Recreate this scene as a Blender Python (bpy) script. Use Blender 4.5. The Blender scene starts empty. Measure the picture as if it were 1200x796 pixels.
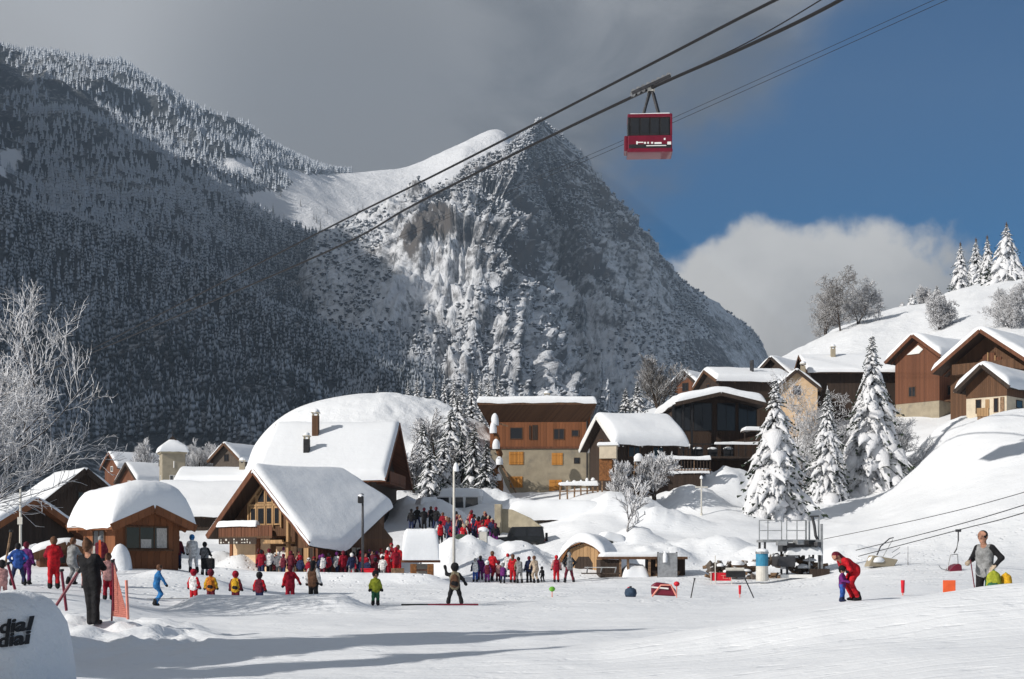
import bpy, bmesh, math, random
import numpy as np
from mathutils import Vector, Matrix, Quaternion
random.seed(7)
R = math.radians
SC = bpy.context.scene
COL = SC.collection

# ------------------------------------------------------------------ camera
F, HZ, CZ = 1648.0, 648.0, 1.9            # photo pixels (1200 wide): focal length, horizon row; eye height
cd = bpy.data.cameras.new('camera'); cam = bpy.data.objects.new('camera', cd); COL.objects.link(cam)
cam.location = (0, 0, CZ); cam.rotation_euler = (R(90), 0, 0)
cd.sensor_width = 36; cd.lens = 36 * F / 1200; cd.shift_y = (HZ - 398) / 1200
cd.clip_start = 0.2; cd.clip_end = 60000
SC.camera = cam
SC.view_settings.view_transform = 'Standard'; SC.view_settings.look = 'None'
SC.view_settings.exposure = 0.06; SC.view_settings.gamma = 1.0

def P(px, py, Y):
    return Vector(((px - 600) / F * Y, Y, CZ + (HZ - py) / F * Y))

# ------------------------------------------------------------------ sun
SUN_EL, SUN_AZ = R(29), math.atan2(-0.86, -0.51)
SUN = Vector((math.sin(SUN_AZ) * math.cos(SUN_EL), math.cos(SUN_AZ) * math.cos(SUN_EL), math.sin(SUN_EL)))
sl = bpy.data.lights.new('sun', 'SUN'); so = bpy.data.objects.new('sun', sl); COL.objects.link(so)
sl.energy = 5.0; sl.angle = R(0.5); sl.color = (1.0, 0.945, 0.87)
so.rotation_euler = SUN.to_track_quat('Z', 'Y').to_euler(); so.location = SUN * 500

# ------------------------------------------------------------------ node helper
class NT:
    def __init__(s, tree): s.t = tree; s.n = tree.nodes; s.l = tree.links
    def node(s, typ, **kw):
        n = s.n.new(typ)
        for k, v in kw.items(): setattr(n, k, v)
        return n
    def put(s, sock, v):
        if hasattr(v, 'is_linked') or isinstance(v, bpy.types.NodeSocket): s.l.new(v, sock)
        elif v is not None:
            if isinstance(v, (tuple, list, Vector)) and len(v) == 3 and sock.type == 'RGBA': v = (*v, 1)
            sock.default_value = v
    def math(s, op, a, b=None, c=None, clamp=False):
        n = s.node('ShaderNodeMath', operation=op, use_clamp=clamp)
        s.put(n.inputs[0], a)
        if b is not None: s.put(n.inputs[1], b)
        if c is not None: s.put(n.inputs[2], c)
        return n.outputs[0]
    def vmath(s, op, a, b=None):
        n = s.node('ShaderNodeVectorMath', operation=op)
        s.put(n.inputs[0], a)
        if b is not None: s.put(n.inputs[1], b)
        return n.outputs['Value'] if op in ('DOT_PRODUCT', 'LENGTH') else n.outputs[0]
    def mix(s, f, a, b):
        n = s.node('ShaderNodeMix', data_type='RGBA')
        s.put(n.inputs[0], f); s.put(n.inputs[6], a); s.put(n.inputs[7], b)
        return n.outputs[2]
    def noise(s, vec, scale, detail=4, rough=.55, dist=0):
        n = s.node('ShaderNodeTexNoise'); s.put(n.inputs['Vector'], vec)
        n.inputs['Scale'].default_value = scale; n.inputs['Detail'].default_value = detail
        n.inputs['Roughness'].default_value = rough; n.inputs['Distortion'].default_value = dist
        return n.outputs[0]
    def smooth(s, v, a, b, lo=0., hi=1.):
        n = s.node('ShaderNodeMapRange', interpolation_type='SMOOTHSTEP')
        s.put(n.inputs[0], v); n.inputs[1].default_value = a; n.inputs[2].default_value = b
        n.inputs[3].default_value = lo; n.inputs[4].default_value = hi
        return n.outputs[0]
    def mapping(s, vec, scale):
        n = s.node('ShaderNodeMapping'); s.put(n.inputs[0], vec); n.inputs['Scale'].default_value = scale
        return n.outputs[0]

# ------------------------------------------------------------------ world: winter sky with a grey cloud deck and a cloud bank
W = bpy.data.worlds.new('World'); SC.world = W; W.use_nodes = True
w = NT(W.node_tree); w.n.clear()
sky = w.node('ShaderNodeTexSky', sky_type='NISHITA'); sky.sun_disc = False
sky.sun_elevation = SUN_EL; sky.sun_rotation = SUN_AZ; sky.altitude = 2600; sky.dust_density = 0.3; sky.ozone_density = 2.0; sky.air_density = 1.0
tc = w.node('ShaderNodeTexCoord'); D = tc.outputs['Generated']
n1 = w.noise(D, 5.0, 8, .58, .3); n2 = w.noise(w.mapping(D, (1, 1, 2.2)), 12.0, 7, .6, .2); n3 = w.noise(D, 2.4, 5, .5, .2)
def dirv(px, py): return Vector(((px - 600) / F, 1, (HZ - py) / F)).normalized()
na = dirv(985, 0).cross(dirv(715, 260)).normalized()
if na.dot(dirv(300, 50)) < 0: na = -na
sa = w.math('ADD', w.vmath('DOT_PRODUCT', D, tuple(na)), w.math('MULTIPLY', w.math('SUBTRACT', n1, .5), .20))
sa = w.math('ADD', sa, w.math('MULTIPLY', w.math('SUBTRACT', n2, .5), .05))
cloudA = w.smooth(sa, -0.035, 0.05)
dL = w.vmath('DOT_PRODUCT', D, tuple(dirv(170, 40)))
fA = w.math('ADD', w.math('MULTIPLY', n3, .55), w.math('MULTIPLY', w.noise(w.mapping(D, (1, 1, 1.8)), 6.5, 7, .6, .6), .45))
fA = w.math('ADD', fA, w.smooth(dL, .966, 1.0, 0, .30))
colA = w.mix(w.smooth(fA, .40, .66), (1.12, 1.20, 1.36), (4.5, 4.55, 4.65))
# darker belly along the middle of the deck, paler higher up and to the left
dA = w.vmath('DOT_PRODUCT', D, tuple(dirv(430, 150)))
colA = w.mix(w.smooth(dA, .984, 1.0, 0, .62), colA, (1.02, 1.08, 1.20))
# cumulus bank behind the hill
sx = w.node('ShaderNodeSeparateXYZ'); w.put(sx.inputs[0], D)
az = w.math('ARCTAN2', sx.outputs[0], sx.outputs[1]); el = sx.outputs[2]
a0, e0 = math.atan2(948 - 600, F), (HZ - 440) / F * .95
ex = w.math('DIVIDE', w.math('SUBTRACT', az, a0), 0.132); ey = w.math('DIVIDE', w.math('SUBTRACT', el, e0), 0.106)
rr = w.math('SQRT', w.math('ADD', w.math('POWER', w.math('ABSOLUTE', ex), 2.6), w.math('POWER', w.math('ABSOLUTE', ey), 2.6)))
rr = w.math('ADD', rr, w.math('MULTIPLY', w.math('SUBTRACT', w.noise(D, 22.0, 8, .55, .15), .5), .75))
cloudB = w.smooth(rr, .86, 1.06, 1., 0.)
low = w.noise(D, 9.0, 6, .55, .3)
colB = w.mix(w.smooth(w.math('ADD', ey, w.math('MULTIPLY', w.math('SUBTRACT', low, .5), 2.2)), -.7, 1.1), (2.1, 2.16, 2.3), (6.6, 6.55, 6.4))
colB = w.mix(w.smooth(ex, .35, 1.0, 0, .75), colB, (1.9, 2.1, 2.4))
# thin broken clouds elsewhere in the open half of the sky
wisp = w.math('MULTIPLY', w.smooth(n1, .56, .74), .35)
colsky = w.mix(1.0, sky.outputs[0], sky.outputs[0])
hs = w.node('ShaderNodeHueSaturation'); w.put(hs.inputs['Color'], sky.outputs[0]); hs.inputs['Saturation'].default_value = 1.55; hs.inputs['Value'].default_value = 0.62
c = w.mix(wisp, hs.outputs[0], (2.4, 2.4, 2.45))
c = w.mix(cloudB, c, colB)
c = w.mix(cloudA, c, colA)
bg = w.node('ShaderNodeBackground'); w.put(bg.inputs[0], c); bg.inputs[1].default_value = 0.10
wo = w.node('ShaderNodeOutputWorld'); w.l.new(bg.outputs[0], wo.inputs[0])

# ------------------------------------------------------------------ materials
def mat(name, color, rough=.7, var=.25, vscale=3., bump=0., bscale=20., metal=0., stretch=(1, 1, 1), dirt=None, spec=.3, coat=0.):
    m = bpy.data.materials.new(name); m.use_nodes = True
    t = NT(m.node_tree); b = t.n['Principled BSDF']
    co = t.node('ShaderNodeTexCoord').outputs['Object']
    v = t.mapping(co, stretch)
    f = t.noise(v, vscale, 5, .6)
    lo = tuple(x * (1 - var) for x in color); hi = tuple(min(1, x * (1 + var)) for x in color)
    c = t.mix(t.smooth(f, .3, .7), lo, hi)
    if dirt: c = t.mix(t.smooth(t.noise(co, dirt[1], 6, .6), .5, .75), c, dirt[0])
    t.put(b.inputs['Base Color'], c); b.inputs['Roughness'].default_value = rough; b.inputs['Metallic'].default_value = metal
    b.inputs['Specular IOR Level'].default_value = spec; b.inputs['Coat Weight'].default_value = coat
    if bump:
        bn = t.node('ShaderNodeBump'); bn.inputs['Strength'].default_value = bump; bn.inputs['Distance'].default_value = .05
        t.put(bn.inputs['Height'], t.noise(v, bscale, 5, .65)); t.l.new(bn.outputs[0], b.inputs['Normal'])
    return m

def planks(name, color, pitch=.18, axis=0, rough=.75):
    """boards: grooves from a saw wave, grain along the board, each board its own tone"""
    m = mat(name, color, rough, .3, 2.5, 0)
    t = NT(m.node_tree); b = t.n['Principled BSDF']
    co = t.node('ShaderNodeTexCoord').outputs['Object']; s = t.node('ShaderNodeSeparateXYZ'); t.put(s.inputs[0], co)
    a = s.outputs[2] if axis == 2 else t.math('ADD', s.outputs[0], s.outputs[1])
    q = t.math('DIVIDE', a, pitch); fr = t.math('FRACT', q); fl = t.math('FLOOR', q)
    wn = t.node('ShaderNodeTexWhiteNoise', noise_dimensions='1D'); t.put(wn.inputs['W'], fl)
    grain = t.noise(t.mapping(co, (1.5, 1.5, 14) if axis == 2 else (14, 14, 1.5)), 3, 5, .65)
    k = t.math('ADD', t.math('MULTIPLY', wn.outputs[0], .5), t.math('MULTIPLY', grain, .6))
    c = t.mix(k, tuple(x * .6 for x in color), tuple(x * 1.3 for x in color))
    t.put(b.inputs['Base Color'], c)
    groove = t.smooth(t.math('ABSOLUTE', t.math('SUBTRACT', fr, .5)), .40, .5, 1, 0)
    bn = t.node('ShaderNodeBump'); bn.inputs['Strength'].default_value = .8; bn.inputs['Distance'].default_value = .03
    t.put(bn.inputs['Height'], groove); t.l.new(bn.outputs[0], b.inputs['Normal'])
    return m

def snow_mat(name, base=(.84, .865, .90), lumps=1.0, fine=.25, tracks=0., strata=0.):
    m = bpy.data.materials.new(name); m.use_nodes = True
    t = NT(m.node_tree); b = t.n['Principled BSDF']
    co = t.node('ShaderNodeTexCoord').outputs['Object']
    t.put(b.inputs['Base Color'], t.mix(t.noise(co, .35, 4), tuple(x * .95 for x in base), base))
    b.inputs['Roughness'].default_value = .65; b.inputs['Specular IOR Level'].default_value = .2
    h = t.math('ADD', t.math('MULTIPLY', t.noise(co, .9, 5, .5), lumps * .22), t.math('MULTIPLY', t.noise(co, 9, 5, .65), fine * .06))
    if strata: h = t.math('ADD', h, t.math('MULTIPLY', t.noise(t.mapping(co, (.35, .35, 7)), 1.3, 4, .6), strata * .12))
    if tracks:
        tr = t.noise(t.mapping(co, (.25, 2.2, 1)), 1.6, 4, .6); h = t.math('ADD', h, t.math('MULTIPLY', tr, tracks * .08))
        h = t.math('ADD', h, t.math('MULTIPLY', t.smooth(t.noise(t.mapping(co, (.6, 1.3, 1)), 2.6, 3, .5), .58, .72), -tracks * .05))
        sy = t.node('ShaderNodeSeparateXYZ'); t.put(sy.inputs[0], co)
        zone = t.math('MULTIPLY', t.smooth(sy.outputs[1], 40, 52), t.smooth(sy.outputs[1], 86, 100, 1., 0.))
        vo = t.node('ShaderNodeTexVoronoi'); t.put(vo.inputs['Vector'], t.mapping(co, (1, .7, 1))); vo.inputs['Scale'].default_value = 2.6
        pr = t.math('MULTIPLY', t.smooth(vo.outputs['Distance'], .08, .3), t.smooth(t.noise(co, .22, 3), .42, .6))
        h = t.math('ADD', h, t.math('MULTIPLY', t.math('MULTIPLY', pr, zone), .10))
        wv = t.node('ShaderNodeTexWave'); t.put(wv.inputs['Vector'], t.mapping(co, (.12, 1, 1))); wv.inputs['Scale'].default_value = .55; wv.inputs['Distortion'].default_value = 3.5; wv.inputs['Detail'].default_value = 2; wv.bands_direction = 'Y'
        h = t.math('ADD', h, t.math('MULTIPLY', t.smooth(wv.outputs['Fac'], .86, .97), -.016 * tracks))
    bn = t.node('ShaderNodeBump'); bn.inputs['Strength'].default_value = .75; bn.inputs['Distance'].default_value = 1.0
    t.put(bn.inputs['Height'], h); t.l.new(bn.outputs[0], b.inputs['Normal'])
    return m

def snowy_by_normal(name, dark, snow=(.82, .84, .88), lo=.0, hi=.5, nscale=6., nstr=.6, rough=.8, world=False, attr=None):
    """bark, needles or stone that carries snow wherever the surface looks up"""
    m = bpy.data.materials.new(name); m.use_nodes = True
    t = NT(m.node_tree); b = t.n['Principled BSDF']
    g = t.node('ShaderNodeNewGeometry'); s = t.node('ShaderNodeSeparateXYZ'); t.put(s.inputs[0], g.outputs['True Normal'] if attr == 'true' else g.outputs['Normal'])
    co = g.outputs['Position']
    n = t.math('MULTIPLY', t.math('SUBTRACT', t.noise(co, nscale, 4, .6), .5), nstr * 2)
    v = t.math('ADD', s.outputs[2], n)
    if attr and attr != 'true':
        a = t.node('ShaderNodeAttribute'); a.attribute_name = attr; v = t.math('ADD', v, a.outputs['Fac'])
    f = t.smooth(v, lo, hi)
    d = t.mix(t.noise(co, nscale * .7, 3), tuple(x * .6 for x in dark), tuple(x * 1.4 for x in dark))
    t.put(b.inputs['Base Color'], t.mix(f, d, snow)); b.inputs['Roughness'].default_value = rough; b.inputs['Specular IOR Level'].default_value = .15
    return m

M = {}
M['snow'] = snow_mat('snow', lumps=.25, fine=.3)
M['ground'] = snow_mat('snow_ground', lumps=.35, fine=.28, tracks=.55)
M['heap'] = snow_mat('snow_heap', lumps=1.3, fine=1.2)
M['roofsnow'] = snow_mat('roof_snow', lumps=.34, fine=.30, strata=.15)
M['wood_red'] = planks('red_brown_boards', (.145, .058, .030), .2)
M['wood_brown'] = planks('brown_boards', (.115, .058, .030), .2)
M['wood_dark'] = planks('dark_boards', (.045, .030, .022), .22)
M['wood_tan'] = planks('tan_boards', (.42, .26, .13), .25)
M['wood_orange'] = planks('orange_boards', (.215, .082, .034), .3)
M['logs'] = mat('cut_wood', (.22, .14, .085), .8, .5, 6, .3, 12)
M['stucco_tan'] = mat('tan_render', (.62, .45, .29), .85, .1, 2, .15, 40)
M['stucco_grey'] = mat('grey_render', (.33, .285, .21), .85, .12, 1.2, .15, 40, dirt=((.2, .18, .15), .7))
M['stucco_cream'] = mat('cream_render', (.60, .52, .40), .85, .1, 1.5, .15, 40)
M['concrete'] = mat('concrete', (.42, .37, .27), .9, .15, 1.3, .2, 30, dirt=((.30, .26, .20), .9))
M['stone_dark'] = snowy_by_normal('rubble_stone', (.11, .09, .075), lo=.62, hi=.95)
M['tower'] = mat('tower_render', (.33, .29, .22), .9, .12, 1.6, .15, 30, dirt=((.25, .22, .18), .8))
M['shutter'] = planks('orange_shutter', (.52, .23, .05), .12)
M['black'] = mat('black_paint', (.018, .018, .02), .5, .3, 4)
M['soffit'] = planks('dark_soffit', (.05, .03, .02), .2)
M['steel'] = mat('galvanised_steel', (.38, .39, .40), .45, .2, 5, metal=.7)
M['steel_dark'] = mat('dark_steel', (.06, .06, .065), .5, .2, 5, metal=.4)
M['rope'] = mat('steel_rope', (.012, .012, .014), .6, .2, 5)
M['white'] = mat('white_paint', (.78, .78, .76), .5, .06, 3)
M['pole'] = mat('pale_pole', (.60, .58, .53), .6, .1, 3)
M['red_paint'] = mat('red_paint', (.15, .007, .024), .35, .12, 2, coat=.3)
M['red_plastic'] = mat('red_plastic', (.60, .015, .03), .45, .15, 6)
M['orange_plastic'] = mat('orange_plastic', (.80, .13, .04), .5, .1, 6)
M['net'] = mat('salmon_netting', (.72, .28, .22), .7, .1, 6)
M['blue_paint'] = mat('blue_paint', (.04, .22, .36), .5, .15, 4)
M['green_tarp'] = mat('green_tarpaulin', (.06, .085, .06), .7, .3, 3, .3, 8)
M['grey_pad'] = mat('grey_padding', (.60, .62, .66), .6, .06, 2, .1, 30)
M['ink'] = mat('black_print', (.02, .02, .022), .6, .1, 3)
M['clay'] = mat('rusty_timber', (.20, .085, .03), .8, .4, 8, .4, 20)
g_ = bpy.data.materials.new('window_glass'); g_.use_nodes = True
b_ = g_.node_tree.nodes['Principled BSDF']; b_.inputs['Base Color'].default_value = (.02, .022, .026, 1); b_.inputs['Roughness'].default_value = .08; b_.inputs['Specular IOR Level'].default_value = .6
M['glass'] = g_
M['curtain'] = mat('pale_curtain', (.5, .48, .45), .8, .3, 8, stretch=(6, 6, 1))

# ------------------------------------------------------------------ object helpers
def tag(o, label=None, cat=None, group=None, kind=None):
    if label: o['label'] = label
    if cat: o['category'] = cat
    if group: o['group'] = group
    if kind: o['kind'] = kind
    return o

def thing(name, label, cat, loc=(0, 0, 0), rz=0., group=None):
    o = bpy.data.objects.new(name, None); COL.objects.link(o); o.empty_display_size = .3
    o.location = loc; o.rotation_euler = (0, 0, rz)
    return tag(o, label, cat, group)

def copy_tree(o, parent=None):
    c = o.copy(); COL.objects.link(c)
    if parent is not None: c.parent = parent
    for ch in o.children: copy_tree(ch, c)
    return c

class MB:
    def __init__(s): s.v = []; s.f = []; s.m = []
    def add(s, verts, faces, mi=0, M4=None):
        k = len(s.v)
        s.v += [tuple(M4 @ Vector(p)) for p in verts] if M4 is not None else [tuple(p) for p in verts]
        s.f += [tuple(i + k for i in f) for f in faces]; s.m += [mi] * len(faces)
    def box(s, c, d, mi=0, rz=0., M4=None, rot=None):
        x, y, z = d[0] / 2, d[1] / 2, d[2] / 2
        vs = [(-x, -y, -z), (x, -y, -z), (x, y, -z), (-x, y, -z), (-x, -y, z), (x, -y, z), (x, y, z), (-x, y, z)]
        A = Matrix.Translation(c) @ (rot.to_4x4() if rot is not None else Matrix.Rotation(rz, 4, 'Z'))
        if M4 is not None: A = M4 @ A
        s.add(vs, [(0, 3, 2, 1), (4, 5, 6, 7), (0, 1, 5, 4), (1, 2, 6, 5), (2, 3, 7, 6), (3, 0, 4, 7)], mi, A)
        return s
    def bar(s, a, b, w, h=None, mi=0):
        a = Vector(a); b = Vector(b); d = b - a; L = d.length
        if L < 1e-6: return s
        q = d.to_track_quat('Y', 'Z')
        s.box((a + b) / 2, (w, L, h or w), mi, rot=q.to_matrix()); return s
    def tube(s, pts, r, n=6, mi=0, cap=True, flat=1.0):
        pts = [Vector(p) for p in pts]; k = len(pts)
        rs = [r] * k if not hasattr(r, '__len__') else list(r)
        vs, fs = [], []
        ref = Vector((0, 0, 1))
        for i, p in enumerate(pts):
            d = (pts[min(i + 1, k - 1)] - pts[max(i - 1, 0)])
            d = d.normalized() if d.length > 1e-9 else Vector((0, 0, 1))
            rf = ref if abs(d.dot(ref)) < .95 else Vector((1, 0, 0))
            a = d.cross(rf).normalized(); b = a.cross(d)
            for j in range(n):
                t = 2 * math.pi * j / n
                vs.append(p + (a * math.cos(t) + b * math.sin(t) * flat) * rs[i])
        for i in range(k - 1):
            for j in range(n):
                jj = (j + 1) % n
                fs.append((i * n + j, i * n + jj, (i + 1) * n + jj, (i + 1) * n + j))
        if cap:
            fs.append(tuple(range(n - 1, -1, -1))); fs.append(tuple((k - 1) * n + j for j in range(n)))
        s.add(vs, fs, mi); return s
    def prism(s, prof, y0, y1, mi=0):
        """profile in x,z extruded along y"""
        n = len(prof)
        vs = [(x, y0, z) for x, z in prof] + [(x, y1, z) for x, z in prof]
        fs = [tuple(range(n)), tuple(range(2 * n - 1, n - 1, -1))] + [((i + 1) % n, i, n + i, n + (i + 1) % n) for i in range(n)]
        s.add(vs, fs, mi); return s
    def lathe(s, prof, n=16, c=(0, 0, 0), mi=0):
        vs, fs = [], []
        for r, z in prof:
            for j in range(n):
                t = 2 * math.pi * j / n; vs.append((c[0] + r * math.cos(t), c[1] + r * math.sin(t), c[2] + z))
        for i in range(len(prof) - 1):
            for j in range(n):
                jj = (j + 1) % n; fs.append((i * n + j, i * n + jj, (i + 1) * n + jj, (i + 1) * n + j))
        fs.append(tuple(range(n - 1, -1, -1))); fs.append(tuple((len(prof) - 1) * n + j for j in range(n)))
        s.add(vs, fs, mi); return s
    def build(s, name, mats, parent=None, smooth=False, bevel=0., fix=True, **tags):
        me = bpy.data.meshes.new(name)
        me.from_pydata(s.v, [], s.f)
        for m in (mats if isinstance(mats, (list, tuple)) else [mats]): me.materials.append(m)
        me.polygons.foreach_set('material_index', s.m)
        if bevel or fix:
            bm = bmesh.new(); bm.from_mesh(me)
            if fix: bmesh.ops.recalc_face_normals(bm, faces=bm.faces[:])
            if bevel:
                es = [e for e in bm.edges if len(e.link_faces) == 2 and e.calc_face_angle(0) > .5]
                bmesh.ops.bevel(bm, geom=es, offset=bevel, segments=2, profile=.6, affect='EDGES', clamp_overlap=True)
            bm.to_mesh(me); bm.free()
        if smooth: me.polygons.foreach_set('use_smooth', [True] * len(me.polygons))
        o = bpy.data.objects.new(name, me); COL.objects.link(o)
        if parent is not None: o.parent = parent
        return tag(o, tags.get('label'), tags.get('cat'), tags.get('group'), tags.get('kind'))

def np_mesh(name, V, Fa, mats, parent=None, smooth=True, mi=None, **tags):
    """numpy vertices (n,3) and faces (m,k)"""
    me = bpy.data.meshes.new(name); V = np.asarray(V, np.float32); Fa = np.asarray(Fa, np.int32); k = Fa.shape[1]
    me.vertices.add(len(V)); me.vertices.foreach_set('co', V.ravel())
    me.loops.add(Fa.size); me.loops.foreach_set('vertex_index', Fa.ravel())
    me.polygons.add(len(Fa)); me.polygons.foreach_set('loop_start', np.arange(0, Fa.size, k, dtype=np.int32))
    for m in (mats if isinstance(mats, (list, tuple)) else [mats]): me.materials.append(m)
    if mi is not None: me.polygons.foreach_set('material_index', np.asarray(mi, np.int32))
    me.update(calc_edges=True); me.validate()
    if smooth: me.polygons.foreach_set('use_smooth', np.ones(len(me.polygons), bool))
    o = bpy.data.objects.new(name, me); COL.objects.link(o)
    if parent is not None: o.parent = parent
    return tag(o, tags.get('label'), tags.get('cat'), tags.get('group'), tags.get('kind'))

def grid_faces(nv, nu):
    i = np.arange(nv * nu).reshape(nv, nu)
    return np.stack([i[:-1, :-1], i[:-1, 1:], i[1:, 1:], i[1:, :-1]], -1).reshape(-1, 4)

# ------------------------------------------------------------------ numpy noise
def _hash(ix, iy, seed):
    h = (ix.astype(np.int64) * 374761393 + iy.astype(np.int64) * 668265263 + seed * 974634777) & 0xFFFFFFFF
    h = ((h ^ (h >> 13)) * 1274126177) & 0xFFFFFFFF
    return ((h ^ (h >> 16)) & 0xFFFF) / 65535.0
def vnoise(x, y, seed=0):
    ix = np.floor(x); iy = np.floor(y); fx = x - ix; fy = y - iy
    ux = fx * fx * fx * (fx * (fx * 6 - 15) + 10); uy = fy * fy * fy * (fy * (fy * 6 - 15) + 10)
    a = _hash(ix, iy, seed); b = _hash(ix + 1, iy, seed); c = _hash(ix, iy + 1, seed); d = _hash(ix + 1, iy + 1, seed)
    return (a * (1 - ux) + b * ux) * (1 - uy) + (c * (1 - ux) + d * ux) * uy
def fbm(x, y, oct=5, seed=0, gain=.5, ridged=False):
    x = np.asarray(x, float); y = np.asarray(y, float); s = np.zeros(np.broadcast(x, y).shape); a = 1.; t = 0.
    for o in range(oct):
        n = vnoise(x, y, seed + o * 17)
        if ridged: n = 1 - np.abs(2 * n - 1)
        s += a * n; t += a; a *= gain; x, y = x * 2.03 * .866 - y * 2.03 * .5, x * 2.03 * .5 + y * 2.03 * .866
    return s / t
def crom(pts, n):
    """Catmull-Rom through pts (k,...) sampled at n points"""
    pts = np.asarray(pts, float); k = len(pts); t = np.linspace(0, k - 1, n); i = np.clip(t.astype(int), 0, k - 2); f = (t - i)
    f = f.reshape((-1,) + (1,) * (pts.ndim - 1))
    p0 = pts[np.clip(i - 1, 0, k - 1)]; p1 = pts[i]; p2 = pts[i + 1]; p3 = pts[np.clip(i + 2, 0, k - 1)]
    return .5 * ((2 * p1) + (-p0 + p2) * f + (2 * p0 - 5 * p1 + 4 * p2 - p3) * f ** 2 + (-p0 + 3 * p1 - 3 * p2 + p3) * f ** 3)
def PA(a):
    """(...,3) of photo column, row, distance -> world"""
    a = np.asarray(a, float)
    return np.stack([(a[..., 0] - 600) / F * a[..., 2], a[..., 2], CZ + (HZ - a[..., 1]) / F * a[..., 2]], -1)
def px_of(Pw):
    return 600 + F * Pw[..., 0] / Pw[..., 1], HZ - F * (Pw[..., 2] - CZ) / Pw[..., 1]
def ss(x, a, b):
    t = np.clip((x - a) / (b - a), 0, 1); return t * t * (3 - 2 * t)
# ------------------------------------------------------------------ ground: one sheet of snow from the camera to the valley end
GC = []
def gz(px, Y, z): GC.append((px, Y, z))
def gp(px, py, Y): GC.append((px, Y, CZ + (HZ - py) / F * Y))
for px, z in ((0, .30), (300, .2), (600, .1), (900, .25), (1200, .5)): gz(px, 7, z)
for px, z in ((-100, .45), (0, .35), (300, .2), (600, .15), (900, .3), (1200, .65), (1400, .8)): gz(px, 18, z)
for px, z in ((-100, .3), (0, .25), (120, .15), (300, .15), (600, .15), (900, .3), (1200, .6), (1400, .8)): gz(px, 29, z)
for px, z in ((0, .7), (90, .6), (180, .1), (300, .05), (600, .05), (900, .25), (1000, .65), (1200, .6)): gz(px, 39, z)
for px, z in ((-100, .8), (0, .75), (90, .65), (180, .15), (250, .05), (440, .03), (600, .03), (900, .15), (1200, .5)): gz(px, 49, z)
for a in ((150, 667, 62), (220, 666, 64), (0, 662, 68), (-150, 655, 75), (60, 672, 60), (300, 677, 86), (450, 677, 86), (300, 694, 66), (450, 692, 68),
          (260, 664, 92), (340, 662, 92), (440, 655, 97), (490, 681, 84), (560, 683, 85), (650, 683, 85), (540, 640, 100), (600, 642, 104), (500, 616, 108),
          (760, 690, 68), (760, 684, 83), (860, 684, 83), (960, 684, 80), (600, 690, 70), (760, 655, 95), (1000, 688, 62), (1000, 668, 80), (1150, 688, 52), (1150, 667, 72),
          (860, 655, 95), (850, 600, 113), (780, 604, 116), (910, 603, 115), (1000, 577, 125), (1060, 562, 130), (1200, 640, 85),
          (1090, 650, 86), (1200, 602, 92), (1140, 488, 140), (1200, 488, 138), (1150, 491, 119), (1200, 491, 116), (1110, 495, 128), (1150, 560, 104), (1220, 560, 100), (1300, 491, 116), (1075, 487, 150), (960, 505, 150), (880, 560, 140),
          (830, 582, 117), (720, 584, 114), (680, 584, 116), (640, 580, 132), (650, 606, 113), (560, 600, 122), (580, 585, 130),
          (200, 606, 150), (100, 612, 130), (0, 612, 130), (300, 580, 180), (150, 578, 190), (420, 590, 130), (600, 560, 180), (720, 525, 190),
          (860, 505, 190), (-100, 604, 150), (1330, 480, 140), (1450, 480, 140), (1400, 600, 90), (300, 560, 260), (0, 580, 260), (600, 560, 260), (900, 520, 260), (1200, 500, 260)):
    gp(*a)
GC = np.array(GC)
def _uv(px, Y): return np.stack([(px - 600) / 300., np.log(Y) * 2.2], -1)
def _tk(r2): return .5 * r2 * np.log(r2 + 1e-9)
_c = _uv(GC[:, 0], GC[:, 1]); _n = len(_c)
_K = _tk(((_c[:, None] - _c[None]) ** 2).sum(-1)) + np.eye(_n) * .02
_Q = np.concatenate([np.ones((_n, 1)), _c], 1)
_sol = np.linalg.solve(np.block([[_K, _Q], [_Q.T, np.zeros((3, 3))]]), np.concatenate([GC[:, 2], np.zeros(3)]))
BUMPS = []
for px, pt_, pb_, hw, Y in ((538, 634, 684, 44, 89.5), (600, 650, 684, 62, 91), (655, 670, 683, 70, 92), (706, 660, 676, 60, 95), (742, 630, 662, 44, 98), (690, 664, 684, 46, 93), (577, 624, 645, 30, 100), (830, 566, 606, 60, 122), (800, 585, 612, 46, 117), (875, 566, 602, 54, 122),
          (566, 560, 596, 40, 119), (548, 554, 580, 30, 124), (596, 588, 612, 50, 116), (742, 594, 622, 50, 111), (503, 590, 625, 40, 112), (484, 577, 612, 26, 114), (282, 648, 668, 30, 90.5), (256, 644, 662, 24, 92), (438, 644, 672, 30, 95.5),
          (1108, 484, 496, 34, 133), (778, 604, 626, 44, 108), (770, 650, 674, 44, 94), (830, 648, 670, 60, 97), (900, 652, 672, 60, 93), (985, 655, 675, 50, 90), (40, 642, 664, 34, 72)):
    BUMPS.append(((px - 600) / F * Y, Y, hw * Y / F * 1.3, max(2.8, hw * Y / F * .9), (pb_ - pt_) * Y / F * .85))
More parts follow.
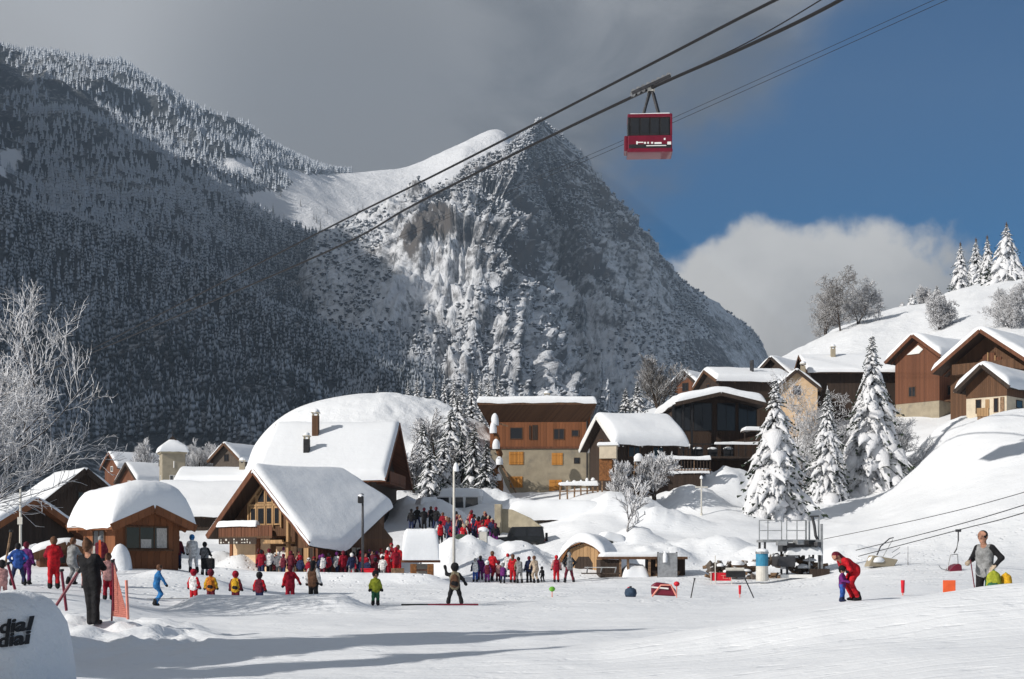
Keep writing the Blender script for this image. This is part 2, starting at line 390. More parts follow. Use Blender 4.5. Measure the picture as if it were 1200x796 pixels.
def ground(x, y):
    x = np.asarray(x, float); y = np.asarray(y, float); x, y = np.broadcast_arrays(x, y)
    Yc = np.clip(y, 6.5, 260.); px = 600 + F * x / np.maximum(y, 6.5)
    pc = np.clip(px, -150, 1420); q = _uv(pc, Yc).reshape(-1, 2); z = np.empty(len(q))
    for i in range(0, len(q), 20000):
        b = q[i:i + 20000]; z[i:i + 20000] = _tk(((b[:, None] - _c[None]) ** 2).sum(-1)) @ _sol[:_n] + _sol[_n] + b @ _sol[_n + 1:]
    z = z.reshape(x.shape)
    # bank across the lower right, ridge before the line of children, lip of the practice slope
    crest = np.interp(px, [560, 700, 830, 1000, 1060, 1200, 1500], [0, .12, .42, .62, .68, .72, .8])
    z = z + crest * np.exp(-((y - 24.2 - .4 * np.sin(x * .5)) / 2.6) ** 2)
    z = z + .56 * np.exp(-((y - 45.2) / 1.3) ** 2) * ss(px, 185, 240) * (1 - ss(px, 395, 450))
    z = z + .14 * np.exp(-((y - 45.5) / 3) ** 2) * ss(px, 400, 500)
    lip = .08 * ss(y, 78.5, 80.5) * (1 - ss(y, 84, 92)) * (ss(px, 690, 730)) * (1 - ss(px, 1000, 1200))
    z = z + lip
    z = z + .55 * np.exp(-((y - 82.6) / 1.1) ** 2) * ss(px, 165, 200) * (1 - ss(px, 500, 540))
    z = z + .3 * np.exp(-((y - 58) / 1.2) ** 2) * ss(px, 150, 190) * (1 - ss(px, 240, 300))
    # trodden, dug-over snow at the lower left
    lump = ss(px, 40, 90) * (1 - ss(px, 200, 275)) * np.exp(-((y - 29) / 4.5) ** 2)
    z = z + lump * (fbm(x * 1.1, y * 1.1, 5, 5, .6) - .35) * .95
    near = np.exp(-((y - 22) / 16) ** 2)
    z = z + (fbm(x * .16, y * .22, 3, 9) - .5) * (.30 * near + .16) + (fbm(x * .7, y * .7, 3, 21) - .5) * .05
    z = z + (fbm(x * .07, y * .07, 4, 31) - .5) * 1.6 * ss(y, 95, 125) + (fbm(x * .25, y * .25, 3, 33) - .5) * .6 * ss(y, 88, 100)
    b = np.zeros(z.shape)
    for bx, by, rx, ry, hh in BUMPS:
        r2 = ((x - bx) / rx) ** 2 + ((y - by) / ry) ** 2; b += (hh * np.clip(1 - r2, 0, 1) ** 1.4) ** 2.5
    b = b ** .4
    z = z + b * (.55 + .9 * fbm(x * .3, y * .3, 4, 57)) + np.clip(b, 0, 1) * (fbm(x * .8, y * .8, 4, 58, .55) - .5) * .9
    far = ss(y, 260, 420); side = ss(np.abs(x), 150, 420)
    z = z * (1 - far) + 6 * far; z = z * (1 - side) + np.minimum(z, 8) * side
    return z
def gz_at(x, y): return float(ground(np.array([x]), np.array([y]))[0])
def on(px, Y, dz=0.):
    x = (px - 600) / F * Y
    return Vector((x, Y, gz_at(x, Y) + dz))

ys = np.concatenate([np.linspace(-60, 8, 14)[:-1], np.arange(8, 36, .19), np.arange(36, 60, .3), np.arange(60, 160, .5), np.geomspace(160, 900, 70)])
us = np.linspace(-1, 1, 330); us = np.sign(us) * (np.abs(us) * .55 + .45 * np.abs(us) ** 2)
tail = np.array([1.3, 2., 4., 7.4]); us = np.concatenate([-tail[::-1], us, tail])
Yg, Ug = np.meshgrid(ys, us, indexing='ij'); Xg = Ug * (13 + .42 * np.clip(Yg, 0, None))
Zg = ground(Xg, Yg)
np_mesh('snow_ground', np.stack([Xg, Yg, Zg], -1).reshape(-1, 3), grid_faces(*Xg.shape), M['ground'], kind='structure')
# the valley floor beneath and behind, out to the horizon
fl = np.array([(-3150, -850, -6), (3150, -850, -6), (3150, 3850, -6), (-3150, 3850, -6)], float)
np_mesh('valley_floor', fl, np.array([[0, 1, 2, 3]]), M['snow'], kind='structure')

# ------------------------------------------------------------------ sheets for the hills and mountains
def net(rows, nv, nu, world=False):
    a = np.asarray(rows, float)
    if not world: a = PA(a)
    b = crom(a, nv); return crom(b.transpose(1, 0, 2), nu).transpose(1, 0, 2)
def gnormal(G):
    du = np.gradient(G, axis=1); dv = np.gradient(G, axis=0); n = np.cross(du, dv); n /= np.linalg.norm(n, axis=-1, keepdims=True) + 1e-9
    n *= np.sign(n[..., 2:3] + 1e-9); return n

# hill behind the houses on the right
cx = [700, 790, 840, 880, 920, 965, 1010, 1045, 1090, 1130, 1170, 1200, 1300, 1500, 1800]
cr = [(x, y, Y) for x, y, Y in zip(cx, [500, 470, 450, 433, 414, 393, 374, 364, 352, 336, 327, 321, 300, 285, 300], [275, 278, 280, 280, 285, 290, 295, 300, 305, 310, 315, 318, 330, 340, 350])]
md = [(x, y, 220) for x, y in zip(cx, [530, 505, 480, 468, 452, 440, 426, 416, 405, 393, 385, 380, 368, 360, 380])]
bs = [(x, y, 160) for x, y in zip(cx, [555, 535, 525, 520, 517, 515, 512, 512, 511, 510, 510, 510, 505, 500, 500])]
bk = [(x, y + 40, Y + 90) for x, y, Y in cr]
G = net([bk, cr, md, bs], 90, 220); n = gnormal(G)
G[..., 2] += (fbm(G[..., 0] * .03, G[..., 1] * .03, 5, 3) - .5) * 5 + (fbm(G[..., 0] * .2, G[..., 1] * .2, 3, 4) - .5) * .8
np_mesh('hill', G.reshape(-1, 3), grid_faces(*G.shape[:2]), M['heap'], kind='structure')
HILL = G.copy()
def on_hill(px, py, win=None):
    """point of the hill seen at a photo position"""
    a, b = px_of(HILL); d = (a - px) ** 2 + (b - py) ** 2; d[:14] += 30
    i = np.unravel_index(np.argmin(d), d.shape); return Vector(HILL[i])

# snowy knoll behind the chalets
kx = [255, 285, 300, 330, 370, 430, 470, 510, 550, 580, 600, 640]
kr = [(x, y, 142) for x, y in zip(kx, [600, 555, 520, 489, 471, 461, 465, 474, 488, 512, 560, 610])]
km = [(x, y, 132) for x, y in zip(kx, [605, 575, 545, 520, 505, 497, 500, 508, 525, 545, 580, 612])]
kb = [(x, y, 121) for x, y in zip(kx, [612, 605, 600, 598, 597, 596, 597, 600, 604, 607, 610, 615])]
kk = [(x, y + 45, 162) for x, y, Y in kr]
G = net([kk, kr, km, kb], 70, 110)
G[..., 2] += ((fbm(G[..., 0] * .25, G[..., 1] * .25, 5, 8, .6) - .5) * 1.8) * ss((600 + F * G[..., 0] / G[..., 1]), 420, 480)
np_mesh('knoll', G.reshape(-1, 3), grid_faces(*G.shape[:2]), M['heap'], kind='structure')
KNOLL = G

def mountain_mat(name, rock=(.085, .078, .072), bush=(.05, .055, .058), snow=(.74, .76, .80), fscale=.16, cover=.5):
    m = bpy.data.materials.new(name); m.use_nodes = True
    t = NT(m.node_tree); b = t.n['Principled BSDF']
    g = t.node('ShaderNodeNewGeometry'); s = t.node('ShaderNodeSeparateXYZ'); t.put(s.inputs[0], g.outputs['Normal']); co = g.outputs['Position']
    f1 = t.noise(co, fscale, 6, .7); f2 = t.noise(co, .012, 5, .6); f3 = t.noise(t.mapping(co, (1, 1, .35)), .05, 6, .65, .4)
    bare = t.node('ShaderNodeAttribute'); bare.attribute_name = 'bare'; open_ = t.node('ShaderNodeAttribute'); open_.attribute_name = 'open'
    v = t.math('ADD', t.math('MULTIPLY', s.outputs[2], .55), t.math('MULTIPLY', t.math('SUBTRACT', f1, .5), 1.5))
    v = t.math('ADD', v, t.math('MULTIPLY', t.math('SUBTRACT', f2, .5), .7))
    v = t.math('SUBTRACT', t.math('ADD', v, open_.outputs['Fac']), bare.outputs['Fac'])
    sn = t.smooth(v, cover - .35, cover + .2)
    dk = t.mix(t.smooth(f3, .42, .6), bush, rock)
    dk = t.mix(bare.outputs['Fac'], dk, t.mix(f3, (.075, .066, .06), (.17, .14, .115)))
    t.put(b.inputs['Base Color'], t.mix(sn, dk, snow)); b.inputs['Roughness'].default_value = .85; b.inputs['Specular IOR Level'].default_value = .1
    bn = t.node('ShaderNodeBump'); bn.inputs['Strength'].default_value = .7; bn.inputs['Distance'].default_value = 6.
    t.put(bn.inputs['Height'], t.math('ADD', t.math('MULTIPLY', f1, .7), f3)); t.l.new(bn.outputs[0], b.inputs['Normal'])
    return m
def set_attr(o, name, arr):
    a = o.data.attributes.new(name, 'FLOAT', 'POINT'); a.data.foreach_set('value', np.asarray(arr, np.float32).ravel())
def in_poly(px, py, poly):
    px = np.asarray(px); py = np.asarray(py); r = np.zeros(px.shape, bool); k = len(poly)
    for i in range(k):
        x1, y1 = poly[i]; x2, y2 = poly[(i + 1) % k]
        c_ = ((y1 > py) != (y2 > py)) & (px < (x2 - x1) * (py - y1) / (y2 - y1 + 1e-9) + x1); r ^= c_
    return r

# ---- the long mountain on the left, running out of the picture along the valley side
crest = [(-1500, -400, 480), (-1420, -100, 700), (-1400, 200, 930), (-1400, 500, 985), (-1420, 950, 1130), (-1420, 1500, 1170), (-1335, 2000, 1120), (-1165, 2400, 1003)]  # added crest out of view, heightened so it throws shade over forest and peak
crest += [tuple(P(*a)) for a in ((0, 68, 2600), (60, 80, 2620), (130, 104, 2650), (200, 138, 2680), (270, 163, 2720), (335, 186, 2760), (385, 204, 2820), (430, 206, 2880), (480, 198, 2900), (530, 175, 2920), (575, 158, 2960), (598, 178, 3000), (640, 230, 3100))]
base = [(-560, -400, -8), (-520, -100, -8), (-500, 200, -8), (-470, 420, -8), (-430, 560, -8), (-390, 640, -8), (-330, 680, -8), (-260, 700, -8),
        (-200, 715, -8), (-160, 730, -8), (-120, 750, -8), (-80, 780, -8), (-40, 820, -8), (10, 870, -8), (50, 930, -8), (100, 1000, -8), (150, 1100, -8), (200, 1200, -8), (250, 1300, -8), (320, 1400, -8), (420, 1500, -8)]
crest = np.array(crest, float); base = np.array(base, float)
def lerp3(t, sag): a = crest * (1 - t) + base * t; a[:, 2] -= sag * crest[:, 2]; return a
back = crest.copy(); back[:, 2] *= .72; back[:, 0] -= 350 * np.linspace(1, .2, len(back)); back[:, 1] += 500 * np.linspace(0, 1, len(back))
G = net([back, crest, lerp3(.2, .02), lerp3(.45, .055), lerp3(.7, .06), base], 230, 420, world=True)
nrm = gnormal(G); tt = np.linspace(0, 1, G.shape[0])[:, None]
_cx, _cy = px_of(np.where(G[..., 1:2] > 50, G, 50.)); calm = 1 - .65 * ss(_cx, 270, 340) * (1 - ss(_cy, 290, 340)) * (G[..., 1] > 1200)
G += nrm * ((fbm(G[..., 0] * .0032, G[..., 1] * .0032, 5, 41, .5, True) - .55) * 120 + (fbm(G[..., 0] * .02, G[..., 1] * .02, 3, 43) - .5) * 14)[..., None] * (ss(tt, .16, .30) * .9 + .10)[..., None] * calm[..., None]
_fx, _fy = px_of(G)
lpx, lpy = _fx, _fy
FIELD = [(325, 196), (362, 205), (400, 204), (470, 196), (530, 174), (590, 150), (650, 140), (650, 330), (440, 320), (405, 296), (372, 276), (330, 262), (300, 245), (276, 233), (300, 224), (330, 226), (345, 214)]
PATCH = [[(0, 176), (20, 174), (26, 184), (14, 200), (0, 204)], [(262, 187), (292, 185), (300, 202), (280, 204), (264, 200)], [(-260, 120), (-200, 110), (-190, 150), (-250, 170)]]
opn = in_poly(lpx, lpy, FIELD) | (lpx > 420)
for pl in PATCH: opn |= in_poly(lpx, lpy, pl)
opn = opn & (G[..., 1] > 100)
MM = mountain_mat('wooded_mountainside', rock=(.075, .08, .085), bush=(.06, .068, .076), cover=.74); MP = mountain_mat('rocky_peak', rock=(.12, .115, .115), bush=(.085, .09, .10), cover=.30, fscale=.13)
LM = np_mesh('mountain', G.reshape(-1, 3), grid_faces(*G.shape[:2]), MM, kind='structure')
set_attr(LM, 'open', opn * 1.0); set_attr(LM, 'bare', np.zeros(G.shape[:2]))
LMG = G

# ---- the wooded spur in front of it
sc_ = [(-1000, -250, 1250), (-700, -80, 1250), (-400, 80, 1260), (-150, 178, 1280), (0, 233, 1300), (60, 255, 1310), (130, 281, 1320), (200, 308, 1330), (270, 340, 1330), (330, 372, 1310), (390, 404, 1270), (440, 436, 1200), (490, 470, 1100), (540, 520, 1000), (600, 575, 900)]
sb_ = [(x, 648 + 20 / Y * F, Y) for x, Y in zip([a[0] for a in sc_], [420, 450, 500, 560, 600, 610, 620, 630, 640, 650, 660, 680, 700, 720, 740])]
def mixr(t, sag): return [(a[0] * (1 - t) + b[0] * t, a[1] * (1 - t) + b[1] * t + sag, a[2] * (1 - t) + b[2] * t) for a, b in zip(sc_, sb_)]
sbk = [(a[0], a[1] + 110, a[2] + 330) for a in sc_]
G = net([sbk, sc_, mixr(.3, 2), mixr(.65, 4), sb_], 170, 330)
nrm = gnormal(G); tt = np.linspace(0, 1, G.shape[0])[:, None]
G += nrm * ((fbm(G[..., 0] * .006, G[..., 1] * .006, 5, 51, .5, True) - .55) * 55 + (fbm(G[..., 0] * .03, G[..., 1] * .03, 3, 53) - .5) * 9)[..., None] * (ss(np.abs(tt - .25), 0, .12) * .85 + .15)[..., None]
lpx, lpy = px_of(G)
CLEAR = [(140, 398), (160, 390), (200, 404), (214, 414), (200, 428), (176, 422), (150, 408)]
SP = np_mesh('mountain_spur', G.reshape(-1, 3), grid_faces(*G.shape[:2]), MM, kind='structure')
set_attr(SP, 'open', in_poly(lpx, lpy, CLEAR) * 1.0); set_attr(SP, 'bare', np.zeros(G.shape[:2]))
SPG = G

# ---- the pointed peak
apex = (632, 143, 2000)
sp = [
    [(655, 165, 2120), (690, 220, 2300), (700, 300, 2500), (700, 420, 2750), (700, 560, 2850), (700, 660, 2900)],          # behind
    [(614, 166, 2010), (570, 206, 2010), (500, 250, 2000), (440, 288, 1990), (405, 345, 1960), (360, 560, 1950)],          # left silhouette
    [(613, 172, 1970), (566, 216, 1900), (515, 254, 1820), (462, 285, 1720), (415, 360, 1560), (380, 575, 1250)],
    [(614, 168, 1950), (578, 210, 1850), (548, 252, 1740), (530, 330, 1590), (500, 420, 1380), (450, 575, 1050)],          # lit shoulder
    [(622, 172, 1945), (600, 235, 1830), (582, 330, 1660), (592, 400, 1480), (610, 460, 1280), (610, 585, 960)],          # rib
    [(634, 178, 1985), (632, 250, 1960), (640, 330, 1880), (655, 410, 1740), (680, 480, 1500), (690, 590, 1060)],          # gully
    [(645, 180, 2005), (672, 245, 2010), (695, 320, 1960), (718, 400, 1820), (742, 470, 1620), (760, 585, 1120)],          # right rib
    [(655, 178, 2030), (700, 245, 2080), (745, 320, 2090), (785, 390, 2020), (815, 450, 1900), (840, 570, 1450)],
    [(656, 186, 2050), (704, 256, 2130), (760, 324, 2200), (814, 386, 2230), (856, 440, 2200), (885, 570, 2000)],
    [(660, 176, 2070), (712, 254, 2190), (778, 316, 2320), (844, 364, 2440), (896, 420, 2540), (930, 570, 2600)],          # right silhouette
    [(658, 176, 2090), (705, 254, 2260), (745, 320, 2450), (800, 380, 2680), (830, 480, 2800), (830, 660, 2850)],
]
sp = [[(a_, b_, 2000 + (Y_ - 2000) * 1.9 if Y_ > 2000 and q > 4 else Y_) for a_, b_, Y_ in s_] for q, s_ in enumerate(sp)]
sp[0] = [(a_, b_, Y_ + 700) for a_, b_, Y_ in sp[0]]
spk = PA(np.array([[apex] + s_ for s_ in sp], float))                  # spokes x rings
spk = np.concatenate([spk[-2:], spk, spk[:2]], 0)
nS = 420; rad = crom(spk.transpose(1, 0, 2), 190)                       # rings refined
full = crom(rad.transpose(1, 0, 2), nS + 1)
k = len(spk); ti = np.linspace(0, k - 1, nS + 1); keep = (ti >= 2) & (ti <= k - 2 + 1e-6); G = full[keep].transpose(1, 0, 2)
nrm = gnormal(G); tt = np.linspace(0, 1, G.shape[0])[:, None]
rid = (fbm(G[..., 0] * .0045 + G[..., 2] * .002, G[..., 1] * .0045 + G[..., 2] * .004, 6, 61, .55, True) - .55) * 95
uu = np.linspace(0, 1, G.shape[1])[None, :]
gul = (fbm(uu * 46 + 1.5 * fbm(tt * 4 + uu * 9, uu * 14, 3, 65), tt * 2.2, 4, 66, .55, True) - .55) * 44 * ss(tt, .14, .45) + (fbm(uu * 130 + tt * 3, tt * 5, 3, 67, .5, True) - .5) * 16 * ss(tt, .08, .3)
fin = (fbm(G[..., 0] * .028, G[..., 1] * .028 + G[..., 2] * .03, 4, 63, .6, True) - .5) * 26
lp0, _ = px_of(G); edge = (1 - .78 * ss(lp0, 680, 840)) * (1 - .7 * (1 - ss(lp0, 400, 500))) * np.where(G[..., 1] > 3050, .3, 1.)
G += nrm * (gul * edge)[..., None]; G += nrm * ((rid + fin) * edge * (ss(tt, .04, .42) * .9 + .06))[..., None]
lpx, lpy = px_of(G)
bare = in_poly(lpx + 25 * (fbm(G[..., 0] * .03, G[..., 1] * .03, 3, 71) - .5), lpy, [(462, 275), (486, 250), (518, 235), (530, 255), (522, 275), (500, 284), (478, 300)]) * .48
cl = fbm(G[..., 0] * .012, G[..., 2] * .012, 4, 77); bare = bare + (ss(cl, .58, .72) * .22) * (lpx > 540) * ss(nrm[..., 2], .95, .5)
bare = bare + .28 * in_poly(lpx, lpy, [(800, 400), (838, 395), (860, 430), (852, 470), (812, 470), (790, 430)])
PK = np_mesh('peak', G.reshape(-1, 3), grid_faces(*G.shape[:2]), MP, kind='structure')
set_attr(PK, 'open', (fbm(G[..., 0] * .006, G[..., 2] * .006, 3, 79) - .5) * .35); set_attr(PK, 'bare', bare)
PKG = G

# ------------------------------------------------------------------ far forest: thousands of small snowy conifers, one mass per mountain
def conifer_template(seed, sides=5, tiers=3):
    rg = np.random.default_rng(seed); V = []; Fa = []
    for t in range(tiers):
        z0 = .06 + t * .27; r0 = .21 * (1 - t * .27); z1 = min(1., z0 + .50); off = rg.uniform(0, 6.28)
        b0 = len(V)
        for j in range(sides):
            a = off + 2 * math.pi * j / sides; r = r0 * rg.uniform(.7, 1.25); V.append((r * math.cos(a), r * math.sin(a), z0 + rg.uniform(-.05, .05)))
        V.append((rg.uniform(-.02, .02), rg.uniform(-.02, .02), z1))
        Fa += [(b0 + j, b0 + (j + 1) % sides, b0 + sides) for j in range(sides)]
    return np.array(V), np.array(Fa)
TPL = [conifer_template(s_) for s_ in range(4)]
def round_template(seed):
    rg = np.random.default_rng(seed); V = []; Fa = []
    for q in range(2):
        c_ = rg.uniform(-.22, .22, 3) + (0, 0, .5); b0 = len(V); a = rg.uniform(0, 6.28)
        pts = [(0, 0, 1), (0, 0, -1)] + [(math.cos(a + i * 1.571), math.sin(a + i * 1.571), rg.uniform(-.3, .3)) for i in range(4)]
        V += [tuple(c_ + np.array(p_) * rg.uniform(.25, .42)) for p_ in pts]
        Fa += [(b0, b0 + 2 + i, b0 + 2 + (i + 1) % 4) for i in range(4)] + [(b0 + 1, b0 + 2 + (i + 1) % 4, b0 + 2 + i) for i in range(4)]
    return np.array(V), np.array(Fa)
TPR = [round_template(s_) for s_ in range(3)]
M['scrub_far'] = snowy_by_normal('far_scrub', (.085, .09, .10), snow=(.58, .61, .66), lo=.5, hi=1.2, nscale=.35, nstr=.3, attr='snow')
M['needle_far'] = snowy_by_normal('far_conifers', (.040, .049, .055), snow=(.46, .50, .56), lo=.55, hi=1.15, nscale=.35, nstr=.30, attr='snow')
def scatter(G, N, ok, rng):
    nv, nu = G.shape[:2]; v = rng.uniform(0, nv - 1.001, N); u = rng.uniform(0, nu - 1.001, N); i = v.astype(int); j = u.astype(int); a = (v - i)[:, None]; b = (u - j)[:, None]
    p = (G[i, j] * (1 - b) + G[i, j + 1] * b) * (1 - a) + (G[i + 1, j] * (1 - b) + G[i + 1, j + 1] * b) * a
    px, py = px_of(p); k_ = ok(px, py, p) & (p[:, 1] > 100); return p[k_]
def forest(name, p, h, wid, snow, rng, tpl, label, cat='forest'):
    Vs, Fs, As = [], [], []; off = 0; which = rng.integers(0, len(tpl), len(p)); ang = rng.uniform(0, 6.28, len(p))
    for q, (V, Fa) in enumerate(tpl):
        s_ = which == q; n_ = s_.sum()
        if not n_: continue
        ca, sa_ = np.cos(ang[s_])[:, None], np.sin(ang[s_])[:, None]; hw = (h[s_] * wid[s_])[:, None]
        X = (V[None, :, 0] * ca - V[None, :, 1] * sa_) * hw; Yv = (V[None, :, 0] * sa_ + V[None, :, 1] * ca) * hw; Z = V[None, :, 2] * h[s_][:, None] - .06 * h[s_][:, None]
        A = np.stack([X, Yv, Z], -1) + p[s_][:, None, :]
        Vs.append(A.reshape(-1, 3)); Fs.append((Fa[None] + (np.arange(n_) * len(V))[:, None, None] + off).reshape(-1, 3)); off += n_ * len(V)
        As.append(np.repeat(snow[s_], len(V)))
    o = np_mesh(name, np.concatenate(Vs), np.concatenate(Fs), M['needle_far'], smooth=False, kind='stuff', label=label, cat=cat)
    if cat == 'scrub': o.data.materials[0] = M['scrub_far']
    set_attr(o, 'snow', np.concatenate(As)); return o
rng = np.random.default_rng(11)
def ok_lm(px, py, p):
    r = (px > -120) & (px < 700) & (py < 520) & ~in_poly(px, py, FIELD) & ~((px > 418) & (py < 330))
    for pl in PATCH: r &= ~in_poly(px, py, pl)
    gap = fbm(p[:, 0] * .006, p[:, 1] * .006, 4, 91)
    return r & (rng.uniform(0, 1, len(px)) < np.where(py < 230, .45 + (gap - .45) * 2.2, 1.))
pt = scatter(LMG[40:], 90000, ok_lm, rng)[:27000]
px, py = px_of(pt); up = ss(py, 330, 110); g2 = fbm(pt[:, 0] * .004, pt[:, 1] * .004, 4, 95)
forest('conifer_forest', pt, rng.uniform(7, 16, len(pt)), rng.uniform(.8, 1.2, len(pt)), rng.uniform(.0, .4, len(pt)) + up * .85 + (g2 - .5) * .9, rng, TPL, 'dense snowy conifer forest covering the long dark mountainside at left')
def ok_sp(px, py, p): return (px > -120) & (px < 640) & ~in_poly(px, py, CLEAR)
pt = scatter(SPG[28:], 42000, ok_sp, rng)[:21000]
px, py = px_of(pt); g2 = fbm(pt[:, 0] * .008, pt[:, 1] * .008, 4, 97)
forest('conifer_forest', pt, rng.uniform(7, 14, len(pt)), rng.uniform(.75, 1.1, len(pt)), rng.uniform(.1, .5, len(pt)) + (g2 - .5) * .8, rng, TPL, 'dark conifer forest on the lower spur behind the church tower')
def ok_pk(px, py, p):
    gap = fbm(p[:, 0] * .010, p[:, 2] * .010, 4, 99)
    return (px > 360) & (px < 960) & (rng.uniform(0, 1, len(px)) < .28 + (gap - .45) * 4.0) & (py > 100) & (p[:, 1] < 3150)
pt = scatter(PKG[1:, :], 80000, ok_pk, rng)[:22000]
px, py = px_of(pt)
forest('mountain_scrub', pt, rng.uniform(3, 7.5, len(pt)), rng.uniform(.9, 1.4, len(pt)), rng.uniform(.2, .95, len(pt)), rng, TPR + TPL[:2], 'frosted scrub and small trees scattered over the rocky pointed peak', 'scrub')
# ------------------------------------------------------------------ building kit
def spaced(L, r, n):
    """samples along an edge of length L, crowded where the snow rounds off"""
    e = np.array([0, .03, .10, .22, .42, .7, 1.]) * min(r, L * .45)
    mid = np.linspace(e[-1], L - e[-1], max(3, n))[1:-1]
    return np.concatenate([e, mid, L - e[::-1]])
def snow_patch(name, parent, basef, LU, LV, thick, r, m=None, nu=14, nv=14, seed=0, rough=.2, sag=.06, p=2.3, dt=None):
    """rounded layer of snow on a four-sided patch; basef(u,v in metres) -> x,y,z of the surface below"""
    u = spaced(LU, r, nu); v = spaced(LV, r, nv); U, V = np.meshgrid(u, v)
    x, y, z = basef(U, V)
    def edge(t, L):
        d = np.clip(np.minimum(t, L - t) / min(r, L * .45), 0, 1); return (1 - (1 - d) ** p) ** (1 / p)
    f = edge(U, LU) * edge(V, LV)
    t = thick * (1 + (fbm(U * .45 + seed * 3.1, V * .45 + seed, 3, seed) - .5) * 2 * rough) + (fbm(U * 2.1, V * 2.1 + seed, 2, seed + 5) - .5) * .05
    if dt is not None: t = t - dt(x, y)
    zt = z + f * t - sag * (1 - f)
    zt = zt - (1 - f) * (fbm(U * .9 + seed, V * .9, 3, seed + 2) - .35) * min(.3, thick * .5) * (1 if sag > 0 else 0)
    top = np.stack([x, y, zt], -1); bot = np.stack([x, y, np.minimum(z - sag * (1 - f), zt)], -1)
    n = u.size * v.size; fa = grid_faces(v.size, u.size)
    o = np_mesh(name, np.concatenate([top.reshape(-1, 3), bot.reshape(-1, 3) - (0, 0, .004)]), np.concatenate([fa, fa[:, ::-1] + n]), m or M['roofsnow'], parent)
    return o

def window(root, c, right, up, w, h, frame='wood_brown', glass='glass', mull=1, depth=.07, name='window', cross=False):
    """frame proud of the wall, mullions, pane as sub-part"""
    c, right, up = Vector(c), Vector(right).normalized(), Vector(up); n = right.cross(up)
    A = Matrix((right, n, up)).transposed().to_4x4(); A.translation = c
    b = .07 if w > .6 else .05
    mb = MB()
    for (cx_, cz_, sx_, sz_) in ((0, h / 2 - b / 2, w, b), (0, -h / 2 + b / 2, w, b), (-w / 2 + b / 2, 0, b, h - 2 * b), (w / 2 - b / 2, 0, b, h - 2 * b)):
        mb.box((cx_, depth * .15, cz_), (sx_, depth, sz_), M4=A)
    for i in range(1, mull + 1): mb.box((-w / 2 + w * i / (mull + 1), depth * .1, 0), (b * .7, depth * .8, h - 2 * b), M4=A)
    if cross: mb.box((0, depth * .08, 0), (w - 2 * b, depth * .7, b * .6), M4=A)
    fr = mb.build(name, M[frame], root)
    g = MB(); g.box((0, .012, 0), (w - 2 * b + .004, .02, h - 2 * b + .004), M4=A); g.build('pane', M[glass], fr)
    return fr
def shutter(root, c, right, up, w, h, m='shutter'):
    c, right, up = Vector(c), Vector(right).normalized(), Vector(up); n = right.cross(up)
    A = Matrix((right, n, up)).transposed().to_4x4(); A.translation = c
    o = None
    for s_ in (-1, 1):
        mb = MB(); mb.box((s_ * w / 4, .03, 0), (w / 2 - .015, .06, h), M4=A)
        for z in (-.32, .32): mb.box((s_ * w / 4, .07, z * h), (w / 2 - .08, .03, .09), M4=A)
        o = mb.build('shutter', M[m], root, bevel=.008)
    return o
def snow_ball(name, parent, c, rx, ry, rz_, seed=0, m=None, n=14):
    """lump of snow with a flat foot"""
    th = np.linspace(0, math.pi * 2, n, endpoint=False); ph = np.linspace(-.35, math.pi / 2, 8)
    V = []
    for p_ in ph:
        k_ = 1 + (fbm(np.cos(th) * 1.3 + seed * 7.7, np.sin(th) * 1.3 + p_ * 1.7, 3, seed) - .5) * .45
        V.append(np.stack([c[0] + rx * np.cos(p_) * np.cos(th) * k_, c[1] + ry * np.cos(p_) * np.sin(th) * k_, np.full(n, c[2] + rz_ * np.sin(p_))], -1))
    V = np.array(V); i = np.arange(len(ph) * n).reshape(len(ph), n); j = np.roll(i, -1, 1)
    fa = np.stack([i[:-1], j[:-1], j[1:], i[1:]], -1).reshape(-1, 4)
    return np_mesh(name, V.reshape(-1, 3), fa, m or M['roofsnow'], parent)
def chimney(root, x, y, z, w=.5, h=1., m='stucco_grey', cap=True, snow=True):
    mb = MB(); mb.box((x, y, z + h / 2), (w, w, h)); c = mb.build('chimney', M[m], root, bevel=.02)
    if cap:
        mb = MB()
        for sx_ in (-1, 1):
            for sy_ in (-1, 1): mb.box((x + sx_ * w * .38, y + sy_ * w * .38, z + h + .1), (.07, .07, .2))
        mb.box((x, y, z + h + .23), (w * 1.25, w * 1.25, .06)); mb.build('chimney_cap', M['concrete'], c)
    if snow: snow_ball('snow_cap', c, (x, y, z + h + (.26 if cap else 0)), w * .6, w * .6, w * .6, int(x * 10) % 7)
    return c

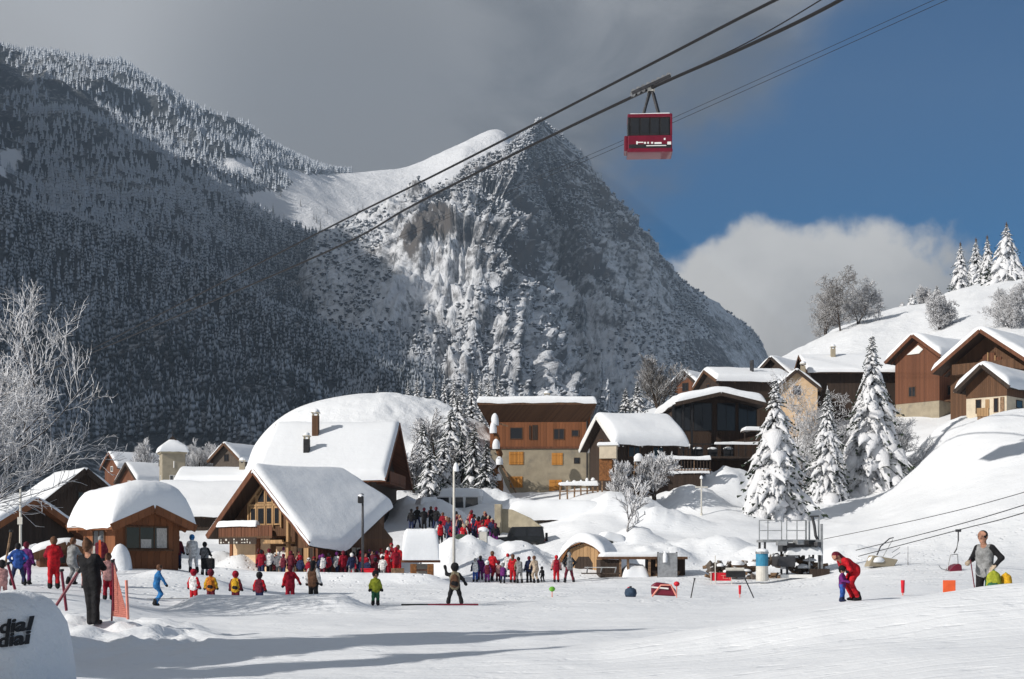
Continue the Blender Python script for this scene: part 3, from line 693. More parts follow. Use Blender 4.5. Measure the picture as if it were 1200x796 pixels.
class House: pass
def gable_house(name, label, cat, apex, rot, w, L, pitch, base_z, oe=.8, og=.9, snow=.5, split=None, low='stucco_cream', up='wood_brown', roofm='wood_dark',
                r=None, rt=.2, seed=1, group=None, barge='wood_brown', cut=0.0):
    """gable front looks along local -y; apex = photo point of the roof's front tip"""
    a = P(*apex); H = a.z - base_z; tp = math.tan(R(pitch)); rz = R(rot)
    fr = Vector((math.sin(rz), -math.cos(rz), 0))
    loc = Vector((a.x, a.y, base_z)) - fr * og
    root = thing(name, label, cat, loc, rz, group)
    h = House(); h.root = root; h.H = H; h.w = w; h.L = L; h.tp = tp; h.loc = loc
    hw = H - rt - w / 2 * tp; h.hw = hw
    zs = split if split is not None else 0
    if zs > 0:
        mb = MB(); mb.box((0, L / 2, zs / 2 - .5), (w, L, zs + 1)); mb.build('lower_wall', M[low], root)
    pr = 0.035
    mb = MB(); W2 = w / 2 + pr
    z0 = zs if zs > 0 else -1
    mb.prism([(-W2, z0), (W2, z0), (W2, hw + .03), (0, H - rt + .06), (-W2, hw + .03)], -pr, L + pr); mb.build('upper_wall' if zs > 0 else 'wall', M[up], root)
    xe = w / 2 + oe
    mb = MB(); prof = [(0, H), (xe, H - xe * tp), (xe, H - xe * tp - rt), (0, H - rt), (-xe, H - xe * tp - rt), (-xe, H - xe * tp)]
    mb.prism(prof, -og, L + og); mb.build('roof', M[roofm], root)
    for s_ in (-1, 1):
        for yy in (-og - .03, L + og + .03):
            mb = MB(); mb.bar((s_ * (xe + .02), yy, H - xe * tp - rt * .5 - .02), (s_ * .004, yy, H - rt * .5 - .02), .06, rt + .14); mb.build('bargeboard', M[barge], root)
    mb = MB()
    k = max(3, int(L / 1.2))
    for s_ in (-1, 1):
        for q in range(k):
            yy = .1 + (L - .2) * q / (k - 1)
            mb.bar((s_ * (w / 2 - .05), yy, hw - .02 + .05 * tp), (s_ * (xe - .08), yy, H - (xe - .08) * tp - rt - .06), .12, .14)
    mb.build('rafters', M[barge], root, kind='stuff')
    rr = r or max(.25, snow * .75); LU = 2 * xe / math.cos(R(pitch)) + .1; LV = L + 2 * og + .12; soft = .35 + snow * .5
    def bf(U, V):
        x = (U / LU * 2 - 1) * (xe + .04); return x, V - og - .06, H + .015 - tp * np.abs(x)
    h.snow = snow_patch('roof_snow', root, bf, LU, LV, snow, rr, nu=22, nv=max(8, int(L)), seed=seed, dt=lambda x, y: np.minimum(tp * (np.sqrt(x * x + soft * soft) - np.abs(x)), snow * .6))
    return h
X_, Z_ = (1, 0, 0), (0, 0, 1)

# ------------------------------------------------------------------ trees
M['bark_snow'] = snowy_by_normal('snowy_bark', (.060, .045, .035), lo=.05, hi=.5, nscale=4, nstr=.35)
M['twig'] = snowy_by_normal('frosted_twigs', (.13, .12, .115), snow=(.80, .81, .84), lo=-.75, hi=.15, nscale=3, nstr=.5)
M['twig_bare'] = snowy_by_normal('thinly_frosted_twigs', (.085, .07, .055), snow=(.74, .75, .78), lo=-.35, hi=.6, nscale=2, nstr=.5)
M['needle'] = mat('dark_needles', (.022, .034, .020), .8, .4, 5)
M['needle_brown'] = mat('brown_needles', (.09, .055, .03), .8, .4, 5)
M['load'] = snow_mat('branch_snow', base=(.80, .81, .84), lumps=.9, fine=2.2)

def tubes_np(segs, n=4):
    """segs: list of (pts (k,3), radii (k,)) -> verts, quads"""
    V, Fa, off = [], [], 0
    for pts, rad in segs:
        pts = np.asarray(pts, float); k = len(pts); d = np.gradient(pts, axis=0); d /= np.linalg.norm(d, axis=1, keepdims=True) + 1e-9
        ref = np.where(np.abs(d[:, 2:3]) > .9, np.array([[1., 0, 0]]), np.array([[0, 0, 1.]])); a = np.cross(d, ref); a /= np.linalg.norm(a, axis=1, keepdims=True) + 1e-9; b = np.cross(a, d)
        th = np.arange(n) * 2 * math.pi / n
        ring = pts[:, None] + (a[:, None] * np.cos(th)[None, :, None] + b[:, None] * np.sin(th)[None, :, None]) * np.asarray(rad)[:, None, None]
        V.append(ring.reshape(-1, 3)); i = np.arange(k * n).reshape(k, n) + off; j = np.roll(i, -1, 1)
        Fa.append(np.stack([i[:-1], j[:-1], j[1:], i[1:]], -1).reshape(-1, 4)); off += k * n
    return np.concatenate(V), np.concatenate(Fa)

def bare_tree(root, H, seed, spread=.5, levels=4, kids=(7, 6, 5, 4), tr=.16, up=.35, twig='twig', trunks=1, bend=.15, start=.2, thin=.012):
    """leafless tree: trunk part and crown part of real branches"""
    rg = np.random.default_rng(seed); main, fine = [], []
    def grow(p, d, L, r, lev):
        k = 6 if lev < 2 else (4 if lev < 3 else 3); pts = [p]; dd = d.copy()
        for i in range(k - 1):
            dd = dd + rg.normal(0, bend, 3) + np.array([0, 0, up * .12 * (1 if lev else .3)]); dd /= np.linalg.norm(dd); pts.append(pts[-1] + dd * L / (k - 1))
        rad = np.maximum(r * (1 - np.linspace(0, 1, k) * (.72 if lev < levels else .9)), thin * .6)
        (main if lev <= 1 else fine).append((np.array(pts), rad))
        if lev >= levels: return
        n = kids[min(lev, len(kids) - 1)]; n = max(2, int(n * rg.uniform(.8, 1.25)))
        for i in range(n):
            t = (start if lev == 0 else .18) + (1 - (start if lev == 0 else .18)) * (i + rg.uniform(.1, .9)) / n
            q = t * (k - 1); j = min(int(q), k - 2); b = pts[j] + (pts[j + 1] - pts[j]) * (q - j)
            side = rg.normal(0, 1, 3); side -= dd * side.dot(dd); side /= np.linalg.norm(side) + 1e-9
            nd = dd * (1 - spread) + side * spread * rg.uniform(.8, 1.3); nd[2] += up * .25; nd /= np.linalg.norm(nd)
            grow(b, nd, L * rg.uniform(.42, .62) * (1.15 - .45 * t), max(thin, rad[j] * .55), lev + 1)
    for q in range(trunks):
        d = np.array([rg.normal(0, .22), rg.normal(0, .22), 1.]) if trunks > 1 else np.array([rg.normal(0, .05), rg.normal(0, .05), 1.]); d /= np.linalg.norm(d)
        grow(np.array([rg.normal(0, .15), rg.normal(0, .15), -.3]) * (trunks > 1) + np.array([0, 0, -.3]) * (trunks == 1), d, H * rg.uniform(.62, .78), tr, 0)
    V, Fa = tubes_np(main, 5); np_mesh('trunk', V, Fa, M['bark_snow'], root)
    V, Fa = tubes_np(fine, 3); np_mesh('crown', V, Fa, M[twig], root)

def fir(root, H, Rb, seed, dens=1.0, load=1.0, taper=1.0, tip=.1, droop=1.0, brown_top=False, low=.03):
    """snow-laden conifer: trunk, drooping needle boughs, pads of snow on every bough"""
    rg = np.random.default_rng(seed)
    mb = MB(); pts = [(0, 0, -.5), (0, 0, H * .3), (rg.normal(0, .03), rg.normal(0, .03), H * .7), (rg.normal(0, .03), 0, H)]
    mb.tube(pts, [.022 * H, .017 * H, .008 * H, .002 * H], 7); mb.build('trunk', M['bark_snow'], root, smooth=True)
    nV, nF, sV, sF = [], [], [], []; no = so = 0
    nb = int(150 * dens)
    for q in range(nb):
        t = (q + rg.uniform(0, 1)) / nb; t = t ** 1.05
        z = H * (low + (.97 - low) * t); rad = Rb * ((1 - t) ** taper * (1 - tip) + tip * (1 - t) ** .5) * rg.uniform(.60, 1.18)
        rad = max(rad, .10 * Rb * (1 - t) + .06 * Rb)
        az_ = q * 2.39996 + rg.uniform(-.4, .4)
        o = np.array([math.cos(az_), math.sin(az_), 0]); side = np.array([-o[1], o[0], 0])
        k = 7; s_ = np.linspace(0, 1, k)
        dz = (.10 * s_ - (.62 + .42 * rg.uniform(-1, 1)) * droop * s_ ** 1.7) * rad * (1.15 if t < .8 else .4)
        wob = rg.normal(0, .10) * rad * s_ ** 2
        c = o[None] * (rad * s_)[:, None] + side[None] * wob[:, None]; c[:, 2] += z + dz
        wd = rad * .27 * np.sin(np.clip(s_ * 1.1 + .12, 0, 1) * math.pi) ** .7 * rg.uniform(.75, 1.25)
        # needles: hanging sprays either side and below
        for i in range(1, k):
            for sd in (-1, 1):
                for rep in range(2):
                    b0 = c[i] + side * sd * wd[i] * .15; tipp = c[i] + side * sd * (wd[i] * rg.uniform(.9, 1.5) + .05) + o * rg.uniform(-.05, .3) * rad * .4 - np.array([0, 0, rg.uniform(.1, .42) * (rad * .22 + .12)])
                    wv = o * rg.uniform(.07, .13) * (rad * .5 + .3)
                    nV += [b0 - wv, b0 + wv, tipp]; nF.append((no, no + 1, no + 2)); no += 3
        # snow pads: lumpy flattened tubes along the bough, sometimes broken
        if rg.uniform() < .97 * min(1, load):
            a = rg.uniform(.08, .3); e = rg.uniform(.85, 1.05); kk = 8; st = np.linspace(a, e, kk)
            cc = np.stack([np.interp(st, s_, c[:, d_]) for d_ in range(3)], -1); cc[:, 2] += .03
            ww = np.interp(st, s_, wd) * load * rg.uniform(.62, 1.05) * (1 + rg.normal(0, .22, kk)); prof = np.sin(np.linspace(.10, .93, kk) * math.pi) ** .55
            ww = np.maximum(ww * prof, .01); hh = ww * rg.uniform(.55, .85) + .02
            n = 7; th = np.linspace(0, 2 * math.pi, n, endpoint=False)
            up_ = np.array([o[0] * .45, o[1] * .45, .9])
            ring = cc[:, None] + side[None, None] * (np.cos(th)[None] * ww[:, None])[..., None] + up_[None, None] * (np.where(np.sin(th) > 0, np.sin(th), np.sin(th) * .45)[None] * hh[:, None])[..., None]
            ring += rg.normal(0, .06, ring.shape) * ww[:, None, None]
            sV.append(ring.reshape(-1, 3)); i_ = np.arange(kk * n).reshape(kk, n) + so; j_ = np.roll(i_, -1, 1)
            sF.append(np.stack([i_[:-1], i_[1:], j_[1:], j_[:-1]], -1).reshape(-1, 4)); so += kk * n
    np_mesh('crown', np.array(nV), np.array(nF), M['needle'], root, smooth=False)
    if sV: np_mesh('snow_load', np.concatenate(sV), np.concatenate(sF), M['load'], root, kind='stuff')
    if brown_top:
        mb = MB(); mb.tube([(0, 0, H * .93), (0, 0, H * 1.03)], [.018 * H, .004 * H], 5)
        for q in range(10):
            a = q * 2.4; mb.tube([(0, 0, H * (.93 + .006 * q)), (math.cos(a) * .03 * H, math.sin(a) * .03 * H, H * (.945 + .006 * q))], [.006 * H, .003 * H], 4)
        mb.build('cone_top', M['needle_brown'], root)

def blob_tree(root, H, Rb, seed, n=70, dens=1.):
    """small frosted conifer or bush far off: snow-clad clumps over dark sprays"""
    fir(root, H, Rb, seed, dens=n / 150 * dens, load=1.1, taper=.75, tip=.25, droop=.7)
# ------------------------------------------------------------------ buildings, left to right
def wpx(Y): return Y / F
# -- timber kiosk under a huge hat of snow
h = gable_house('kiosk', 'small timber kiosk at left under a thick rounded hat of snow', 'kiosk', (181, 593, 62), 42, 3.05, 3.05, 23, 1.15, oe=.5, og=.65, snow=1.5, r=.9, low='wood_orange', up='wood_orange', roofm='wood_orange', barge='wood_orange', split=.75, seed=3)
window(h.root, (-.05, -.035, 1.42), X_, Z_, 2.1, 1.05, 'wood_brown', mull=2)
mb = MB(); mb.box((-.05, -.14, .86), (2.4, .26, .07)); mb.build('counter', M['wood_brown'], h.root)
for c_, d_ in (((-.10, -.07, 1.14), (.50, .012, .42)), ((.66, -.07, 1.40), (.5, .012, .9))): mb = MB(); mb.box(c_, d_); mb.build('curtain', M['curtain'], h.root)
window(h.root, (-1.56, 1.5, 1.35), (0, -1, 0), Z_, 1.2, .9, 'wood_brown')
snow_ball('snow_clump', h.root, (-1.6, -.6, -.1), .5, .5, 1.25, 4)

# -- dark houses at the left edge
h = gable_house('dark_house', 'dark timber house with steep snowy gable directly left of the kiosk', 'house', (101, 549, 92), 32, 4.8, 6.5, 40, 1.2, oe=.6, og=.7, snow=.42, up='wood_dark', roofm='wood_dark', barge='wood_dark', seed=5)
window(h.root, (-.8, -.035, 2.2), X_, Z_, .9, 1.1, 'wood_dark'); window(h.root, (.9, -.035, 2.2), X_, Z_, .9, 1.1, 'wood_dark')
window(h.root, (0, -.035, 4.3), X_, Z_, .8, .9, 'wood_dark')
h = gable_house('ski_shop', 'low building at the left edge with shaded snowy roof and orange brown fascia', 'shop', (44, 585, 76), 62, 6.5, 7.5, 27, 1.2, oe=.9, og=.7, snow=.35, up='wood_dark', roofm='wood_orange', barge='wood_orange', seed=6)
for yy in (1.2, 3.4, 5.6): window(h.root, (-3.285, yy, 1.3), (0, -1, 0), Z_, 1.4, 1.3, 'wood_red', mull=1)
h = gable_house('ski_rack_shelter', 'little dark red shelter under arched snow behind the red suited skier', 'shelter', (78, 636, 66), 22, 2.3, 2.6, 20, 1.0, oe=.3, og=.3, snow=.42, r=.5, up='wood_red', roofm='wood_brown', barge='wood_brown', seed=8)
window(h.root, (0, -.035, .6), X_, Z_, .9, .5, 'wood_brown')

# -- church tower
bx = P(202, 560, 170); root = thing('church_tower', 'square grey church tower with twin window and snowy pyramid roof', 'church tower', (bx.x, bx.y, 2), R(21))
mb = MB(); mb.box((0, 0, 5.9), (2.75, 2.75, 11.9)); mb.build('wall', M['tower'], root, bevel=.04)
mb = MB(); mb.box((0, 0, 11.95), (3.15, 3.15, .22)); mb.build('cornice', M['concrete'], root, bevel=.03)
mb = MB(); mb.lathe([(2.3, 12.07), (1.2, 13.1), (.06, 14.0)], 4); o = mb.build('roof', M['wood_dark'], root); o.rotation_euler = (0, 0, R(45))
def pyr(U, V):
    x = U - 1.75; y = V - 1.75; return x, y, 12.12 + 1.25 * (1 - np.maximum(np.abs(x), np.abs(y)) / 1.75)
snow_patch('roof_snow', root, pyr, 3.5, 3.5, .45, .45, seed=4, nu=8, nv=8)
mb = MB(); mb.tube([(0, 0, 13.3), (0, 0, 14.6)], .05, 5); mb.bar((-.22, 0, 14.3), (.22, 0, 14.3), .07); mb.build('cross', M['steel_dark'], root)
for xx in (-.27, .27): window(root, (xx, -1.376, 8.6), X_, Z_, .46, 1.25, 'white', mull=0)
window(root, (-1.376, 0, 8.6), (0, -1, 0), Z_, .46, 1.25, 'white', mull=0)
mb = MB(); mb.tube([(.0, -1.40, 10.9), (0, -1.40, 10.1)], .05, 4); mb.build('sundial_rod', M['white'], root)

# -- village roofs behind
h = gable_house('gabled_house', 'pinkish far house with snowy ridge left of the church tower', 'house', (127, 530, 205), -48, 4.6, 8.0, 40, 4, oe=.5, og=.6, snow=.6, up='wood_red', barge='wood_red', seed=11)
window(h.root, (0, -.035, h.hw - .3), X_, Z_, .7, .8, 'white')
h = gable_house('gabled_house', 'small brown far house with gable and dark chimney beside the church tower', 'house', (147, 542, 182), -46, 5.0, 7.5, 40, 4, oe=.5, og=.6, snow=.6, up='wood_red', barge='wood_dark', seed=12)
chimney(h.root, 1.0, 4.0, h.H - 1.1, .5, 1.7, 'black', False)
window(h.root, (0, -.035, h.hw - .5), X_, Z_, .8, .9, 'white')
for yy in (1.5, 3.5, 5.5): window(h.root, (2.535, yy, h.hw - .9), (0, 1, 0), Z_, .8, .9, 'white')
h = gable_house('long_house', 'long low snow covered roof running right behind the church tower', 'house', (212, 550, 150), -88, 6.5, 7.5, 22, 3, oe=.5, og=.4, snow=.55, up='stucco_grey', seed=13)
for yy in (2, 4, 6): window(h.root, (3.285, yy, h.hw - .8), (0, 1, 0), Z_, .8, .9, 'wood_brown')
chimney(h.root, 1.3, 6.3, h.H - .7, .55, 1.3, 'stucco_grey')
h = gable_house('snowed_house', 'house whose broad snowy roof fills the gap between kiosk and chalet', 'house', (186, 567, 122), -88, 8.6, 7.4, 30, 1.5, oe=.7, og=.4, snow=.7, up='wood_dark', seed=14)
for yy in (2.5, 4.5, 6.4): window(h.root, (4.335, yy, 1.2), (0, 1, 0), Z_, 1.0, 1.2, 'wood_brown')
h = gable_house('stone_house', 'dark rubble stone house high behind the chalet with two snowy gables', 'house', (262, 519, 190), -25, 4.4, 6, 42, 8, oe=.5, og=.7, snow=.55, up='stone_dark', seed=15)
window(h.root, (0, -.035, h.hw + .2), X_, Z_, .8, 1.0, 'wood_dark')
mb = MB(); mb.prism([(3.2, -1), (7.6, -1), (7.6, 4.2), (5.4, 6.3), (3.2, 4.2)], 1, 6); mb.build('annex_wall', M['stone_dark'], h.root)
def ann(U, V): x = U - 2.7; return x + 5.4, V + .4, 6.35 - .93 * np.abs(x)
snow_patch('annex_snow', h.root, ann, 5.4, 6.2, .6, .35, seed=2)

# -- the chalet restaurant: gable to the left front, broad lower roof cut back on the slant
RZ = -40; a = P(297, 551, 88); tp = math.tan(R(41.5)); H = a.z - .9; fr = Vector((math.sin(R(RZ)), -math.cos(R(RZ)), 0)); OG = 1.1
root = thing('chalet', 'large chalet with glazed gable, balcony and sweeping snow roof at centre left', 'chalet', Vector((a.x, a.y, .9)) - fr * OG, R(RZ))
WL, WR, LC = 3.6, 4.6, 9.0
zl = H - .25 - WL * tp; zr = H - .25 - WR * tp
mb = MB(); mb.prism([(-WL, -.5), (WR, -.5), (WR, max(zr, 1.2) + .03), (0, H - .18), (-WL, zl + .05)], 0, 6.6); mb.build('wall', M['wood_brown'], root)
for c_, d_ in (((-1.55, -.035, .85), (3.9, .09, 2.5)), ((1.9, -.035, .5), (1.9, .09, 1.8))): mb = MB(); mb.box(c_, d_); mb.build('rendered_wall', M['stucco_tan'], root)
for c_, d_ in (((-.75, -.1, 1.0), (.38, .12, 2.2)), ((-3.4, -.1, .9), (.25, .12, 2.4)), ((-.35, -.1, 2.02), (1.2, .14, .25))): mb = MB(); mb.box(c_, d_); mb.build('timber_post', M['wood_orange'], root)
# glazed gable: tan frame with tall panes
def gable_z(x): return H - .62 - abs(x) * tp
for (x0, x1) in ((-1.55, -.95), (-.85, -.1), (0.0, .62), (.74, 1.34)):
    for (zb, zt) in ((2.75, 3.95), (4.12, 9)):
        t0 = min(zt, gable_z(x0) - .25); t1 = min(zt, gable_z(x1) - .25)
        if min(t0, t1) < zb + .25: continue
        mb = MB(); mb.prism([(x0, zb), (x1, zb), (x1, t1), (x0, t0)], -.10, .03); g = mb.build('window', M['wood_tan'], root)
        c0 = .1; mb = MB(); mb.prism([(x0 + c0, zb + c0), (x1 - c0, zb + c0), (x1 - c0, t1 - c0 * 1.4), (x0 + c0, t0 - c0 * 1.4)], -.112, -.09); mb.build('pane', M['glass'], g)
mb = MB()
for x in (-1.7, -.9, -.05, .68, 1.45): mb.bar((x, -.09, 2.6), (x, -.09, max(2.9, gable_z(x))), .11, .12)
mb.bar((-1.7, -.09, gable_z(-1.7)), (-.02, -.09, gable_z(0)), .14, .14); mb.bar((1.5, -.09, gable_z(1.5)), (.02, -.09, gable_z(0)), .14, .14); mb.bar((-1.75, -.1, 4.03), (1.5, -.1, 4.03), .1, .14)
mb.build('gable_frame', M['wood_tan'], root)
# balcony with board front, lettering board of pale wooden pieces, snow on the rail
mb = MB(); mb.box((-.7, -.65, 1.98), (5.2, 1.15, .14)); b = mb.build('balcony', M['wood_brown'], root)
for q in range(16):
    mb = MB(); mb.box((-3.15 + q * .327, -1.2, 2.36 + .012 * (q % 3)), (.30, .04, .68)); mb.build('balcony_board', M['wood_red'], b)
def rail(U, V): return U - 3.4, V - 1.36, 2.74 + 0 * U
snow_patch('rail_snow', b, rail, 3.9, .42, .28, .2, seed=6, nu=12, nv=3)
mb = MB(); rg = random.Random(4)
for q in range(12):
    x = -3.0 + q * .26
    for z in (1.84, 1.66):
        if rg.random() < .75: mb.box((x, -1.255, z + rg.uniform(-.03, .03)), (rg.uniform(.05, .16), .03, rg.uniform(.04, .14)))
sg = MB(); sg.box((-1.4, -1.23, 1.76), (3.7, .03, .42)); s_ = sg.build('sign_board', M['wood_dark'], root); mb.build('lettering', M['pole'], s_, kind='stuff')
mb = MB(); mb.box((1.75, -.5, 1.62), (1.9, 1.0, .12)); mb.bar((2.6, -.5, .0), (2.6, -.5, 4.4 - .4), .2); mb.bar((.95, -.95, 1.7), (2.6, -.95, 1.7), .16, .2); mb.build('porch_frame', M['wood_tan'], root)
for x, m in ((3.15, 'wood_dark'), (3.75, 'wood_tan'), (4.3, 'wood_dark')): mb = MB(); mb.box((x, -.04, .55), (.42, .08, 1.5)); mb.build('door', M[m], root)
# roof: left plane, right plane cut on the slant
QL = [(0, -OG), (-WL - 1.0, -OG), (-WL - 1.0, 7), (0, 7)]
QR = [(0, -OG), (0, 6.6), (2.25, 8.9), (5.62, 1.35), (5.2, -OG)]
def slab(q, t=.22):
    n = len(q); mb = MB(); vs = [(x, y, H - abs(x) * tp) for x, y in q] + [(x, y, H - abs(x) * tp - t) for x, y in q]
    mb.add(vs, [tuple(range(n)), tuple(range(2 * n - 1, n - 1, -1))] + [(i, (i + 1) % n, n + (i + 1) % n, n + i) for i in range(n)]); return mb
slab(QL).build('roof', M['soffit'], root); slab(QR).build('roof', M['soffit'], root)
for x in (-WL - 1.0, 5.2): mb = MB(); mb.bar((x, -OG - .05, H - abs(x) * tp - .08), (math.copysign(.004, x), -OG - .05, H - .08), .07, .34); mb.build('bargeboard', M['wood_red'], root)
def left_pl(U, V): x = -U * math.cos(R(41.5)); return x, V - OG - .08, H + .01 - np.abs(x) * tp
snow_patch('roof_snow', root, left_pl, (WL + 1.05) / math.cos(R(41.5)), 8.2, .42, .35, seed=21, nu=10, nv=8)
def right_pl(U, V):
    """V runs front to back 0..1, U from ridge to eave 0..1"""
    u = U / 8.; v = V / 8.
    ex = np.interp(v, [0, .34, 1], [5.28, 5.72, 2.25]); ey = np.interp(v, [0, .34, 1], [-OG - .1, 1.35, 9.0]); ry = np.interp(v, [0, 1], [-OG - .1, 6.7])
    x = u * ex - .12 * (1 - u); y = ry * (1 - u) + ey * u; return x, y, H + .01 - np.abs(x) * tp
snow_patch('roof_snow', root, right_pl, 8., 8., .52, .5, seed=22, nu=16, nv=14)
mb = MB(); mb.prism([(4.75, -.5), (4.95, -.5), (4.95, 1.62), (4.75, 1.75)], -.2, 1.4); mb.build('eave_post', M['wood_red'], root)
mb = MB(); mb.add([(5.1, 1.4, -1), (2.2, 8.2, -1), (2.2, 8.2, 4.5), (5.1, 1.4, 1.9), (4.9, 1.3, -1), (2.0, 8.1, -1), (2.0, 8.1, 4.5), (4.9, 1.3, 1.9)],
               [(0, 1, 2, 3), (7, 6, 5, 4), (0, 3, 7, 4), (1, 5, 6, 2), (3, 2, 6, 7), (0, 4, 5, 1)]); mb.build('side_wall', M['wood_brown'], root)
for y in (.2, 1.7, 3.3): window(root, (4.62, y, .75), (0, 1, 0), Z_, .9, 1.3, 'wood_brown')

# -- big house behind the chalet, its long roof towards us
h = gable_house('broad_roofed_house', 'house with the widest smooth snow roof, behind and above the chalet', 'house', (468, 496, 111), 86, 12.2, 7.4, 34, 3.0, oe=1.0, og=1.2, snow=.62, up='wood_dark', roofm='wood_red', barge='wood_red', seed=23)
window(h.root, (-1.5, -.035, h.hw + .6), X_, Z_, 1.0, 1.2, 'wood_brown'); window(h.root, (1.5, -.035, h.hw + .6), X_, Z_, 1.0, 1.2, 'wood_brown')
mb = MB(); mb.box((0, -.55, h.hw - .6), (8, 1.1, .15)); mb.box((0, -1.08, h.hw - .1), (8, .06, .8)); mb.build('balcony', M['wood_red'], h.root)
chimney(h.root, -2.3, 5.0, h.H - 1.7, .5, 2.1, 'wood_brown', True); chimney(h.root, -4.6, 5.2, h.H - 3.3, .45, 1.7, 'black', True)

# -- three-storey apartment block
Y = 133; s = wpx(Y); c = P(633, 578, Y); root = thing('apartment_block', 'tall grey rendered block with orange shutters and a timber top storey', 'building', (c.x, Y, c.z), R(-2))
Wb, Dp = 116 * s, 9.0; z1 = 52 * s; z2 = 90 * s
mb = MB(); mb.box((0, Dp / 2, z1 / 2 - 1), (Wb, Dp, z1 + 2)); mb.build('lower_wall', M['stucco_grey'], root)
mb = MB(); mb.box((0, Dp / 2, (z1 + z2) / 2), (Wb + .12, Dp + .12, z2 - z1)); mb.build('upper_wall', M['wood_orange'], root)
mb = MB(); mb.box((0, -.09, z1 + .1), (Wb + .2, .06, .2)); mb.build('trim_board', M['wood_red'], root)
oh = 1.5; xl, xr = -Wb / 2 - 1.2, Wb / 2 + .6
mb = MB(); mb.add([(xl + .9, -.02, z2 - .6), (xr - .9, -.02, z2 - .6), (xr, -oh, z2 + .95), (xl, -oh, z2 + .95), (xl, Dp + 1, z2 + 1.2), (xr, Dp + 1, z2 + 1.2), (xl + .9, Dp, z2 - .6), (xr - .9, Dp, z2 - .6), (xl, -oh, z2 + 1.2), (xr, -oh, z2 + 1.2), (xl, Dp + 1, z2 + 1.5), (xr, Dp + 1, z2 + 1.5)],
               [(0, 1, 2, 3), (0, 3, 4, 6), (1, 7, 5, 2), (6, 4, 5, 7), (3, 2, 9, 8), (8, 9, 11, 10), (2, 5, 11, 9), (4, 3, 8, 10), (5, 4, 10, 11), (0, 6, 7, 1)]); mb.build('roof', M['wood_brown'], root)
def apr(U, V): return U + xl - .05, V - oh - .05, z2 + 1.21 + V / (Dp + 2.5) * .3
snow_patch('roof_snow', root, apr, xr - xl + .1, Dp + 2.5, .55, .4, seed=31, nu=14, nv=6)
for x, w_, z, hh, mu in ((-28, 15, 70, 14, 0), (22, 13, 69, 13, 1), (41, 9, 70, 8, 0)): window(root, (x * s, -.06, z * s + .0), X_, Z_, w_ * s, hh * s, 'wood_brown', mull=mu)
for x, w_, z, hh in ((-28, 17, 41, 15), (20, 13, 40, 14), (-28, 15, 13, 13), (18, 15, 9, 13)): shutter(root, (x * s, 0, z * s), X_, Z_, w_ * s, hh * s)
window(root, (43 * s, 0, 38 * s), X_, Z_, 7 * s, 7 * s, 'wood_dark', mull=0)
mb = MB(); mb.tube([(Wb / 2 - .25, -.18, z2 - .5), (Wb / 2 - .25, -.18, .2)], .09, 6); mb.build('downpipe', M['black'], root)
for c_, d_ in (((-12 * s, -.09, 71 * s), (.16, .1, 1.3)), ((-6 * s, -.07, 71 * s), (.5, .04, 1.4))): mb = MB(); mb.box(c_, d_); mb.build('vent_panel', M['wood_dark'], root)
mb = MB(); mb.box((Wb / 2 + .75, Dp / 2 + 1.2, z2 * .42), (1.5, Dp - 2, z2 * .84)); mb.build('side_wall', M['wood_brown'], root)
chimney(root, .6, 4.5, z2 + 1.2, .5, 1.2, 'concrete', True)
chimney(root, 4.0, 5.5, z2 + 1.2, .35, 1.0, 'steel', False)

# -- house with narrow gable, terrace and rail right of the block
h = gable_house('narrow_gabled_house', 'house with pointed white gable and plump roof snow beside the apartment block', 'house', (699, 487, 121), -72, 6.6, 5.4, 33, 6.6, oe=.85, og=.7, snow=.85, r=.6, low='stucco_tan', up='wood_dark', seed=33, barge='white')
window(h.root, (-.6, -.035, h.hw - .2), X_, Z_, .9, 1.1, 'wood_brown')
for yy in (1.4, 3.6): window(h.root, (3.335, yy, h.hw - .9), (0, 1, 0), Z_, 1.1, 1.1, 'wood_brown')
Y = 117; s = wpx(Y); c = P(713, 580, Y); o = c.z
root = thing('nesting_stand', 'cream box on a brown stand before the narrow gabled house', 'stand', (c.x, Y, gz_at(c.x, Y)), R(-8)); dz = c.z - root.location.z
mb = MB(); mb.box((0, 0, dz + 50 * s), (20 * s, 1.3, 16 * s)); mb.build('box', M['stucco_cream'], root, bevel=.03)
mb = MB(); mb.box((-.2, 0, dz + 29 * s), (15 * s, .9, 25 * s)); mb.build('cabinet', M['clay'], root, bevel=.02)
for xx in (-.5, .5): mb = MB(); mb.bar((xx, -.3, -.3), (xx, -.3, dz + 20 * s), .13); mb.build('leg', M['logs'], root)
def st(U, V): return U - .9, V - .75, dz + 58.2 * s + 0 * U
snow_patch('snow_cap', root, st, 1.8, 1.5, .22, .18, seed=3, nu=5, nv=5)

# terrace with snow on its rail
Y = 119; s = wpx(Y); c = P(789, 580, Y)
root = thing('terrace', 'raised dark terrace with snow lined rail below the large dark building', 'terrace', (c.x, Y, gz_at(c.x, Y) - .3)); dz = c.z - root.location.z
mb = MB(); mb.box((-.4, 2.0, dz * .5 + .9), (84 * s - .6, 4, dz + 1.9)); mb.build('base_wall', M['wood_dark'], root)
def tr(U, V): return U - 45 * s, V - .1, dz + 1.9 + 0 * U
snow_patch('deck_snow', root, tr, 88 * s, 4.2, .35, .2, seed=5, nu=12, nv=5)
xs = np.linspace(-43 * s, 43 * s, 24)
for q, x in enumerate(xs):
    mb = MB(); mb.box((x, -.05, dz + 2.4), (.08, .07, 1.3)); mb.build('baluster', M['wood_dark'] if q % 6 else M['logs'], root)
mb = MB(); mb.bar((-44 * s, -.06, dz + 3.0), (44 * s, -.06, dz + 3.0), .1, .1); mb.bar((-44 * s, -.06, dz + 2.1), (44 * s, -.06, dz + 2.1), .09, .09); mb.build('handrail', M['logs'], root)
def trr(U, V): return U - 44 * s, V - .2, dz + 3.06 + 0 * U
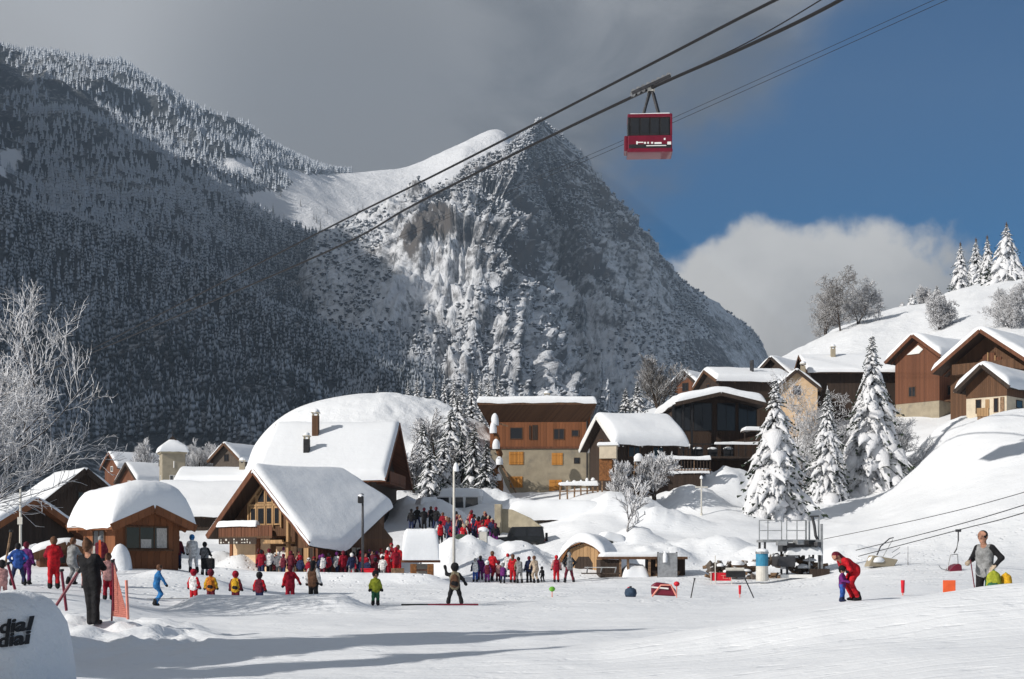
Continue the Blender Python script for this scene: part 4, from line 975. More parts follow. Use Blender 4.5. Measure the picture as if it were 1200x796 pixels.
snow_patch('rail_snow', root, trr, 88 * s, .3, .24, .13, seed=9, nu=22, nv=3, rough=.5)

# -- large dark building with deep open front
Y = 130; s = wpx(Y)
h = gable_house('dark_lodge', 'large dark lodge with wide low roof and deep open balcony front', 'lodge', (845, 460, 128), 3, 7.6, 8, 13, 8.4, oe=.35, og=2.6, snow=.85, up='soffit', roofm='wood_dark', barge='wood_dark', seed=35)
for x in (-3.2, -1.2, 1.0, 3.0): window(h.root, (x, -.04, h.hw - .9), X_, Z_, 1.75, 2.6, 'black', mull=1)
for x in (-4.3, -3.4, -2.6): mb = MB(); mb.bar((x, -2.2, 0), (x, -2.2, h.H - abs(x) * h.tp - .1), .16); mb.build('post', M['black'], h.root)
mb = MB(); mb.box((.2, -1.3, 2.2), (9.2, 2.6, .2)); mb.build('balcony_floor', M['wood_dark'], h.root)
mb = MB()
for q in range(14): mb.box((-4.3 + q * .66, -2.5, 2.8), (.06, .06, 1.1))
mb.bar((-4.4, -2.5, 3.4), (4.6, -2.5, 3.4), .09); mb.bar((-4.4, -2.5, 2.9), (4.6, -2.5, 2.9), .05); mb.build('railing', M['black'], h.root)
def rl(U, V): return U - .6, V - 2.6, 3.45 + 0 * U
snow_patch('rail_snow', h.root, rl, 5.2, .2, .12, .1, seed=2, nu=14, nv=3, rough=.8)
mb = MB(); mb.box((3.6, -1.9, 4.6), (3.0, 1.6, .12)); mb.bar((2.2, -2.5, 2.3), (2.2, -2.5, 4.6), .1); c_ = mb.build('canopy', M['wood_dark'], h.root)
def cp(U, V): return U + 2.1, V - 2.7, 4.67 + 0 * U
snow_patch('canopy_snow', c_, cp, 3.1, 1.7, .34, .25, seed=7, nu=8, nv=5)
for q, (x, y) in enumerate(((-2.0, -1.8), (-.6, -1.6), (.8, -1.9))): mb = MB(); mb.box((x, y, 2.65), (.8, .5, .7)); snow_ball('bench_snow', mb.build('bench', M['black'], h.root), (x, y, 3.0), .45, .3, .2, q)

# -- houses behind the lodge
h = gable_house('red_gabled_house', 'small red gabled house behind the left end of the dark lodge', 'house', (800, 434, 165), -42, 4.6, 8.0, 40, 15, oe=.6, og=.6, snow=.55, up='wood_red', barge='wood_dark', seed=41)
window(h.root, (0, -.035, h.hw + .2), X_, Z_, .9, 1.0, 'wood_dark')
h = gable_house('low_house', 'low snow covered house with forked metal flue behind the dark lodge', 'house', (825, 434, 156), -80, 7.5, 8.0, 20, 14, oe=.6, og=.5, snow=.6, up='wood_dark', seed=42)
window(h.root, (0, -.035, h.hw - .4), X_, Z_, 1., 1., 'wood_brown')
mb = MB()
for x in (-.25, .25): mb.tube([(2.4 + x, 4.2, h.H - 1.2), (2.4 + x, 4.2, h.H + .9)], .14, 8)
mb.tube([(2.1, 4.2, h.H + .1), (2.7, 4.2, h.H + .1)], .12, 6); mb.build('flue', M['steel_dark'], h.root)
h = gable_house('dark_gabled_house', 'dark gabled house directly behind the top of the leftmost snowy fir', 'house', (903, 418, 164), -40, 5.0, 7.5, 42, 15, oe=.6, og=.7, snow=.6, up='wood_dark', barge='wood_dark', seed=43)
window(h.root, (0, -.035, h.hw), X_, Z_, .9, 1.0, 'wood_brown')
h = gable_house('beige_gabled_house', 'beige rendered gable between the two tall firs below a wide roof', 'house', (934, 433, 150), -12, 4.2, 7, 40, 13, oe=.45, og=.5, snow=.5, up='stucco_tan', barge='wood_dark', seed=44)
window(h.root, (0, -.035, h.hw - .2), X_, Z_, .8, 1.0, 'wood_brown')
chimney(h.root, .6, 4, h.H - .7, .55, 1.6, 'stucco_grey')
h = gable_house('wide_roofed_house', 'dark walled house under a wide low snow roof behind the tallest fir', 'house', (1078, 416, 160), 88, 9.6, 12.5, 24, 15.2, oe=1.0, og=.6, snow=.38, up='wood_dark', roofm='soffit', seed=45)
window(h.root, (-4.835, 2.2, h.hw - .9), (0, -1, 0), Z_, 2.0, 1.0, 'black'); window(h.root, (-4.835, 5.2, h.hw - .9), (0, -1, 0), Z_, 1.2, 1.0, 'black')
mb = MB(); mb.tube([(-3.6, 2.6, h.H - 2.2), (-3.6, 2.6, h.H + .3)], .1, 6); p_ = mb.build('flue', M['steel_dark'], h.root); snow_ball('snow_cap', p_, (-3.6, 2.6, h.H - 1.3), .5, .5, .4, 3)
chimney(h.root, -1.5, 9.5, h.H - 1, .5, 1.5, 'stucco_grey')
for yy in (2.3, 6.0): mb = MB(); mb.bar((-5.6, yy, 0), (-5.6, yy, h.hw), .14); mb.build('post', M['logs'], h.root)

# -- chalets on the right
h = gable_house('brown_chalet', 'tall narrow brown chalet with rendered ground floor left of the biggest gable', 'chalet', (1069, 392, 150), -50, 5.4, 9.2, 37, 14.6, oe=.75, og=.9, snow=.85, split=3.4, low='stucco_grey', up='wood_red', barge='wood_red', seed=51)
mb = MB(); mb.prism([(-1.2, h.H - 2.0), (.3, h.H - 2.0), (.8, h.H - 1.6), (.2, h.H - 1.1)], -.14, -.045); mb.build('gable_panel', M['white'], h.root)
window(h.root, (-.6, -.035, 4.6), X_, Z_, .9, 1.1, 'wood_brown'); window(h.root, (2.735, 2.0, 4.6), (0, 1, 0), Z_, 1.0, 1.0, 'wood_dark')
mb = MB(); mb.box((2.72, 5.6, 1.15), (.12, 2.0, 2.1)); mb.build('garage_door', M['wood_red'], h.root)
mb = MB(); mb.box((3.25, 4.5, 3.4), (1.0, 7.5, .16)); mb.box((3.72, 4.5, 3.9), (.06, 7.5, .8)); mb.build('balcony', M['wood_brown'], h.root)
h = gable_house('big_gabled_chalet', 'broad chalet at right edge with the biggest dark gable and heavy roof snow', 'chalet', (1148, 386, 138), -44, 8.2, 12, 36, 15.2, oe=1.05, og=2.2, snow=.9, up='wood_brown', roofm='soffit', barge='wood_red', seed=52)
for x in (-.4, .3, 1.0, 1.7): mb = MB(); mb.box((x, -.1, h.H - 2.75 - abs(x) * .45), (.55, .12, 1.7 - abs(x) * .5)); mb.build('gable_board', M['wood_red'], h.root)
for x in (-.1, .65, 1.4, 2.1): mb = MB(); mb.box((x, -.16, h.H - 2.85 - abs(x) * .45), (.14, .14, 1.7 - abs(x) * .4)); mb.build('gable_post', M['wood_tan'], h.root)
mb = MB(); mb.box((0, -.8, h.hw - .9), (6.4, 1.6, .16)); mb.box((0, -1.58, h.hw - .4), (6.4, .06, .9)); mb.build('balcony', M['wood_brown'], h.root)
for x in (-1.6, 0, 1.6): window(h.root, (x, -.04, h.hw - 2.2), X_, Z_, 1.0, 1.2, 'wood_brown')
h = gable_house('cream_chalet', 'small cream rendered chalet in front of the big gable at right edge', 'chalet', (1150, 427, 129), -44, 3.9, 8.5, 40, 14.2, oe=.7, og=1.0, snow=.85, split=2.05, low='stucco_cream', up='wood_brown', barge='wood_dark', seed=53)
window(h.root, (-.75, -.005, 1.25), X_, Z_, .55, 1.3, 'wood_brown', mull=0); window(h.root, (.95, -.005, 1.25), X_, Z_, .45, 1.3, 'wood_brown', mull=0)
mb = MB(); mb.box((1.55, -.05, 1.15), (.35, .1, 1.6)); mb.build('stacked_logs', M['logs'], h.root)
window(h.root, (1.955, 2.6, 1.45), (0, 1, 0), Z_, 1.3, .75, 'wood_dark', mull=0)
c = P(1152, 488, 124); root = thing('log_seat', 'pale tan wooden seat standing before the cream chalet', 'seat', (c.x, 124, gz_at(c.x, 124)), R(-25)); dz = max(.2, c.z - root.location.z)
mb = MB(); mb.box((0, 0, dz + .3), (1.0, .7, .75)); mb.build('seat', M['wood_tan'], root, bevel=.04)
mb = MB(); mb.box((.35, .2, dz + 1.0), (.35, .3, .9)); mb.build('backrest', M['wood_tan'], root, bevel=.04)
mb = MB(); mb.box((0, 0, dz * .5 - .2), (.9, .6, dz + .3)); mb.build('base', M['logs'], root)
# ------------------------------------------------------------------ trees that can be told apart
def tree(name, label, cat, p, group=None, rz=0.): return thing(name, label, cat, p, rz, group)
def base_at(px, py, Y): return P(px, py, Y)
# frosted bare tree at the left edge
p = on(-128, 41); t = tree('bare_tree', 'tall bare tree with frosted twigs reaching into the picture at the left edge', 'tree', p)
bare_tree(t, 10.2, 5, spread=.46, levels=4, kids=(10, 8, 6, 4), tr=.12, up=.45, trunks=4, bend=.13, thin=.012)
# three big firs on the slope
for px, Y, top, wd, seed, lab, tp_ in ((909, 114, 440, 84, 21, 'broad snow laden fir, front one of three, with blunt bare top', .85), (970, 122, 452, 52, 22, 'slender snow laden fir standing between two bigger firs', .9), (1022, 125, 388, 92, 23, 'tallest snow laden fir with thin spire on the right slope', .95)):
    p = on(px, Y); H = CZ + (HZ - top) / F * Y - p.z
    t = tree('fir_tree', lab, 'tree', p); fir(t, H, wd / 2 * Y / F * 1.34, seed, dens=2.0, load=1.02, taper=tp_, tip=.12, droop=1.6)
for px, Y, top, seed, lab in ((938, 128, 452, 31, 'pale frosted leafless tree between the front fir and slender fir'), (1056, 130, 480, 32, 'frosted leafless bush right of the tallest fir'), (993, 131, 500, 33, 'frosted leafless bush filling the gap left of the tallest fir')):
    p = on(px, Y); H = CZ + (HZ - top) / F * Y - p.z
    t = tree('frosted_tree', lab, 'tree', p); bare_tree(t, H * 1.15, seed, spread=.6, levels=4, kids=(11, 8, 5, 3), tr=.09, up=.35, trunks=4, thin=.022, start=.06)
# firs on the hill top
for px, top, wd, seed, lab in ((1126, 284, 30, 41, 'leftmost of the four snowy firs on the hill top'), (1145, 279, 36, 42, 'second snowy fir from left on the hill top'), (1158, 276, 32, 43, 'third hill top fir, close beside the tallest one'), (1179, 261, 62, 44, 'tallest and widest of the four firs on the hill top')):
    p = on_hill(px, {1126: 337, 1145: 334, 1158: 332, 1179: 330}[px]); H = CZ + (HZ - top) / F * p.y - p.z
    t = tree('fir_tree', lab, 'tree', p); fir(t, H * .985, wd / 2 * p.y / F * 1.1, seed, dens=1.2, load=1.0, taper=.85, tip=.15, droop=1.4, brown_top=True)
for px, py, top, sp_, seed, lev, tw, lab in ((984, 388, 322, .5, 51, 4, 'twig_bare', 'large leafless brown grey tree on the hill ridge'), (1006, 380, 332, .5, 52, 4, 'twig', 'frosted leafless tree just right of the ridge tree'), (968, 394, 345, .5, 53, 3, 'twig_bare', 'low leafless tree at the left end of the hill ridge'),
                                       (1100, 388, 344, .6, 54, 4, 'twig', 'round frosted leafless tree above the brown chalet'), (1182, 384, 328, .6, 55, 4, 'twig', 'wide frosted leafless tree above the right edge chalets'), (1085, 356, 334, .55, 56, 3, 'twig', 'small frosted tree on the ridge left of the four firs')):
    p = on_hill(px, py); H = CZ + (HZ - top) / F * p.y - p.z
    t = tree('leafless_tree', lab, 'tree', p); bare_tree(t, H * 1.2, seed, spread=sp_ + .12, levels=lev, kids=(13, 9, 6, 3) if lev == 4 else (16, 11, 8), tr=.018 * H, up=.25, trunks=3 if seed != 51 else 1, twig=tw, thin=.045, start=.12)
for px, py, top, wd, seed, lab in ((1030, 370, 341, 14, 61, 'small dark conifer beside the leafless ridge trees'), (1056, 362, 354, 12, 62, 'tiny snow covered conifer alone on the ridge'), (1070, 357, 344, 14, 63, 'small snowy conifer at the foot of the ridge firs'), (1098, 350, 334, 14, 64, 'little snowy conifer leaning on the upper ridge')):
    p = on_hill(px, py); H = CZ + (HZ - top) / F * p.y - p.z
    t = tree('conifer', lab, 'tree', p); blob_tree(t, H, wd / 2 * p.y / F * 1.2, seed, n=60)
# conifers behind the knoll and block
protos = []
for q, sd in enumerate((71, 72, 73)):
    t = tree('conifer', 'x', 'tree', (0, 0, 0), 'frosted conifers in a row behind the knoll'); blob_tree(t, 10., 2.1, sd, n=110); protos.append(t)
row = ((478, 446, 'leftmost conifer of the frosted row above the knoll'), (489, 441, 'second conifer from left in the frosted row'), (509, 443, 'conifer left of the gap in the frosted row'), (521, 440, 'conifer right of the gap in the frosted row'), (532, 438, 'slim conifer in the middle of the frosted row'),
       (542, 441, 'broad conifer right of the middle of the frosted row'), (553, 437, 'tall conifer in the right half of the frosted row'), (563, 441, 'third conifer from the block in the frosted row'), (573, 438, 'second conifer from the block in the frosted row'), (584, 441, 'conifer touching the apartment block roof in the frosted row'), (443, 452, 'small conifer showing above the knoll crest, apart from the row'), (497, 452, 'short conifer half hidden in the frosted row'))
for q, (px, top, lab) in enumerate(row):
    o = protos[q] if q < 3 else copy_tree(protos[q % 3]); Y = 172 + (q * 37 % 11); b = P(px, 512, Y); H = (512 - top) / F * Y
    o.location = b; k_ = H / 10.; o.scale = (k_, k_, k_); o.rotation_euler.z = q * 1.3; o['label'] = lab
for px, base, top, Y, seed, lab in ((747, 482, 446, 150, 81, 'snow clotted conifer left of the red gabled house'), (733, 482, 455, 152, 82, 'smaller snow clotted conifer behind the plump house roof'), (790, 475, 446, 156, 84, 'snowy conifer touching the red gabled house')):
    p = P(px, base, Y); t = tree('conifer', lab, 'tree', p); blob_tree(t, (base - top) * Y / F, (base - top) * Y / F * .33, seed, n=70)
for px, base, top, Y, seed, lab, tw in ((771, 482, 421, 153, 83, 'tall frosted leafless tree behind the plump roof and red gable', 'twig_bare'), (232, 560, 518, 195, 85, 'frosted leafless bush right of the church tower', 'twig'), (252, 560, 522, 196, 86, 'second frosted bush between church tower and stone house', 'twig'), (168, 555, 518, 198, 87, 'frosted bush left of the church tower', 'twig'),
                                        (728, 586, 540, 113, 88, 'frosted fan shaped bush below the narrow gabled house', 'twig'), (766, 582, 530, 114, 89, 'bush with upright snow clotted stems by the terrace', 'twig'), (735, 622, 562, 97, 90, 'tall thin frosted sapling standing on the snow pile', 'twig')):
    p = P(px, base, Y); H = (base - top) * Y / F; t = tree('frosted_bush', lab, 'bush', p)
    bare_tree(t, H * 1.15, seed, spread=.42, levels=3, kids=(11, 8, 6), tr=.014 * H + .03, up=.6, trunks=5 if seed != 90 else 1, twig=tw, thin=.026 if seed < 88 else .035, start=.1)
# dark stemmed snowy shrubs on the knoll's right flank
kn = ((497, 560, 'shrub'), (510, 530, 'shrub'), (522, 575, 'shrub'), (536, 515, 'shrub'), (547, 560, 'shrub'), (505, 590, 'shrub'), (528, 545, 'shrub'), (486, 575, 'shrub'))
kl = ('snowy shrub on the knoll, beside the chalet roof end', 'snowy shrub high on the left of the knoll flank', 'snowy shrub low in the middle of the knoll flank', 'topmost snowy shrub on the knoll flank', 'snowy shrub at the knoll foot near the apartment block', 'lowest snowy shrub behind the chalet eave', 'snowy shrub in the centre of the knoll flank', 'snowy shrub half behind the broad roofed house')
sp0 = []
for q, (px, py, _) in enumerate(kn):
    a_, b_ = px_of(KNOLL); d = (a_ - px) ** 2 + (b_ - py) ** 2; d[:14] += 1e4; i = np.unravel_index(np.argmin(d), d.shape); p = Vector(KNOLL[i]); p.y -= .4
    if q < 3:
        t = tree('shrub' if q == 1 else 'fir_tree', kl[q], 'shrub' if q == 1 else 'tree', p, 'snowy growth on the knoll')
        if q != 1: fir(t, 4.8, 1.7, 101 + q, dens=.9, load=.95, taper=.8, tip=.15, droop=1.3)
        else: bare_tree(t, 4.2, 101 + q, spread=.5, levels=3, kids=(8, 6, 5), tr=.09, up=.4, trunks=5, twig='twig', thin=.045, start=.1)
        sp0.append(t)
    else:
        t = copy_tree(sp0[q % 3]); t.location = p; t['label'] = kl[q]; t.scale = (.8 + .07 * q, .8 + .07 * q, .7 + .06 * q)
    if q % 3 != 1: t['label'] = t['label'].replace('snowy shrub', 'little snowy fir')
    t.rotation_euler.z = q * 2.1
for px, base, top, Y, seed, lab in ((556, 570, 494, 122, 111, 'dark snow streaked fir against the left of the apartment block'), (570, 575, 514, 121, 112, 'smaller dark fir squeezed beside the apartment block'), (541, 560, 507, 124, 113, 'dark snowy fir on the knoll left of the block')):
    p = P(px, base, Y); t = tree('fir_tree', lab, 'tree', p); fir(t, (base - top) * Y / F, (base - top) * Y / F * .27, seed, dens=.9, load=.72, taper=.8)
# firs beyond the left edge whose shadow falls across the foreground
for x, y, H, Rb, seed, lab in ((-13.2, 21.5, 10.5, 3.4, 121, 'snowy fir outside the left edge shading the foreground snow'), (-16.5, 17.5, 10.0, 3.6, 122, 'second snowy fir outside the left edge beside the other'), (-14.6, 19.3, 11, 3.9, 123, 'biggest snowy fir outside the left edge between two others'), (-14.5, 16.0, 10, 3.6, 124, 'fourth snowy fir outside the left edge, nearer the camera'), (-13.0, 8.0, 9, 3.2, 125, 'nearest snowy fir outside the left edge beside the padded barrier')):
    t = tree('fir_tree', lab, 'tree', (x, y, gz_at(x, y))); fir(t, H, Rb, seed, dens=1.6, load=1.3)
# lone conifers on the far snowfield
lone = None
LP = ((330, 232), (334, 262), (322, 250), (408, 257), (419, 251), (425, 246), (401, 262), (415, 262), (371, 262), (376, 270), (366, 256), (489, 236), (497, 228), (505, 226), (383, 250), (352, 240))
LW = ('at the upper left of', 'low at the left of', 'beside the clearing left of', 'in the middle of', 'right of the middle of', 'uphill in the middle of', 'below the middle of', 'lowest in the middle of', 'under the cable on', 'just below the cable on', 'above the cable on', 'near the peak on', 'close under the peak ridge on', 'highest near the peak ridge on', 'left of the cable crossing on', 'alone on the left part of')
for q, (px, py) in enumerate(LP):
    a_, b_ = px_of(LMG); d = (a_ - px) ** 2 + (b_ - py) ** 2 + 1e6 * (LMG[..., 1] < 800); d[:46] += 30; i = np.unravel_index(np.argmin(d), d.shape)
    if lone is None: lone = tree('conifer', '', 'tree', (0, 0, 0), 'lone conifers on the far snowfield'); fir(lone, 10, 2.4, 131, dens=.35, load=.45); t = lone
    else: t = copy_tree(lone)
    t.location = Vector(LMG[i]); k_ = random.uniform(1.0, 2.1) * (1.3 if q in (1, 8, 9) else 1); t.scale = (k_, k_, k_ * 1.15); t['label'] = 'tiny dark conifer ' + LW[q] + ' the far snowfield'
# ------------------------------------------------------------------ people: one continuous skin each (smooth union of tapered limbs, meshed on a grid)
def sdf_mesh(prims, vox, k):
    A = np.array([p[0] for p in prims], float); B = np.array([p[1] for p in prims], float); ra = np.array([p[2] for p in prims]); rb = np.array([p[3] for p in prims]); mi = np.array([p[4] for p in prims])
    rm = np.maximum(ra, rb)[:, None]; lo = np.minimum(A, B) - rm; hi = np.maximum(A, B) + rm; lo = lo.min(0) - 2 * vox; hi = hi.max(0) + 2 * vox
    n = np.ceil((hi - lo) / vox).astype(int) + 1
    g = np.stack(np.meshgrid(*[lo[i] + np.arange(n[i]) * vox for i in range(3)], indexing='ij'), -1)
    def dist(Q):
        D_ = []
        for a, b, r0, r1 in zip(A, B, ra, rb):
            ab = b - a; t = np.clip(((Q - a) @ ab) / max(ab @ ab, 1e-9), 0, 1)
            D_.append(np.linalg.norm(Q - a - t[..., None] * ab, axis=-1) - (r0 + (r1 - r0) * t))
        return np.stack(D_, 0)
    Dm = dist(g); m = Dm.min(0); S = m - k * np.log(np.exp(-(Dm - m) / k).sum(0))
    # surface nets
    c = (S < 0); nx, ny, nz = c.shape
    corners = [(i, j, l) for i in (0, 1) for j in (0, 1) for l in (0, 1)]
    cs = np.stack([S[i:nx - 1 + i, j:ny - 1 + j, l:nz - 1 + l] for i, j, l in corners], -1); inside = cs < 0
    act = inside.any(-1) & ~inside.all(-1); idx = -np.ones(act.shape, int); idx[act] = np.arange(act.sum()); cv = cs[act]; pos = np.zeros((len(cv), 3)); cnt = np.zeros(len(cv))
    for a in range(8):
        for b in range(a + 1, 8):
            da = np.array(corners[a]); db = np.array(corners[b])
            if abs(da - db).sum() != 1: continue
            va, vb = cv[:, a], cv[:, b]; x = (va < 0) != (vb < 0); t = np.where(x, va / (va - vb + 1e-12), 0)
            pos += np.where(x[:, None], da + (db - da) * t[:, None], 0); cnt += x
    V = lo + (np.argwhere(act) + pos / cnt[:, None]) * vox
    quads = []
    for ax in range(3):
        s0 = [slice(None)] * 3; s1 = [slice(None)] * 3; s0[ax] = slice(0, -1); s1[ax] = slice(1, None)
        x = c[tuple(s0)] != c[tuple(s1)]; e = np.argwhere(x); o1, o2 = [i for i in range(3) if i != ax]
        e = e[(e[:, o1] > 0) & (e[:, o2] > 0) & (e[:, o1] < c.shape[o1] - 1) & (e[:, o2] < c.shape[o2] - 1)]
        fl_ = c[tuple(s0)][tuple(e.T)]
        def cell(d1, d2):
            q = e.copy(); q[:, o1] += d1; q[:, o2] += d2; return idx[tuple(q.T)]
        q = np.stack([cell(-1, -1), cell(0, -1), cell(0, 0), cell(-1, 0)], -1)
        flip = fl_ ^ (ax == 1); q = np.where(flip[:, None], q, q[:, ::-1]); quads.append(q)
    quads = np.concatenate(quads); quads = quads[(quads >= 0).all(1)]
    fc = V[quads].mean(1); fm = mi[np.argmin(dist(fc), 0)]
    return V, quads, fm
# material slots: 0 trousers 1 jacket 2 skin 3 hat or hair 4 gloves 5 boots 6 sleeves 7 dark details
def figure(arms='down', legs='stand', hatr=.112, child=False, hair=False, lean=(0, 0), head=(0, 0), bulky=1., fingers=False, face=True):
    pr = []
    def c(a, b, r0, r1, m): pr.append((a, b, r0, r1, m))
    lx, ly = lean
    hip = np.array([0, 0, .93]); ch = np.array([lx * .6, ly * .6, 1.27]); nk = np.array([lx, ly, 1.46]); hd = nk + np.array([head[0], head[1] - .015, .17])
    hd += np.array([lx, ly, 0]) * .25
    B_ = bulky
    for s in (-1, 1):
        c(hip + (s * .065, 0, 0), ch + (s * .075, 0, 0), .125 * B_, .135 * B_, 1); c(hip + (s * .07, 0, -.10), hip + (s * .06, 0, .02), .128 * B_, .125 * B_, 1)
        c(ch + (s * .07, 0, 0), nk + (s * .12, 0, -.06), .13 * B_, .075 * B_, 1)
        hipj = hip + np.array([s * .095, 0, -.06])
        if legs == 'stand': kn_ = np.array([s * .115, -.02, .50]); an = np.array([s * .125, .02, .10])
        elif legs == 'wide': kn_ = np.array([s * .19, -.05, .50]); an = np.array([s * .27, .02, .10])
        elif legs == 'walk': kn_ = np.array([s * .10, -.12 * s - .04, .50]); an = np.array([s * .11, -.20 * s + .06, .12])
        elif legs == 'bent': kn_ = np.array([s * .14, -.20, .52]); an = np.array([s * .15, .05, .10])
        elif legs == 'tight': kn_ = np.array([s * .07, .02, .50]); an = np.array([s * .06, .05, .10])
        c(hipj, kn_, .108 * B_, .080 * B_, 0); c(kn_, an, .080 * B_, .064 * B_, 0); c(an, an + (0, -.02, .12), .072, .07, 5); c(an + (0, .05, -.05), an + (s * .02, -.15, -.055), .052, .045, 5)
        sh = nk + np.array([s * .175, 0, -.075])
        A_ = {'down': ((.10, .03, -.27), (.03, -.10, -.24)), 'fwd': ((.09, -.08, -.25), (-.06, -.25, -.06)), 'out': ((.17, -.02, -.22), (.10, -.12, -.20)), 'hips': ((.19, .07, -.22), (-.10, -.10, -.17)),
              'hold': ((.06, -.16, -.22), (-.13, -.22, .03)), 'low': ((.05, -.16, -.24), (-.05, -.14, -.23)), 'up': ((.16, -.05, .02), (.05, -.12, .22))}
        key = arms if isinstance(arms, str) else arms[0 if s < 0 else 1]; e, h_ = A_[key]
        el = sh + np.array([s * e[0], e[1], e[2]]); ha = el + np.array([s * h_[0], h_[1], h_[2]])
        c(sh, el, .078 * B_, .060 * B_, 6); c(el, ha, .060 * B_, .046 * B_, 6)
        d = (ha - el) / np.linalg.norm(ha - el)
        if fingers:
            c(ha, ha + d * .07, .036, .040, 4); side = np.cross(d, (0, 0, 1.)); side = side / (np.linalg.norm(side) + 1e-9)
            curl = np.cross(side, d) * s * .5
            for q, L_ in enumerate((.075, .085, .08, .06)):
                b0 = ha + d * .085 + side * (q - 1.5) * .024; m_ = b0 + d * L_ * .6; c(b0, m_, .0135, .0125, 4); c(m_, m_ + (d * .7 - np.array([0, 0, .7])) * L_ * .6, .0125, .011, 4)
            tb = ha + d * .02 + side * -.045; c(tb, tb + d * .05 - side * .03, .016, .013, 4)
        else:
            c(ha, ha + d * .075, .050, .047, 4); side = np.cross(d, (0, 0, 1.)); side = side / (np.linalg.norm(side) + 1e-9); c(ha + d * .03, ha + d * .065 - side * s * .06, .024, .02, 4)
    c(nk - (0, 0, .06), hd - (0, 0, .08), .068, .058, 1 if not hair else 2)
    c(hd + (0, 0, -.045), hd + (0, .005, .035), .078, .098, 2)
    if face:
        c(hd + (0, -.092, .0), hd + (0, -.108, -.022), .014, .019, 2)
        for s in (-1, 1):
            c(hd + (s * .098, .01, .0), hd + (s * .1, .012, -.03), .018, .014, 2); c(hd + (s * .036, -.080, .022), hd + (s * .036, -.081, .022), .006, .006, 7)
    if hair:
        c(hd + (0, .018, .03), hd + (0, .03, .05), .104, .100, 3); c(hd + (0, .07, .0), hd + (0, .075, -.06), .07, .05, 3)
        if hair == 'bun': c(hd + (0, .06, .13), hd + (0, .065, .15), .055, .05, 3)
        if hair == 'long': c(hd + (0, .07, -.02), hd + (0, .09, -.22), .085, .06, 3)
    else:
        c(hd + (0, .022, .045), hd + (0, .03, .055), hatr, hatr - .006, 3); c(hd + (0, .06, -.03), hd + (0, .06, -.02), .075, .08, 3)
        if child or hatr > .115: c(hd + (-.06, -.078, .05), hd + (.06, -.078, .05), .032, .032, 7)
    if child:                                                     # shorter limbs, bigger head
        out = []
        for a, b, r0, r1, m in pr:
            a = np.array(a, float); b = np.array(b, float); isH = m in (2, 3, 7)
            f = lambda p_: np.array([p_[0] * .80, p_[1] * .80, p_[2] * .70 if p_[2] < 1.4 else .98 + (p_[2] - 1.4) * .98])
            if isH:
                hc = hd; a2 = f(hc) + (a - hc) * 1.0; b2 = f(hc) + (b - hc) * 1.0; out.append((a2, b2, r0, r1, m))
            else: out.append((f(a), f(b), r0 * .82, r1 * .82, m))
        pr = out
    return [(np.array(a, float), np.array(b, float), r0, r1, m) for a, b, r0, r1, m in pr]
PM = {}
def pmesh(key, vox=.042, k=.022, tilt=None, **kw):
    if key in PM: return PM[key]
    pr = figure(**kw)
    if tilt is not None:                                          # bend everything above the hips forward
        ang, piv = tilt; piv = np.array(piv); ca, sa_ = math.cos(ang), math.sin(ang)
        def bend(p_):
            q = p_ - piv; w_ = min(1, max(0, (q[2] + .02) / .12)); 
            if w_ <= 0: return p_
            y, z = q[1], q[2]; r = np.array([q[0], y * ca - z * sa_, y * sa_ + z * ca]); return piv + q * (1 - w_) + r * w_
        pr = [(bend(a), bend(b), r0, r1, m) for a, b, r0, r1, m in pr]
    V, Q, fm = sdf_mesh(pr, vox, k); V[:, 2] -= V[:, 2].min()
    me = bpy.data.meshes.new('person_' + key); me.vertices.add(len(V)); me.vertices.foreach_set('co', V.astype(np.float32).ravel()); me.loops.add(Q.size); me.loops.foreach_set('vertex_index', Q.astype(np.int32).ravel())
    me.polygons.add(len(Q)); me.polygons.foreach_set('loop_start', np.arange(0, Q.size, 4, dtype=np.int32))
    for i in range(8): me.materials.append(None)
    me.polygons.foreach_set('material_index', fm.astype(np.int32)); me.update(calc_edges=True); me.validate(); me.polygons.foreach_set('use_smooth', np.ones(len(me.polygons), bool))
    PM[key] = (me, float(V[:, 2].max())); return PM[key]
CL = {}
def cloth(c, name='cloth'):
    if c not in CL: CL[c] = mat(name, c, .75, .38, 7, .9, 9, spec=.2)
    return CL[c]
C_ = dict(red=(.46, .010, .018), crimson=(.27, .007, .022), maroon=(.12, .012, .025), pink=(.45, .24, .23), navy=(.018, .026, .075), black=(.012, .012, .014), blue=(.03, .09, .34), sky=(.03, .17, .42), purple=(.13, .02, .14), grey=(.24, .245, .25), white=(.72, .72, .72),
          yellow=(.60, .34, .02), lime=(.30, .33, .03), green=(.03, .12, .06), brown=(.12, .06, .035), orange=(.52, .17, .02), beige=(.45, .36, .27), khaki=(.22, .19, .13), teal=(.02, .15, .20))
SKIN = (.42, .22, .15)
def person(label, p, key, h, face, trousers, jacket, hat, gloves='black', boots='black', sleeves=None, group=None, detail=(.012, .012, .014), skin=SKIN, roll=0.):
    me, hh = pmesh(key); o = bpy.data.objects.new('person', me); COL.objects.link(o); o.location = p
    o.rotation_euler = (0, R(roll), R(face)); k_ = h / hh; o.scale = (k_, k_, k_)
    cols = [C_[trousers], C_[jacket], skin, C_[hat], C_[gloves], C_[boots], C_[sleeves or jacket], detail]
    for i, c in enumerate(cols): o.material_slots[i].link = 'OBJECT'; o.material_slots[i].material = cloth(c)
    return tag(o, label, 'person', group)
